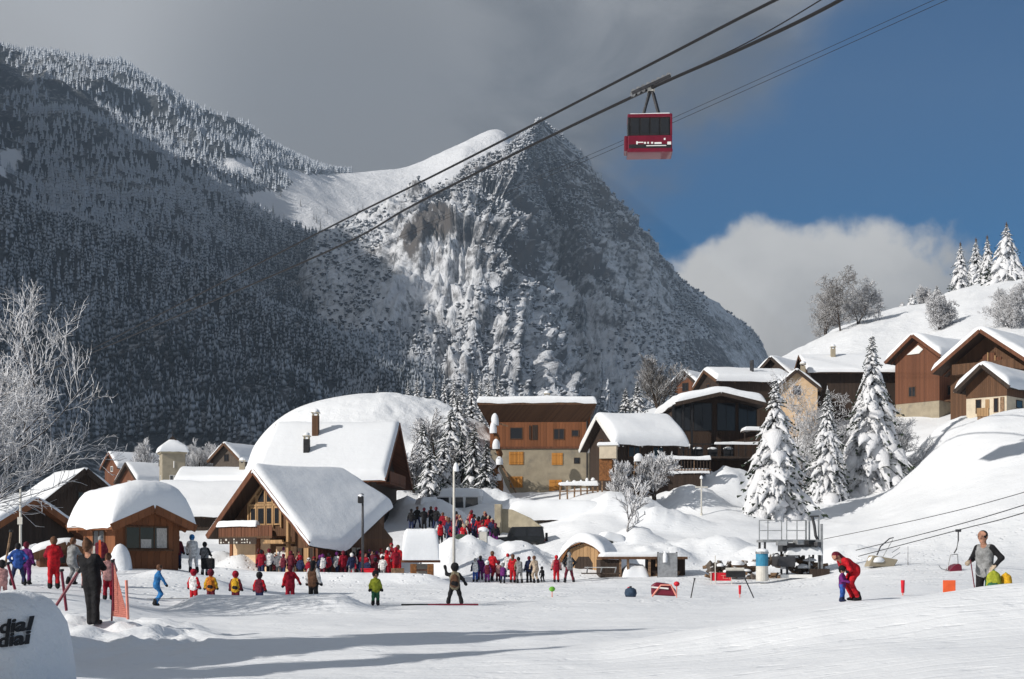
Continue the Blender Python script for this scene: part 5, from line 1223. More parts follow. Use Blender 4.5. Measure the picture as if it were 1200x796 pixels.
# a library of poses
pmesh('adult', .036, arms='down'); pmesh('adult_fwd', .036, arms='fwd', legs='stand'); pmesh('adult_hips', .036, arms='hips', legs='wide'); pmesh('adult_walk', .036, arms=('fwd', 'down'), legs='walk'); pmesh('adult_out', .036, arms=('out', 'down'), legs='stand')
pmesh('adult_hair', .036, arms='down', hair='long'); pmesh('adult_lean', .036, arms='low', lean=(.05, -.10), legs='bent')
pmesh('child', .036, arms='down', legs='stand', child=True, hatr=.13); pmesh('child_fwd', .036, arms='fwd', legs='stand', child=True, hatr=.13); pmesh('child_bent', .036, arms='low', legs='bent', lean=(0, -.12), child=True, hatr=.13); pmesh('child_up', .036, arms=('out', 'up'), legs='wide', child=True, hatr=.13)
pmesh('woman', .020, .014, arms=('hold', 'low'), legs='tight', hair='bun', fingers=True, lean=(.05, -.02))
pmesh('man', .018, .014, arms=('fwd', 'hips'), legs='stand', hair=True, fingers=True, bulky=.98, head=(-.02, -.05))
pmesh('instructor', .024, .018, arms='low', legs='bent', hair='long', bulky=1.06, tilt=(R(-58) * -1, (0, 0, .93)))
pmesh('crouch', .028, arms='low', legs='bent', child=True, hatr=.13, lean=(0, -.2))

# --- nearest figures
p = on(111, 28.8); person('woman in black with tied up dark hair seen from behind at lower left', p, 'woman', 1.80, 168, 'black', 'black', 'brown', 'pink', 'black', roll=4)
p = P(1154, 622, 31); p.z -= 1.75; person('dark haired man in grey and black jacket on the bank at right', p, 'man', 1.76, -46, 'black', 'grey', 'black', 'beige', 'black', 'black')
p = on(1001, 37.5); person('instructor in bright red suit bending over a child', p, 'instructor', 1.32, -72, 'red', 'red', 'maroon', 'black', 'black', 'red')
p = on(987, 37.3); person('small child in purple and blue held by the bending red instructor', p, 'child_fwd', .98, 60, 'blue', 'purple', 'black', 'purple', 'navy')
# --- row of children and helpers on the practice slope
rowp = [(227, 50, 1.22, 'child', 170, 'red', 'white', 'crimson', 'red', 'child in red and white bib, leftmost in the row on the slope'),
        (247, 50, 1.24, 'child', 185, 'maroon', 'orange', 'maroon', 'yellow', 'child in orange yellow bib with dark red helmet in the row'),
        (276, 50, 1.22, 'child', 178, 'maroon', 'yellow', 'crimson', 'maroon', 'child with yellow bib and crimson helmet, third in the row'),
        (304, 50, 1.20, 'child', 175, 'navy', 'maroon', 'black', 'red', 'child with black helmet and dark red jacket in the row'),
        (340, 50, 1.45, 'adult_out', 195, 'crimson', 'crimson', 'maroon', 'red', 'helper in plain crimson suit on the practice slope'),
        (367, 50, 1.62, 'adult_hair', 160, 'black', 'brown', 'black', 'white', 'helper with long dark hair and brown jacket with white sleeve'),
        (440, 50, 1.26, 'child', 20, 'green', 'lime', 'black', 'lime', 'child in lime jacket and green trousers on the slope'),
        (533, 50, 1.50, 'child_up', 185, 'black', 'khaki', 'black', 'black', 'dark clad skier with brown rucksack and raised right hand'),
        (183, 47.5, 1.40, 'adult_lean', 110, 'sky', 'sky', 'brown', 'sky', 'child in bright blue suit leaning beside the orange net')]
for px, Y, h, key, fc, tr_, jk, ht, sl_, lab in rowp:
    person(lab, on(px, Y), key, h, fc, tr_, jk, ht, 'black', 'black', sl_, roll=-7 if px == 183 else 0)
# rucksacks carried by two of them
def rucksack(label, p, rz, c, k_=1., dark='black'):
    root = thing('rucksack', label, 'rucksack', p, R(rz)); root.scale = (k_, k_, k_)
    V, Q, fm = sdf_mesh([(np.array(a_), np.array(b_), r0, r1, m_) for a_, b_, r0, r1, m_ in (((-.06, 0, .12), (-.05, 0, .36), .105, .09, 0), ((.06, .01, .12), (.05, 0, .36), .11, .09, 0), ((0, .03, .08), (0, .02, .42), .10, .07, 0), ((-.05, .10, .13), (.05, .10, .15), .075, .07, 1), ((.13, .02, .14), (.12, .02, .25), .05, .045, 1))], .026, .02)
    np_mesh('bag', V, Q, [cloth(C_[c]), cloth(C_[dark])], root, mi=fm)
    mb = MB(); mb.tube([(-.04, .02, .46), (0, .02, .51), (.04, .02, .46)], .012, 5); mb.build('loop', cloth(C_[dark]), root)
    for s in (-1, 1): mb = MB(); mb.tube([(s * .08, -.06, .42), (s * .09, -.13, .30), (s * .08, -.08, .08)], .018, 5); mb.build('strap', cloth(C_[dark]), root)
    return root
q = on(533, 49.6); rucksack('brown rucksack on the back of the dark clad skier', (q.x, q.y - .12, q.z + .62), 180, 'brown', .95)
q = on(276, 49.7); rucksack('yellow rucksack on the third child of the row', (q.x, q.y - .06, q.z + .52), 180, 'yellow', .72, 'black')
q = on(247, 49.7); rucksack('orange rucksack on the second child of the row', (q.x, q.y - .06, q.z + .52), 180, 'orange', .72, 'black')
q = P(1170, 689, 30); rucksack('bulky yellow and green rucksack resting beside the man', (q.x - .1, q.y, q.z - .12), 160, 'lime', 1.0, 'green'); rucksack('smaller yellow bag leaning on the bulky rucksack', (q.x + .18, q.y + .05, q.z - .1), 140, 'yellow', .85, 'lime')
# --- left hand group by the shelter
lg = [(21, 49, 1.50, 'adult_hips', 200, 'navy', 'blue', 'black', 'blue', 'person in blue jacket and navy trousers at the far left'),
      (31, 49.6, 1.52, 'adult', 170, 'purple', 'purple', 'maroon', 'purple', 'person in purple suit beside the blue jacket at left'),
      (63, 48, 1.80, 'adult_fwd', 205, 'red', 'red', 'brown', 'crimson', 'adult skier in plain red suit before the arched shelter'),
      (84, 52, 1.74, 'adult_lean', 150, 'grey', 'grey', 'brown', 'grey', 'grey clad skier leaning just right of the red skier'),
      (100, 50, 1.15, 'child_fwd', 180, 'pink', 'orange', 'orange', 'white', 'child in orange jacket half hidden behind the woman in black'),
      (127, 45, 1.52, 'adult_fwd', 190, 'crimson', 'pink', 'brown', 'pink', 'helper in faded pink jacket standing behind the orange net'),
      (3, 37, 1.05, 'child_bent', 210, 'pink', 'pink', 'black', 'pink', 'child in pale pink at the left frame edge'),
      (208, 66, 1.62, 'adult', 185, 'navy', 'maroon', 'grey', 'maroon', 'person in long dark red jacket at the kiosk corner'),
      (227, 64, 1.78, 'adult_lean', 200, 'white', 'white', 'sky', 'white', 'tall person in white ski suit right of the kiosk'),
      (240, 66, 1.60, 'adult_fwd', 170, 'grey', 'grey', 'black', 'black', 'person in grey with black arms right of the kiosk'),
      (201, 68, 1.66, 'adult', 180, 'black', 'crimson', 'brown', 'crimson', 'person in crimson half hidden at the kiosk corner'),
      (118, 58, 1.60, 'adult', 190, 'black', 'maroon', 'grey', 'maroon', 'dark red skier close to the kiosk window')]
for px, Y, h, key, fc, tr_, jk, ht, sl_, lab in lg: person(lab, on(px, Y), key, h, fc, tr_, jk, ht, 'black', 'black', sl_)
q = on(241, 63); root = thing('bag', 'black soft bag hanging at the white skier right of the kiosk', 'bag', q + Vector((.1, 0, .35))); mb = MB(); mb.box((0, 0, .25), (.6, .3, .5)); mb.build('body', cloth(C_['black']), root, bevel=.1, smooth=True); mb = MB(); mb.tube([(-.2, 0, .48), (0, 0, .8), (.2, 0, .48)], .02, 5); mb.build('strap', cloth(C_['black']), root)
# --- queue in the middle of the piste edge
mg = [(557, 85, 1.45, 'adult', 180, 'blue', 'white', 'grey', 'navy', 'child in white top and blue trousers at the left of the queue'), (563, 86.4, 1.5, 'adult_hair', 190, 'purple', 'purple', 'black', 'purple', 'tall child in purple at the left of the queue'),
      (571, 85, 1.35, 'child', 180, 'purple', 'maroon', 'white', 'purple', 'child in maroon with white helmet in the queue'), (577, 86, 1.85, 'adult_walk', 150, 'crimson', 'red', 'brown', 'red', 'tall instructor in red leaning over the queue'),
      (589, 84.6, 1.25, 'child_bent', 170, 'navy', 'purple', 'grey', 'navy', 'child in navy crouching in the queue'), (584, 86, 1.3, 'child', 185, 'maroon', 'pink', 'maroon', 'crimson', 'child in pink top behind the crouching child'),
      (601, 85.5, 1.75, 'adult_hair', 160, 'red', 'red', 'brown', 'red', 'brown haired adult in scarlet suit in the queue'), (609, 85, 1.60, 'adult_lean', 190, 'grey', 'grey', 'black', 'khaki', 'adult in grey striped coat in the queue'),
      (620, 85.4, 1.62, 'adult', 200, 'black', 'navy', 'maroon', 'navy', 'adult in navy coat left of the beige coat'), (628, 84.8, 1.66, 'adult_lean', 210, 'beige', 'beige', 'brown', 'beige', 'adult in beige coat at the right of the queue'),
      (636, 85.6, .95, 'crouch', 200, 'black', 'black', 'black', 'black', 'small crouching figure in black at the end of the queue'), (652, 85, 1.66, 'adult', 185, 'red', 'crimson', 'red', 'pink', 'skier in red suit with pink sleeves beside a snow pile'),
      (667, 84.6, 1.85, 'adult_hips', 200, 'maroon', 'grey', 'grey', 'black', 'skier in grey jacket and maroon trousers beside the red skier'), (595, 88, 1.5, 'adult', 180, 'white', 'white', 'red', 'white', 'person in white behind the brown haired adult')]
for px, Y, h, key, fc, tr_, jk, ht, sl_, lab in mg: person(lab, on(px, Y), key, h, fc, tr_, jk, ht, 'black', 'black', sl_)
# --- the crowds, every member a figure of its own with its own outfit
rg = random.Random(12); used = set()
def crowd(n, place, heights, jackets, trousers, hats, keys, where, group, k0=0):
    i = 0
    combos = [(a, b, c) for a in jackets for b in trousers for c in hats]; rg.shuffle(combos)
    for q in range(n):
        jk, tr_, ht = combos[q % len(combos)]; key = keys[q % len(keys)]; sl_ = jk if rg.random() < .75 else rg.choice(['white', 'navy', 'pink'])
        lab = f'{"child" if key.startswith("child") else "person"} in {jk} jacket, {tr_} trousers and {ht} hat {where}'
        if sl_ != jk: lab = lab.replace(' jacket,', f' jacket ({sl_} sleeves),')
        if lab in used: lab += ', behind'
        used.add(lab); px, Y, dz = place(q); person(lab, on(px, Y, dz), key, rg.uniform(*heights) * (1 if not key.startswith('child') else .86), rg.uniform(150, 215) if rg.random() < .7 else rg.uniform(-40, 40), tr_, jk, ht, 'black', 'black', sl_, group)
def pl1(q): px = 306 + (q * 61.8 % 150) + rg.uniform(-2, 2); return px, (85.2, 87.0, 88.8)[q % 3] + rg.uniform(-.5, .5) + (.8 if px < 345 else 0), 0
crowd(66, pl1, (1.35, 1.75), ['crimson', 'red', 'maroon', 'crimson', 'maroon', 'navy', 'white'], ['crimson', 'maroon', 'navy', 'black', 'grey'], ['crimson', 'maroon', 'black', 'white', 'purple'], ['child', 'adult', 'child_fwd', 'adult_walk', 'child', 'adult_fwd'], 'before the chalet', 'ski school crowd before the chalet')
def pl2(q): return 452 + q * 3.6 + rg.uniform(-1.5, 1.5), 86.5 + (q % 3) * 1.6, 0
crowd(5, pl2, (1.7, 1.95), ['red', 'crimson'], ['red', 'crimson'], ['crimson', 'white', 'brown'], ['adult_fwd', 'adult', 'adult_walk'], 'beside snow topped stand', 'skiers beside the snow topped stand')
def pl3(q): px = 516 + (q * 61.8 % 66); return px, 100 + (q % 4) * 1.5 + (2.5 if px > 545 else 0), 0
crowd(30, pl3, (1.5, 1.85), ['crimson', 'black', 'maroon', 'navy', 'red'], ['black', 'navy', 'purple'], ['black', 'brown', 'maroon', 'beige'], ['adult', 'adult_hair', 'adult_fwd', 'adult_walk', 'adult_hair'], 'on upper path', 'people standing on the upper path')
def pl4(q): return (482, 489, 497, 505, 511)[q], 106 + (q % 2) * 1.5, .0
crowd(5, pl4, (1.6, 1.85), ['black'], ['black', 'navy'], ['black', 'maroon', 'brown'], ['adult', 'adult_hips', 'adult_fwd'], 'behind snow topped stand', 'dark figures behind the snow topped stand')
# ------------------------------------------------------------------ piles of cleared snow
# ------------------------------------------------------------------ walls and vehicles in the middle
Y = 108; s = wpx(Y); c = P(611, 640, Y)
root = thing('garden_wall', 'old beige concrete wall with stepped top behind the black jeep', 'wall', (c.x, Y, c.z - 1), R(-10))
mb = MB(); mb.prism([(-27 * s, 0), (28 * s, 0), (28 * s, 1 + 20 * s), (10 * s, 1 + 33 * s), (-12 * s, 1 + 43 * s), (-27 * s, 1 + 44 * s)], 0, .4); mb.build('wall', M['concrete'], root, bevel=.03)
mb = MB(); mb.box((-27 * s, -.1, .5 + 24 * s), (.5, .7, 1 + 50 * s)); mb.build('pillar', M['concrete'], root, bevel=.04)
Y = 110.5; s = wpx(Y); c = P(664, 640, Y)
root = thing('garage', 'low wide beige garage under broad smooth snow below the apartment block', 'garage', (c.x, Y, c.z - 1), R(-4))
mb = MB(); mb.box((0, 4, .5 + 15 * s), (118 * s, 8, 1 + 30 * s)); mb.build('wall', M['stucco_cream'], root)
mb = MB(); mb.box((0, 3.8, 1 + 30.5 * s), (124 * s, 8.8, .2)); mb.build('roof', M['soffit'], root)
mb = MB(); mb.box((-12 * s, -.03, .6 + 9 * s), (34 * s, .08, 1.2 + 16 * s)); mb.build('garage_door', M['stucco_grey'], root)
def gr(U, V): return U - 70 * s, V - .75, 1 + 31.6 * s + V * .05
snow_patch('roof_snow', root, gr, 138 * s, 10.5, 1.35, 1.1, seed=3, nu=22, nv=10, rough=.22)
M['car_black'] = mat('black_car_paint', (.012, .014, .016), .3, .2, 2, coat=.5)
M['car_white'] = mat('white_car_paint', (.70, .71, .72), .35, .05, 2, coat=.4)
M['tyre'] = mat('tyre_rubber', (.02, .02, .02), .85, .2, 8)
def wheel(root, x, y, r=.36):
    mb = MB(); mb.tube([(x, y - .11, r), (x, y - .07, r), (x, y + .07, r), (x, y + .11, r)], [r * .9, r, r, r * .9], 16); w_ = mb.build('wheel', M['tyre'], root, smooth=False)
    mb = MB(); mb.tube([(x, y - .125, r), (x, y + .125, r)], r * .55, 10); mb.build('rim', M['steel'], w_)
def car(name, label, p, rz, paint, kind='jeep', snow=0.):
    root = thing(name, label, 'car' if kind != 'van' else 'van', p, R(rz))
    if kind == 'jeep': Lc, Wc, body, roofz, prof = 4.0, 1.7, .95, 1.85, [(-2.0, .42), (2.0, .42), (2.0, .95), (1.9, 1.02), (.75, 1.08), (.45, 1.80), (-1.85, 1.84), (-1.98, 1.0)]
    elif kind == 'van': Lc, Wc, body, roofz, prof = 5.0, 1.95, 1.1, 2.3, [(-2.5, .4), (2.5, .4), (2.5, 1.0), (2.2, 1.2), (1.5, 2.2), (1.2, 2.3), (-2.45, 2.3), (-2.5, 1.2)]
    else: Lc, Wc, body, roofz, prof = 4.3, 1.72, .85, 1.45, [(-2.15, .35), (2.15, .35), (2.15, .75), (1.1, .92), (.35, 1.40), (-1.1, 1.45), (-1.95, 1.0), (-2.15, .9)]
    mb = MB(); mb.prism(prof, -Wc / 2, Wc / 2); b = mb.build('body', M[paint], root, bevel=.06, smooth=False)
    zb = {'jeep': 1.12, 'van': 1.3, 'car': .95}[kind]; zt = roofz - .14
    xs = {'jeep': ((-1.75, -.75), (-.65, .30)), 'van': ((-2.2, -1.1), (-.95, .1), (.25, 1.35)), 'car': ((-1.5, -.4), (-.3, .5))}[kind]
    for sy in (-1, 1):
        for x0, x1 in xs:
            sl = .25 if x1 == xs[-1][1] and kind != 'van' else .05
            mb = MB(); yy = sy * (Wc / 2 + .012); mb.prism([(x0, zb), (x1, zb), (x1 - sl, zt), (x0 + .05, zt)], yy - .01, yy + .01); mb.build('side_window', M['glass'], root)
    fx = {'jeep': ((.74, 1.12), (.47, 1.76)), 'van': ((2.18, 1.25), (1.53, 2.15)), 'car': ((1.06, .96), (.38, 1.38))}[kind]
    mb = MB(); (xa, za), (xb, zb2) = fx; w2 = Wc / 2 - .14; mb.add([(xa + .04, -w2, za), (xa + .04, w2, za), (xb + .04, w2 * .94, zb2), (xb + .04, -w2 * .94, zb2), (xa, -w2, za - .01), (xa, w2, za - .01), (xb, w2 * .94, zb2 - .01), (xb, -w2 * .94, zb2 - .01)], [(0, 1, 2, 3), (7, 6, 5, 4), (0, 3, 7, 4), (1, 5, 6, 2), (3, 2, 6, 7), (0, 4, 5, 1)]); mb.build('windscreen', M['glass'], root)
    for x in (-Lc * .31, Lc * .31):
        for y in (-Wc / 2 + .05, Wc / 2 - .05): wheel(root, x, y, .36 if kind != 'car' else .31)
    for y in (-Wc * .34, Wc * .34):
        mb = MB(); mb.tube([(Lc / 2 - .03, y, body * .78), (Lc / 2 + .03, y, body * .78)], .10, 10); mb.build('headlight', M['white'], root)
        mb = MB(); mb.box((-Lc / 2 - .01, y, body * .85), (.05, .14, .2)); mb.build('tail_light', M['red_paint'], root)
        mb = MB(); mb.box((xs[-1][1] + .05, math.copysign(Wc / 2 + .12, y), zb), (.10, .2, .16)); mb.build('wing_mirror', M['black'], root, bevel=.02)
    for x in (-Lc / 2 - .05, Lc / 2 + .05): mb = MB(); mb.box((x, 0, .48), (.14, Wc * .98, .2)); mb.build('bumper', M['black'], root, bevel=.03)
    if kind == 'jeep': mb = MB(); mb.tube([(-2.02, 0, 1.05), (-2.2, 0, 1.05)], .34, 14); mb.build('spare_wheel', M['tyre'], root)
    if snow:
        Lr = {'jeep': 2.2, 'van': 3.6, 'car': 1.6}[kind]; x0 = {'jeep': -1.8, 'van': -2.45, 'car': -1.2}[kind]
        def top(U, V): return U + x0, V - Wc / 2, roofz + 0 * U
        snow_patch('roof_snow', root, top, Lr, Wc, snow, min(.35, snow * .8), seed=4, nu=8, nv=6)
        if kind == 'car':
            def hood(U, V): return U + 1.05, V - Wc / 2, .90 - U * .14
            snow_patch('bonnet_snow', root, hood, 1.1, Wc, snow * .8, .25, seed=5, nu=6, nv=6)
    return root
p = P(607, 644, 104); car('jeep', 'black off road car half hidden by a snow pile before the beige wall', (p.x, p.y, p.z - .15), 178, 'car_black')
p = P(533, 604, 118); r_ = car('van', 'white van with thick roof snow parked behind the upper path', (p.x, p.y, p.z - .7), 170, 'car_white', 'van', .6)
p = P(716, 664, 97.5); r_ = car('snowed_car', 'tilted car buried in snow with dark side windows showing', (p.x, p.y - .4, p.z + .35), 12, 'car_white', 'car', .45); r_.rotation_euler.y = R(14)
p = P(506, 612, 112); car('parked_car', 'grey car with domed roof snow beside the chalet roof end', (p.x, p.y, p.z - .1), 20, 'car_white', 'car', .6)

# ------------------------------------------------------------------ snow topped stand beside the chalet
Y = 83.5; s = wpx(Y); c = on(493, Y); dz = P(493, 682, Y).z - c.z
root = thing('snow_topped_stand', 'red brown stand carrying a tall block of snow right of the chalet', 'stand', c, R(4))
zt = dz + 24 * s
mb = MB(); mb.box((0, .5, zt), (46 * s, 1.5, .14)); mb.build('roof_board', M['wood_red'], root, bevel=.015)
for x in (-8.5, 11.5): mb = MB(); mb.box((x * s, .0, zt / 2 - .1), (7.5 * s, .35, zt - .1)); mb.build('side_panel', M['clay'], root, bevel=.02)
mb = MB(); mb.box((1.5 * s, .9, zt / 2 - .1), (26 * s, .1, zt - .1)); mb.build('back_panel', M['pole'], root)
mb = MB(); mb.box((1.5 * s, .3, zt * .45), (13 * s, .5, .07)); mb.build('shelf', M['wood_red'], root)
def sts(U, V): return U - 21.5 * s, V - .35, zt + .075 + 0 * U
snow_patch('snow_block', root, sts, 43 * s, 1.7, 37 * s, .34, seed=8, nu=8, nv=5, rough=.05, p=2.8, sag=0)
c = on(466, 84); root = thing('crate', 'small wooden crate left of the snow topped stand', 'crate', c, R(8))
mb = MB(); mb.box((0, 0, .22), (.7, .5, .06)); mb.build('bottom', M['logs'], root)
for x, y, a_, b_ in ((0, -.25, .74, .03), (0, .25, .74, .03), (-.36, 0, .03, .48), (.36, 0, .03, .48)): mb = MB(); mb.box((x, y, .38), (a_, b_, .5)); mb.build('side', M['logs'], root)
c = on(431, 83.6); root = thing('bin', 'low bright red plastic box standing before the red crowd', 'box', c, 0); mb = MB(); mb.box((0, 0, .2), (.75, .5, .4)); mb.build('tub', M['red_plastic'], root, bevel=.04); mb = MB(); mb.box((0, 0, .43), (.8, .54, .06)); mb.build('lid', M['red_plastic'], root, bevel=.02)
c = on(545, 99); root = thing('covered_load', 'dark green tarpaulin covered load on the upper path', 'load', c + Vector((-.1, -1.5, 0)), R(12)); mb = MB(); mb.prism([(-1.5, 0), (1.4, 0), (1.25, .9), (.7, 1.6), (-.5, 1.75), (-1.4, 1.1)], -.7, .7); mb.build('tarpaulin', M['green_tarp'], root, bevel=.12, smooth=True); root.scale = (.6, .6, .6); mb = MB(); mb.box((0, 0, .06), (2.7, 1.2, .14)); mb.build('pallet', M['logs'], root)
c = on(572, 98); root = thing('cabinet', 'small pale grey metal cabinet right of the green covered load', 'cabinet', c + Vector((-.3, -2, 0)), 0); mb = MB(); mb.box((0, 0, .75), (.6, .5, 1.5)); mb.build('case', M['steel'], root, bevel=.03); mb = MB(); mb.box((0, -.26, .8), (.48, .02, 1.2)); mb.build('door', M['pole'], root, bevel=.005); snow_ball('snow_cap', root, (0, 0, 1.5), .36, .3, .25, 2)

# lamp post, pole, carved post
def pole(name, label, px, top, Y, r, m, cat='pole'):
    c = on(px, Y); h = CZ + (HZ - top) / F * Y - c.z; root = thing(name, label, cat, c); mb = MB(); mb.tube([(0, 0, -.4), (0, 0, h * .5), (0, 0, h)], [r * 1.15, r, r * .8], 8); mb.build('shaft', M[m], root, smooth=True); mb = MB(); mb.tube([(0, 0, -.3), (0, 0, .18)], [r * 1.8, r * 1.7], 8); mb.build('base', M[m], root); return root, h
root, h_ = pole('lamp_post', 'thin dark lamp post in front of the chalet roof', 425, 579, 83.4, .075, 'steel_dark', 'lamp')
mb = MB(); mb.tube([(0, 0, h_), (-.05, -.25, h_ - .02)], .04, 6); mb.build('arm', M['steel_dark'], root); mb = MB(); mb.box((-.08, -.3, h_ - .35), (.34, .3, .42)); mb.build('lamp_head', M['black'], root, bevel=.05); snow_ball('snow_cap', root, (-.08, -.3, h_ - .15), .18, .16, .12, 3)
root, h_ = pole('mast', 'tall pale mast with snowy top rising from the snow pile in the middle', 532, 548, 87.3, .085, 'pole', 'mast'); snow_ball('snow_cap', root, (.12, 0, h_ - .1), .17, .15, .42, 5); mb = MB(); mb.tube([(0, 0, h_ - .3), (.35, 0, h_ + .25)], .05, 5); mb.build('bracket', M['pole'], root)
root, h_ = pole('flag_pole', 'pale bare pole standing at the left edge beside the blue jacket', 24, 572, 58, .055, 'pole', 'pole'); mb = MB(); mb.box((.0, -.07, h_ * .62), (.2, .03, .3)); mb.build('plate', M['pole'], root)
root, h_ = pole('tall_rod', 'thin rod beside the railing of the lift platform', 1064, 640, 80, .02, 'steel', 'rod')
root, h_ = pole('path_post', 'short post with snow cap below the terrace', 822, 560, 112, .06, 'pole', 'post'); snow_ball('snow_cap', root, (0, 0, h_ - .02), .13, .13, .2, 6); mb = MB(); mb.bar((-.5, 0, h_ * .75), (.5, 0, h_ * .75), .12); mb.build('crossbar', M['pole'], root)
Y = 128.5; s = wpx(Y); c = P(583, 560, Y); root = thing('twisted_trunk', 'rusty twisted trunk with snow against the corner of the apartment block', 'trunk', (c.x, Y, gz_at(c.x, Y))); dz = c.z - root.location.z
rg_ = random.Random(5); pts = [(rg_.uniform(-.3, .3), rg_.uniform(-.1, .1), dz * .2 + (q / 9.) * 85 * s) for q in range(10)]; mb = MB(); mb.tube([(0, 0, -.3)] + pts, [.4] + [.4 - .025 * q for q in range(10)], 7); mb.build('stem', M['clay'], root, smooth=True)
for q in (2, 4, 6, 8, 9): snow_ball('snow_clump', root, (pts[q][0] - .1, pts[q][1] - .2, pts[q][2]), .34, .3, .4 + .05 * q, q)
mb = MB(); mb.tube([(pts[4][0], 0, pts[4][2]), (1.7, -.4, dz * .3)], [.12, .08], 6); mb.build('prop', M['logs'], root)
mb = MB(); mb.bar((pts[9][0], 0, pts[9][2]), (pts[9][0] + 1.1, -.1, pts[9][2] - .35), .12); mb.build('branch', M['logs'], root)
# snow clad fence below the narrow gabled house
Y = 117; s = wpx(Y); c = P(682, 582, Y); root = thing('rail_fence', 'rough rail fence with snow clumps right of the apartment block', 'fence', (c.x, Y, gz_at(c.x, Y))); dz = c.z - root.location.z
xs = [-26, -17, -9, -1, 6, 13, 19]
for q, x in enumerate(xs): mb = MB(); mb.bar((x * s, 0, -.4), ((x + rg_.uniform(-1, 1)) * s, 0, dz + (15 + (q * 7 % 6)) * s), .13); mb.build('post', M['logs'], root); snow_ball('snow_cap', root, (x * s, 0, dz + (15 + (q * 7 % 6)) * s - .03), .11 + .03 * (q % 3), .12, .14 + .05 * (q * 5 % 3), q)
for z in (6, 13): mb = MB(); mb.bar((-27 * s, -.06, dz + z * s), (20 * s, -.06, dz + (z + 1) * s), .1); mb.build('rail', M['logs'], root)
def rf(U, V): return U - 26 * s, V - .2, dz + 13.8 * s + 0 * U
snow_patch('rail_snow', root, rf, 45 * s, .3, .22, .13, seed=3, nu=20, nv=3, rough=.8)
# leaning ladder frame by the terrace
for q, (xb, xt, lab) in enumerate(((742, 749, 'left of two leaning snowy ladders before the terrace'), (754, 764, 'right of two leaning snowy ladders, nearer the terrace'))):
    Y = 114; s = wpx(Y); c = P(xb, 582, Y); root = thing('ladder', lab, 'ladder', (c.x, Y, gz_at(c.x, Y)), 0, 'leaning ladders'); dz = c.z - root.location.z; dx = (xt - xb) * s
    for x in (-.22, .22): mb = MB(); mb.bar((x, 0, -.2), (x + dx, .5, dz + 46 * s), .08); mb.build('stile', M['logs'], root)
    for k in range(1, 8): f = k / 8.5; mb = MB(); mb.bar((-.24 + dx * f, .5 * f - .02, (dz + 46 * s) * f), (.24 + dx * f, .5 * f - .02, (dz + 46 * s) * f), .06); mb.build('rung', M['logs'], root)
    snow_ball('snow_clump', root, (dx, .5, dz + 44 * s), .4, .3, .5, q)

# ------------------------------------------------------------------ shed, arched hut and screen at the edge of the piste
Y = 88; s = wpx(Y); c = P(752, 680, Y); root = thing('plank_shelter', 'long low dark plank shelter with flat roof at the piste edge', 'shelter', (c.x, Y, c.z), R(3))
mb = MB(); mb.box((0, 0, 26 * s), (100 * s, 2.6, .16)); mb.build('roof', M['wood_brown'], root)
mb = MB(); mb.box((-40 * s, 0, 11 * s), (22 * s, 2.2, 26 * s)); mb.build('left_cabin', M['wood_dark'], root); mb = MB(); mb.box((28 * s, .2, 12 * s), (42 * s, 1.8, 26 * s)); mb.build('right_cabin', M['wood_dark'], root)
for x in (-28, -19, 6): mb = MB(); mb.bar((x * s, -1.1, -.3), (x * s, -1.1, 25 * s), .14); mb.build('post', M['logs'], root)
def sh(U, V): return U - 49 * s, V - 1.2, 27.5 * s + 0 * U
snow_patch('roof_snow', root, sh, 70 * s, 2.5, .25, .2, seed=6, nu=14, nv=4, rough=.6)
def drift(U, V): return U - 27 * s, V - 1.35, -.25 + 0 * U
snow_patch('drift', root, drift, 34 * s, 2.4, 22 * s, .6, seed=9, nu=10, nv=6, rough=.35)
for q in range(7): x = 12 + q * 5.4; mb = MB(); mb.tube([(x * s, -1.0, .2 + .12 * (q % 3)), (x * s, .3, .2 + .12 * (q % 3))], .16, 7); mb.build('log', M['logs'], root)
mb = MB(); mb.box((20 * s, -.95, 20 * s), (14 * s, .3, 9 * s)); mb.build('bundle', M['logs'], root, bevel=.1)
c = P(783, 678, 86); root = thing('screen', 'plain grey upright panel with a snow lump beside the plank shelter', 'panel', (c.x, 86.4, c.z), 0); s = wpx(86)
mb = MB(); mb.box((0, 0, 15 * s), (23 * s, .08, 30 * s)); mb.build('sheet', M['steel'], root)
for x in (-11, 11): mb = MB(); mb.bar((x * s, .05, -.3), (x * s, .05, 31 * s), .09); mb.build('post', M['black'], root)
snow_ball('snow_clump', root, (-3 * s, -.1, 22 * s), .14, .12, .5, 3)
Y = 90; c = P(684, 680, Y); s = wpx(Y); root = thing('arched_hut', 'small tan timber hut with rounded doorway under snow beside the shelter', 'hut', (c.x, Y, c.z), R(-22))
prof_ = [(-1.25, 0), (1.25, 0), (1.25, 1.3), (.9, 2.0), (0, 2.35), (-.9, 2.0), (-1.25, 1.3)]
mb = MB(); mb.prism(prof_, 0, 2.2); mb.build('wall', M['wood_tan'], root)
mb = MB(); mb.prism([(-.6, .1), (.6, .1), (.6, 1.1), (.35, 1.5), (-.35, 1.5), (-.6, 1.1)], -.02, .2); mb.build('doorway', M['wood_dark'], root)
mb = MB(); pp = [(-1.5, 1.15), (-.98, 2.12), (0, 2.5), (.98, 2.12), (1.5, 1.15)]
for a_, b_ in zip(pp[:-1], pp[1:]): mb.bar((a_[0], -.25, a_[1]), (b_[0], -.25, b_[1]), .12, .16)
mb.build('arch_beam', M['clay'], root)
def ar(U, V): x = U - 1.65; return x, V - .35, 2.5 - .42 * x * x
snow_patch('roof_snow', root, ar, 3.3, 2.7, .5, .35, seed=3, nu=10, nv=6)
mb = MB(); mb.box((-2.2, -.5, .25), (1.6, .25, .18)); mb.build('beam', M['clay'], root)
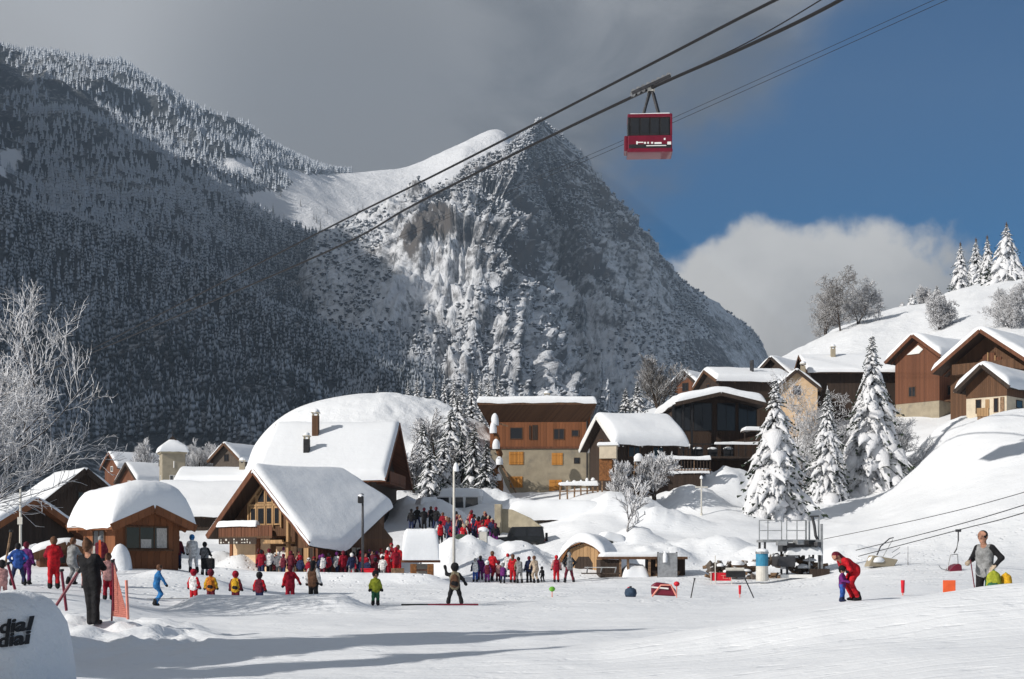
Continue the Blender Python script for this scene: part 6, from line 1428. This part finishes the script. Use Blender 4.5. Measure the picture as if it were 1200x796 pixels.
c = on(704, 86); root = thing('bench', 'overturned dark bench lying in the snow before the arched hut', 'bench', c, R(-20)); mb = MB(); mb.box((0, 0, .35), (2.4, .3, .07)); mb.build('seat', M['wood_dark'], root)
for x in (-.9, .0, .9): mb = MB(); mb.bar((x, 0, .35), (x + .1, -.1, .75), .06); mb.build('leg', M['steel'], root)
mb = MB(); mb.bar((-1.0, -.1, .72), (1.0, -.1, .72), .05); mb.build('stretcher', M['steel'], root)

# ------------------------------------------------------------------ lift platform and the timber, stones and gear heaped round it
Y = 84; s = wpx(Y); c = P(926, 678, Y); root = thing('lift_platform', 'galvanised lift platform with railings above the heap of timber', 'platform', (c.x, Y, c.z))
zd = 44 * s
mb = MB(); mb.box((2 * s, .8, zd), (70 * s, 2.2, .16)); mb.build('deck', M['steel'], root)
for x in (-30, -4, 34):
    for y in (-.1, 1.7): mb = MB(); mb.bar((x * s, y, -.3), (x * s, y, zd), .12); mb.build('leg', M['steel_dark'], root)
for xs_ in ((-37, -27, -11), (-5, 7, 17, 18)):
    for x in xs_: mb = MB(); mb.bar((x * s, -.25, zd), (x * s, -.25, zd + 24 * s), .055); mb.build('railing_post', M['steel'], root)
    for z in (24, 12): mb = MB(); mb.bar((xs_[0] * s, -.25, zd + z * s), (xs_[-1] * s, -.25, zd + z * s), .05); mb.build('rail', M['steel'], root)
for x in (22, 33, 36.5): mb = MB(); mb.bar((x * s, -.1, zd * .2), (x * s, -.1, zd + (29 if x < 36 else 20) * s), .09 if x < 36 else .13); mb.build('mast', M['steel'], root)
mb = MB(); mb.tube([(25 * s, -.2, zd + 28 * s), (27.5 * s, -.2, zd + 18 * s), (29 * s, -.2, zd + 6 * s), (32 * s, -.2, zd)], .09, 6); mb.build('curved_arm', M['steel_dark'], root); mb = MB(); mb.bar((22 * s, -.1, zd + 28.5 * s), (33 * s, -.1, zd + 29 * s), .1); mb.build('top_bar', M['steel_dark'], root)
mb = MB(); mb.box((12 * s, .5, zd - 8 * s), (44 * s, 1.6, 9 * s)); mb.build('machine_housing', M['steel_dark'], root, bevel=.06)
for q, (x, z, w_, m) in enumerate(((-12, -3, 12, 'steel'), (-2, -5, 9, 'black'), (8, -2, 10, 'steel'), (20, -2, 12, 'black'), (28, -4, 8, 'steel_dark'))): mb = MB(); mb.box((x * s, -.5, zd + z * s), (w_ * s, .5, 5 * s), rz=.2 * q); mb.build('machine_part', M[m], root, bevel=.04)
def mh(U, V): return U - 6 * s, V - .5, zd - 14.5 * s + 0 * U
snow_patch('snow_shelf', root, mh, 42 * s, 1.0, .35, .25, seed=2, nu=10, nv=4)
mb = MB(); mb.box((-10 * s, -.6, 20 * s), (20 * s, 1.4, 12 * s), rz=.1); mb.build('sloping_plate', M['steel_dark'], root, bevel=.03)
mb = MB(); mb.box((30 * s, -1.0, 6 * s), (20 * s, 1.0, 11 * s)); mb.build('grey_box', M['wood_dark'], root, bevel=.04)
mb = MB(); mb.box((2 * s, -1.3, 3 * s), (36 * s, .25, 4 * s)); mb.build('white_board', M['white'], root, bevel=.02)
c = P(893, 679, 82); root = thing('marker_drum', 'upright drum painted blue above and white below', 'drum', (c.x, 82, c.z - .1)); s = wpx(82)
mb = MB(); mb.lathe([(6.8 * s, 0), (7.2 * s, .1), (7.2 * s, 17.5 * s), (6.9 * s, 17.6 * s)], 20); mb.build('lower_band', M['pole'], root)
mb = MB(); mb.lathe([(7.2 * s, 17.6 * s), (7.25 * s, 31 * s), (6.8 * s, 32 * s)], 20); mb.build('upper_band', M['blue_paint'], root); mb = MB(); mb.lathe([(7.9 * s, 32 * s), (7.9 * s, 34 * s), (6 * s, 35 * s)], 20); mb.build('lid', M['steel'], root); snow_ball('snow_cap', root, (0, 0, 35 * s), .36, .36, .16, 2)
# heap of timber and stones: each piece its own part
root = thing('timber_heap', 'untidy heap of stones and cut timber with snow below the lift platform', 'heap', (P(905, 680, 84.3).x, 84.3, P(905, 678, 84.3).z)); rg_ = random.Random(9); s = wpx(85)
stones = []
for v in range(3):
    bm = bmesh.new(); bmesh.ops.create_icosphere(bm, subdivisions=1, radius=.5)
    for vt in bm.verts: vt.co *= rg_.uniform(.7, 1.15)
    me = bpy.data.meshes.new('stone'); bm.to_mesh(me); bm.free(); me.materials.append(M['stone_dark']); stones.append(me)
bm = bmesh.new(); bmesh.ops.create_cone(bm, cap_ends=True, segments=8, radius1=.5, radius2=.46, depth=1.); lg_ = bpy.data.meshes.new('log'); bm.to_mesh(lg_); bm.free(); lg_.materials.append(M['logs'])
for q in range(190):
    x = rg_.uniform(-72, 62); top = np.interp(x, [-72, -50, -20, 0, 30, 50, 62], [15, 18, 17, 27, 26, 22, 15]); z = rg_.uniform(0, 1) ** .7 * top
    if rg_.random() < .62: o = bpy.data.objects.new('stone', rg_.choice(stones)); k_ = rg_.uniform(6, 12) * s; o.scale = (k_ * 1.15, k_, k_ * .85); o.rotation_euler = (rg_.uniform(0, 6), rg_.uniform(0, 6), rg_.uniform(0, 6))
    else: o = bpy.data.objects.new('log', lg_); k_ = rg_.uniform(2.5, 4.5) * s; o.scale = (k_, k_, rg_.uniform(8, 22) * s); o.rotation_euler = (R(90) + rg_.uniform(-.3, .3), 0, R(rg_.choice([0, 90, 70, 110])) + rg_.uniform(-.3, .3))
    COL.objects.link(o); o.parent = root; o.location = (x * s, .9 * (z / 20) + rg_.uniform(-.3, .5), z * s)
for q, (x, z) in enumerate(((-60, 15), (-40, 17), (-22, 16), (4, 26), (22, 25), (44, 21), (-52, 8), (14, 12), (-30, 9), (36, 13))): snow_ball('snow_clump', root, (x * s, .1, z * s), rg_.uniform(.2, .45), .3, rg_.uniform(.1, .22), q)
c = P(845, 681, 82.5); s = wpx(82.5); root = thing('banner', 'low red banner with pale marks standing on the piste edge', 'banner', (c.x, 82.5, c.z)); mb = MB(); mb.box((0, 0, 5 * s), (25 * s, .05, 9.5 * s)); mb.build('cloth', M['red_plastic'], root)
for x in (-12, -7, 12): mb = MB(); mb.bar((x * s, -.06, -.3), (x * s, -.06, (30 if x == -7 else 11) * s), .05); mb.build('stake', M['pole'], root)
mb = MB(); mb.box((5 * s, -.03, 6.5 * s), (10 * s, .012, .6 * s)); mb.box((2.5 * s, -.031, 4.5 * s), (.7 * s, .012, 4 * s)); mb.box((10 * s, -.03, 4 * s), (.7 * s, .012, 4 * s)); mb.box((6 * s, -.032, 3 * s), (5 * s, .012, .6 * s)); mb.build('marking', M['net'], root, kind='stuff')
c = P(862, 679, 82); root = thing('roll', 'black roll of matting lying right of the red banner', 'roll', (c.x, 82, c.z + .15)); mb = MB(); mb.tube([(-.55, 0, .15), (.55, 0, .15)], .2, 10); mb.build('matting', M['black'], root); mb = MB(); mb.tube([(-.57, 0, .42), (.5, 0, .42)], .11, 8); mb.build('tube', M['pole'], root)

# ------------------------------------------------------------------ chair lift on the right
r1 = thing('lift_cable', 'upper thin lift cable rising right from the platform', 'cable', P(965, 632, 84)); b0 = P(965, 632, 84)
def rope(name, label, pts, r, root=None, cat='cable', n=6):
    base = Vector(pts[0]); rt = root or thing(name, label, cat, base); mb = MB(); P_ = [Vector(p) - base for p in pts]
    mb.tube(P_, r, n); mb.build('rope', M['rope'], rt, smooth=True); return rt
def cat_pts(ctrl, n=40): return [Vector(v) for v in crom(np.array([tuple(c) for c in ctrl]), n)]
rope('', '', cat_pts([P(965, 632, 84), P(1085, 607, 74), P(1200, 577, 66), P(1420, 508, 56)]), .018, r1)
k2 = cat_pts([P(1003, 645, 84), P(1100, 621, 74), P(1200, 592, 64), P(1420, 520, 54)]); rope('lift_cable', 'middle lift cable crossing the right hand slope', k2, .022)
k3 = cat_pts([P(1006, 652, 83), P(1122, 621.5, 72), P(1200, 601, 63), P(1420, 530, 53)]); rope('lift_cable', 'lowest lift cable, the one carrying the empty chair', k3, .022)
p = P(1123, 621.5, 72); s = wpx(72); root = thing('lift_chair', 'empty dark red lift chair hanging from the lowest cable', 'chair', p)
mb = MB(); mb.box((0, 0, -.02), (.28, .12, .14)); mb.build('grip', M['steel_dark'], root, bevel=.02)
mb = MB(); mb.tube([(0, 0, 0), (0, 0, -12 * s), (-2 * s, 0, -22 * s), (-5 * s, 0, -27 * s)], .035, 6); mb.build('hanger', M['steel_dark'], root)
mb = MB(); mb.tube([(-1 * s, 0, -28 * s), (-9 * s, 0, -29 * s), (-13 * s, 0, -47 * s)], .03, 6); mb.tube([(-1 * s, 0, -28 * s), (0, 0, -44 * s)], .03, 6); mb.build('frame', M['steel'], root)
mb = MB(); mb.prism([(-13 * s, -49 * s), (0, -49 * s), (1.5 * s, -47 * s), (1 * s, -41 * s), (-2 * s, -39 * s), (-7 * s, -41 * s), (-12 * s, -46 * s)], -.45, .45); mb.build('seat', M['red_paint'], root, bevel=.05)
mb = MB(); mb.tube([(-12 * s, -.3, -48 * s), (-22 * s, -.3, -45 * s), (-25 * s, -.3, -41 * s)], .025, 5); mb.build('footrest', M['steel'], root)
c = on(1032, 80); root = thing('lift_chair', 'grey lift chair frame standing half buried in snow by the red instructor', 'chair', c + Vector((0, 0, -.1)), R(12))
mb = MB(); mb.prism([(-.9, .1), (.7, .1), (.95, .5), (-.6, .75)], -.3, .3); mb.build('seat', M['stucco_grey'], root, bevel=.06)
mb = MB(); mb.tube([(-.3, 0, .6), (.0, 0, 1.25), (.55, 0, 1.7), (.8, 0, 1.75)], .035, 6); mb.build('hanger', M['steel_dark'], root); mb = MB(); mb.tube([(.1, 0, .6), (.75, 0, 1.65)], .025, 5); mb.build('brace', M['steel'], root)
for z in (.9, 1.2): mb = MB(); mb.tube([(.7, 0, z - .3), (1.25, .1, z)], .02, 5); mb.build('bar', M['steel'], root)
snow_ball('snow_clump', root, (-.3, -.1, .45), .5, .3, .3, 4)

# ------------------------------------------------------------------ aerial cableway
ca = cat_pts([P(1040, -60, 62), P(905, 2, 78), P(740, 87, 98), P(520, 200, 130), P(383, 268, 165), P(200, 362, 225), P(70, 428, 290), P(-90, 505, 380)], 80)
rope('cableway_rope', 'single track rope above the red cabin', ca, .095)
cb = cat_pts([P(1060, -50, 66), P(985, 0, 70), P(880, 52, 78), P(762, 104, 90), P(620, 172, 108), P(480, 243, 132), P(390, 292, 155), P(200, 374, 215), P(66, 431, 280), P(-90, 495, 370)], 90)
rope('cableway_rope', 'track rope carrying the red cabin', cb, .10)
cc2 = [v + Vector((-.25, .35, .55)) for v in cb[:0]]
cc = cat_pts([P(1030, -45, 67), P(962, 0, 71), P(870, 53, 79), P(764, 102.5, 90.6)], 30); rope('cableway_rope', 'hauling rope running from the cabin up to the top edge', cc, .035)
cdp = cat_pts([P(1160, -20, 96), P(1110, 0, 100), P(860, 112, 120), P(690, 187, 140), P(560, 240, 165), P(400, 310, 205), P(180, 400, 280), P(-90, 500, 400)], 80)
rope('cableway_rope', 'distant track rope below and right of the cabin', cdp, .022); rope('cableway_rope', 'second distant rope just above the other', [v + Vector((0, 0, .42)) for v in cdp], .02)
# cabin
yc = 90.; s = wpx(yc); top = P(763, 104, yc); root = thing('cable_car', 'dark red cable car cabin with black windows hanging against the sky', 'cable car', top, 0)
tilt = math.atan2(26, 48)
def car_bar(x0, z0, x1, z1, w_, name, m, y=0.): mb = MB(); mb.bar((x0 * s, y, -z0 * s), (x1 * s, y, -z1 * s), w_, w_ * 1.3); return mb.build(name, M[m], root, bevel=.03)
for y in (-.35, .35): car_bar(-23, 7.5, 22, -13, .16, 'carriage_beam', 'steel_dark', y)
for f in np.linspace(0, 1, 8):
    x, z = -21 + 41 * f, -(6.5 - 19 * f) - 0; mb = MB(); mb.tube([(x * s, -.3, (z + 1.5) * s), (x * s, .3, (z + 1.5) * s)], .17, 12); mb.build('wheel', M['steel'], root)
mb = MB(); mb.box((0, 0, -.05), (.45, .6, .35)); mb.build('hub', M['pole'], root, bevel=.05)
ZT, ZB = 34., 78.5
for x0, x1, y in ((-2, -10, -.5), (-1, -11, .5), (1, 8, -.6), (3, 13, .6)):
    mb = MB(); mb.bar((x0 * s, y * .3, -4 * s), (x1 * s, y, -(ZT + 1) * s), .13); mb.build('hanger_arm', M['steel_dark'], root)
rz_ = R(-3); CR = Matrix.Rotation(rz_, 4, 'Z')
cabx = -2.0 * s
Wc, Dc, Hc = 53 * s, 1.7, (ZB - ZT) * s; zc = -(ZT + ZB) / 2 * s
croot_pts = lambda x, y, z: (cabx + x * math.cos(rz_) - y * math.sin(rz_), x * math.sin(rz_) + y * math.cos(rz_), zc + z)
A4 = Matrix.Translation((cabx, 0, zc)) @ CR
hw_, hd_, hh_ = Wc / 2 * .97, Dc / 2, Hc / 2
def cab(name, m, boxes, bevel=.03):
    mb = MB()
    for c_, d_ in boxes: mb.box(c_, d_, M4=A4)
    return mb.build(name, M[m], root, bevel=bevel)
body = cab('lower_body', 'red_paint', [((0, 0, -hh_ * .52), (hw_ * 2, hd_ * 2, hh_ * .78))], .06)
cab('floor_skirt', 'red_paint', [((0, 0, -hh_ * .93), (hw_ * 2.04, hd_ * 2.04, hh_ * .16))], .05)
cab('roof', 'red_paint', [((0, 0, hh_ * .90), (hw_ * 2.02, hd_ * 2.02, hh_ * .20))], .06)
def rs(U, V):
    q = np.stack([U - hw_ * .9, V - hd_ * .9], -1); return cabx + q[..., 0] * math.cos(rz_) - q[..., 1] * math.sin(rz_), q[..., 0] * math.sin(rz_) + q[..., 1] * math.cos(rz_), zc + hh_ + 0 * U
snow_patch('roof_snow', root, rs, hw_ * 1.8, hd_ * 1.8, .07, .06, seed=3, nu=6, nv=6, sag=0)
for sx_ in (-1, 1):
    for sy_ in (-1, 1): cab('corner_post', 'red_paint' if sx_ > 0 else 'black', [((sx_ * (hw_ - .06), sy_ * (hd_ - .06), hh_ * .34), (.13, .13, hh_ * .96))], .02)
for q in range(4):
    w_ = (hw_ * 2 - .3) / 4; x = -hw_ + .15 + w_ * (q + .5)
    for sy_ in (-1, 1):
        f_ = cab('window', 'black', [((x, sy_ * (hd_ - .05), hh_ * .33), (w_ - .03, .06, hh_ * .92))], .01)
        mb = MB(); mb.box((x, sy_ * (hd_ - .012), hh_ * .36), (w_ - .16, .02, hh_ * .72), M4=A4); g_o = mb.build('pane', M['glass'], f_)
for sx_ in (-1, 1):
    for y in (-.38, .38):
        f_ = cab('window', 'black', [((sx_ * (hw_ - .05), y, hh_ * .33), (.06, .70, hh_ * .92))], .01); mb = MB(); mb.box((sx_ * (hw_ - .012), y, hh_ * .36), (.02, .58, hh_ * .72), M4=A4); mb.build('pane', M['glass'], f_)
mb = MB(); yf = -hd_ - .008
for x0, x1, z, h2 in ((-.62, -.55, -.52, .16), (-.55, -.30, -.50, .05), (-.27, -.18, -.53, .10), (-.12, -.05, -.53, .10), (.05, .14, -.53, .09), (.20, .52, -.55, .09), (.78, .95, -.56, .15)): mb.box((x0 * hw_ * 1.0 + (x1 - x0) * hw_ / 2, yf, z * hh_), ((x1 - x0) * hw_, .012, h2 * hh_), M4=A4)
mb.box((.28 * hw_, yf, -.68 * hh_), (.9 * hw_, .012, .045 * hh_), M4=A4); mb.box((.66 * hw_, yf, -.34 * hh_), (.08 * hw_, .012, .10 * hh_), M4=A4); mb.build('pale_marking', M['white'], root, kind='stuff')
cab('black_stripe', 'black', [((0, -hd_ - .003, -hh_ * .70), (hw_ * 1.9, .012, hh_ * .2))], 0)
cab('bumper_pod', 'red_paint', [((-hw_ - .10, .1, -hh_ * .45), (.22, 1.2, hh_ * .8))], .06)

# ------------------------------------------------------------------ piste markers
def stick(label, px, py_top, Y, kind, m, cat='marker', lean=0):
    c = on(px, Y); h = max(.3, CZ + (HZ - py_top) / F * Y - c.z); root = thing('piste_marker', label, cat, c, 0)
    mb = MB(); mb.tube([(0, 0, -.2), (lean, 0, h)], .022, 5); mb.build('stick', M['net'] if m != 'black' else M['black'], root)
    if kind == 'cyl': mb = MB(); mb.tube([(lean * .8, 0, h - .36), (lean, 0, h)], [.045, .06], 8); mb.build('sleeve', M[m], root)
    if kind == 'ball': mb = MB(); mb.lathe([(.02, h - .12), (.10, h - .08), (.13, h), (.08, h + .07), (.02, h + .09)], 10); mb.build('knob', M[m], root, smooth=True)
    if kind == 'flag': mb = MB(); mb.box((0, -.03, h - .18), (.38, .03, .46)); mb.build('panel', M[m], root, bevel=.02)
    return root
stick('red topped marker above the dark blue ball', 737, 688, 57, 'cyl', 'red_plastic'); stick('marker with round red knob right of the red gear', 793, 684, 57, 'ball', 'red_plastic')
stick('red topped marker left of the slanting black stick', 867, 686, 57, 'cyl', 'red_plastic'); stick('dark red marker right of the bending instructor', 1058, 680, 40, 'cyl', 'red_plastic')
stick('square orange flag on the right of the piste', 1112, 682, 42, 'flag', 'orange_plastic'); M['lime'] = cloth((.16, .45, .05)); stick('small green marker near the red skier', 647, 690, 56, 'ball', 'lime')
def gate(label, xa, ya, xb, yb, Y, m='black', r=.025):
    a_ = P(xa, ya, Y); b_ = P(xb, yb, Y); o_ = b_ if b_.z < a_.z else a_; root = thing('pole', label, 'pole', o_); mb = MB(); mb.tube([a_ - o_, b_ - o_], r, 6); mb.build('shaft', M[m], root); mb = MB(); t_ = a_ - o_ if (a_ - o_).length > .1 else b_ - o_; mb.tube([t_ * .96, t_ * 1.02], r * 1.7, 6); mb.build('grip', M['black'] if m != 'black' else M['steel_dark'], root)
gate('black stick rising from the piste to the grey panel', 808, 709, 814, 678, 56); gate('black stick slanting right of the red marker', 887, 709, 873, 678, 56)
gate('red pole planted upright in the crossed pair at left', 78, 716, 72, 668, 33, 'red_paint', .035); gate('red pole slanting across the other at left', 52, 731, 93, 668, 31, 'red_paint', .035)
gate('dark red pole in front of the pale pink child', 22, 706, 9, 660, 30, 'red_paint', .03); gate('yellow brown pole leaning at the left edge', 6, 664, 13, 622, 60, 'logs', .05)
gate('black tipped pole held out by the woman in black', 133, 716, 132, 657, 28.6, 'red_paint', .022); gate('thin red ski pole in the hand of the man at right', 1143, 696, 1137, 654, 30.6, 'red_paint', .012)
for q, (xa, yt) in enumerate(((106, 636), (110, 640), (117, 633))):
    Y = 49; c = on(xa, Y); hh2 = CZ + (HZ - yt) / F * Y - c.z; root = thing('ski', ('left ski of three planted upright by the kiosk', 'middle ski of three planted upright by the kiosk', 'right ski of three planted upright by the kiosk')[q], 'ski', c, R(10 * q), 'skis planted upright')
    mb = MB(); mb.bar((0, 0, -.1), (0, 0, hh2 * .9), .085, .025); mb.bar((0, 0, hh2 * .9), (0, .07, hh2), .07, .02); mb.build('blade', M[('white', 'pole', 'orange_plastic')[q]], root); mb = MB(); mb.box((0, -.04, hh2 * .45), (.07, .07, .22)); mb.build('binding', M['black'], root)
c = on(739, 56.5); root = thing('ball', 'dark blue grey round ball lying on the piste', 'ball', c); mb = MB(); mb.lathe([(.06, -.05), (.2, 0), (.25, .15), (.22, .3), (.12, .37), (.04, .38)], 14); mb.build('ball', cloth((.035, .06, .10)), root, smooth=True); mb = MB(); mb.tube([(0, 0, .36), (0, 0, .44)], .05, 8); mb.build('valve', M['black'], root)
c = on(778, 56); root = thing('sledge', 'red plastic gear heap with bent frame lying on the piste', 'sledge', c, R(-10)); mb = MB(); mb.prism([(-.5, .1), (.5, .05), (.48, .3), (.2, .55), (-.3, .62), (-.5, .5)], -.22, .22); mb.build('shell', M['red_paint'], root, bevel=.08, smooth=True)
mb = MB(); mb.tube([(-.45, -.26, .05), (-.1, -.27, .5), (.3, -.27, .5), (.5, -.26, .1)], .04, 6); mb.build('handle', M['net'], root); mb = MB(); mb.tube([(-.48, -.25, .42), (.2, -.27, .36)], .035, 6); mb.build('strap', M['white'], root)
c = on(505, 47.5); root = thing('ground_pole', 'red and black pole lying on the snow before the dark skier', 'pole', c + Vector((0, 0, .05))); mb = MB(); mb.tube([(-1.0, 0, 0), (-.1, .02, 0)], .035, 6); mb.build('black_part', M['black'], root); mb = MB(); mb.tube([(-.1, .02, 0), (1.6, .1, 0)], .035, 6); mb.build('red_part', M['red_paint'], root)
gate('black rope edge lying behind the blue child', 172, 702, 240, 701, 47, 'black', .012)

# orange netting triangle at the lower left
a_, b_, c_ = P(133, 658, 28.8), P(150, 722, 28.0), P(132, 716, 29.0)
root = thing('netting_fence', 'sagging salmon coloured netting triangle between red stakes at lower left', 'fence', c_)
V0 = [v - c_ for v in (P(133, 660, 28.8), P(151, 724, 28), P(128, 735, 29), P(131, 700, 28.9))]
mb = MB(); n_ = 26
pA, pB, pC = P(133.5, 662, 28.8) - c_, P(150, 724, 28.2) - c_, P(131, 722, 29.0) - c_
for q in range(n_ + 1):
    f = q / n_; mb.bar(pA.lerp(pC, f), pA.lerp(pB, f), .012, .006); 
    mb.bar(pA.lerp(pB, f), pC.lerp(pB, f) , .012, .006); mb.bar(pA.lerp(pC, f), pB.lerp(pC, f), .010, .005)
mb.build('netting', M['net'], root, kind='stuff')
mb = MB(); mb.tube([pA + Vector((0, 0, .12)), pC - Vector((0, 0, .1))], .022, 6); mb.build('stake', M['red_paint'], root)
mb = MB(); mb.tube([P(148, 680, 28.2) - c_, P(150, 726, 28.2) - c_], .03, 6); mb.build('stake', M['net'], root)
# padded barrier with black print at the lower left corner
Y = 13.; s = wpx(Y); c = P(-14, 800, Y); c.y += .78; root = thing('padded_barrier', 'snow crusted padded barrier with black lettering at the lower left corner', 'barrier', (c.x, c.y, c.z - .4))
th = np.linspace(0, 2 * math.pi, 56, endpoint=False); rows_ = []
for z, k_ in ((0, 1.0), (.25, 1.0), (.5, .985), (.75, .95), (.95, .88), (1.08, .78), (1.18, .62), (1.24, .42), (1.26, .2), (1.265, .02)):
    rx, ry = 64 * s * k_, .8 * k_; rows_.append(np.stack([rx * np.sign(np.cos(th)) * np.abs(np.cos(th)) ** .8, ry * np.sin(th), np.full(56, z * 1.0)], -1))
V = np.array(rows_); V[..., 2] += (fbm(V[..., 0] * 2, V[..., 1] * 2, 2, 4) - .5) * .10 - V[..., 0] * .10; V[..., 2] *= .955; V[..., 0] += (fbm(V[..., 1] * 3, V[..., 2] * 3, 3, 8) - .5) * .09; i = np.arange(560).reshape(10, 56); j = np.roll(i, -1, 1)
np_mesh('padding', V.reshape(-1, 3), np.stack([i[:-1], j[:-1], j[1:], i[1:]], -1).reshape(-1, 4), M['heap'], root)
for txt, px_, py_, sz in (('dial', 12, 741, .19), ('diai', 12, 757, .19)):
    fc = bpy.data.curves.new('lettering', 'FONT'); fc.body = txt; fc.size = sz * .92; fc.extrude = .006; fc.space_character = 1.0; fc.offset = .006; fc.align_x = 'CENTER'
    o = bpy.data.objects.new('lettering', fc); me = bpy.data.meshes.new_from_object(o); bpy.data.objects.remove(o)
    o = bpy.data.objects.new('lettering', me); me.materials.append(M['ink']); COL.objects.link(o); o.parent = root
    co = np.empty(len(me.vertices) * 3); me.vertices.foreach_get('co', co); co = co.reshape(-1, 3)
    X = (px_ - (-14)) * s + co[:, 0]; zz = (800 - py_) * s + .4 + co[:, 1] + (co[:, 0]) * .12
    zq = zz + X * .10; k_ = np.interp(zq, [0, .25, .5, .75, .95, 1.08, 1.18], [1, 1, .985, .95, .88, .78, .62]); ct = np.clip(np.abs(X) / (64 * s * k_), 0, .999) ** 1.25
    Yv = -.8 * k_ * np.sqrt(1 - np.clip(ct, 0, 1) ** 2) - .012 - co[:, 2]
    me.vertices.foreach_set('co', np.stack([X, Yv, zz], -1).ravel()); me.update()
# ------------------------------------------------------------------ thin winter haze over the valley
hm = bpy.data.materials.new('haze'); hm.use_nodes = True; hn = NT(hm.node_tree); hn.n.clear()
pv = hn.node('ShaderNodeVolumePrincipled'); pv.inputs['Color'].default_value = (.58, .76, 1.0, 1); pv.inputs['Density'].default_value = .00012; pv.inputs['Anisotropy'].default_value = .2
ho = hn.node('ShaderNodeOutputMaterial'); hn.l.new(pv.outputs[0], ho.inputs['Volume'])
mb = MB(); mb.box((0, 1500, 626), (6400, 4800, 1344)); hz = mb.build('haze', hm, kind='stuff'); tag(hz, 'thin bluish haze filling the valley', 'haze')
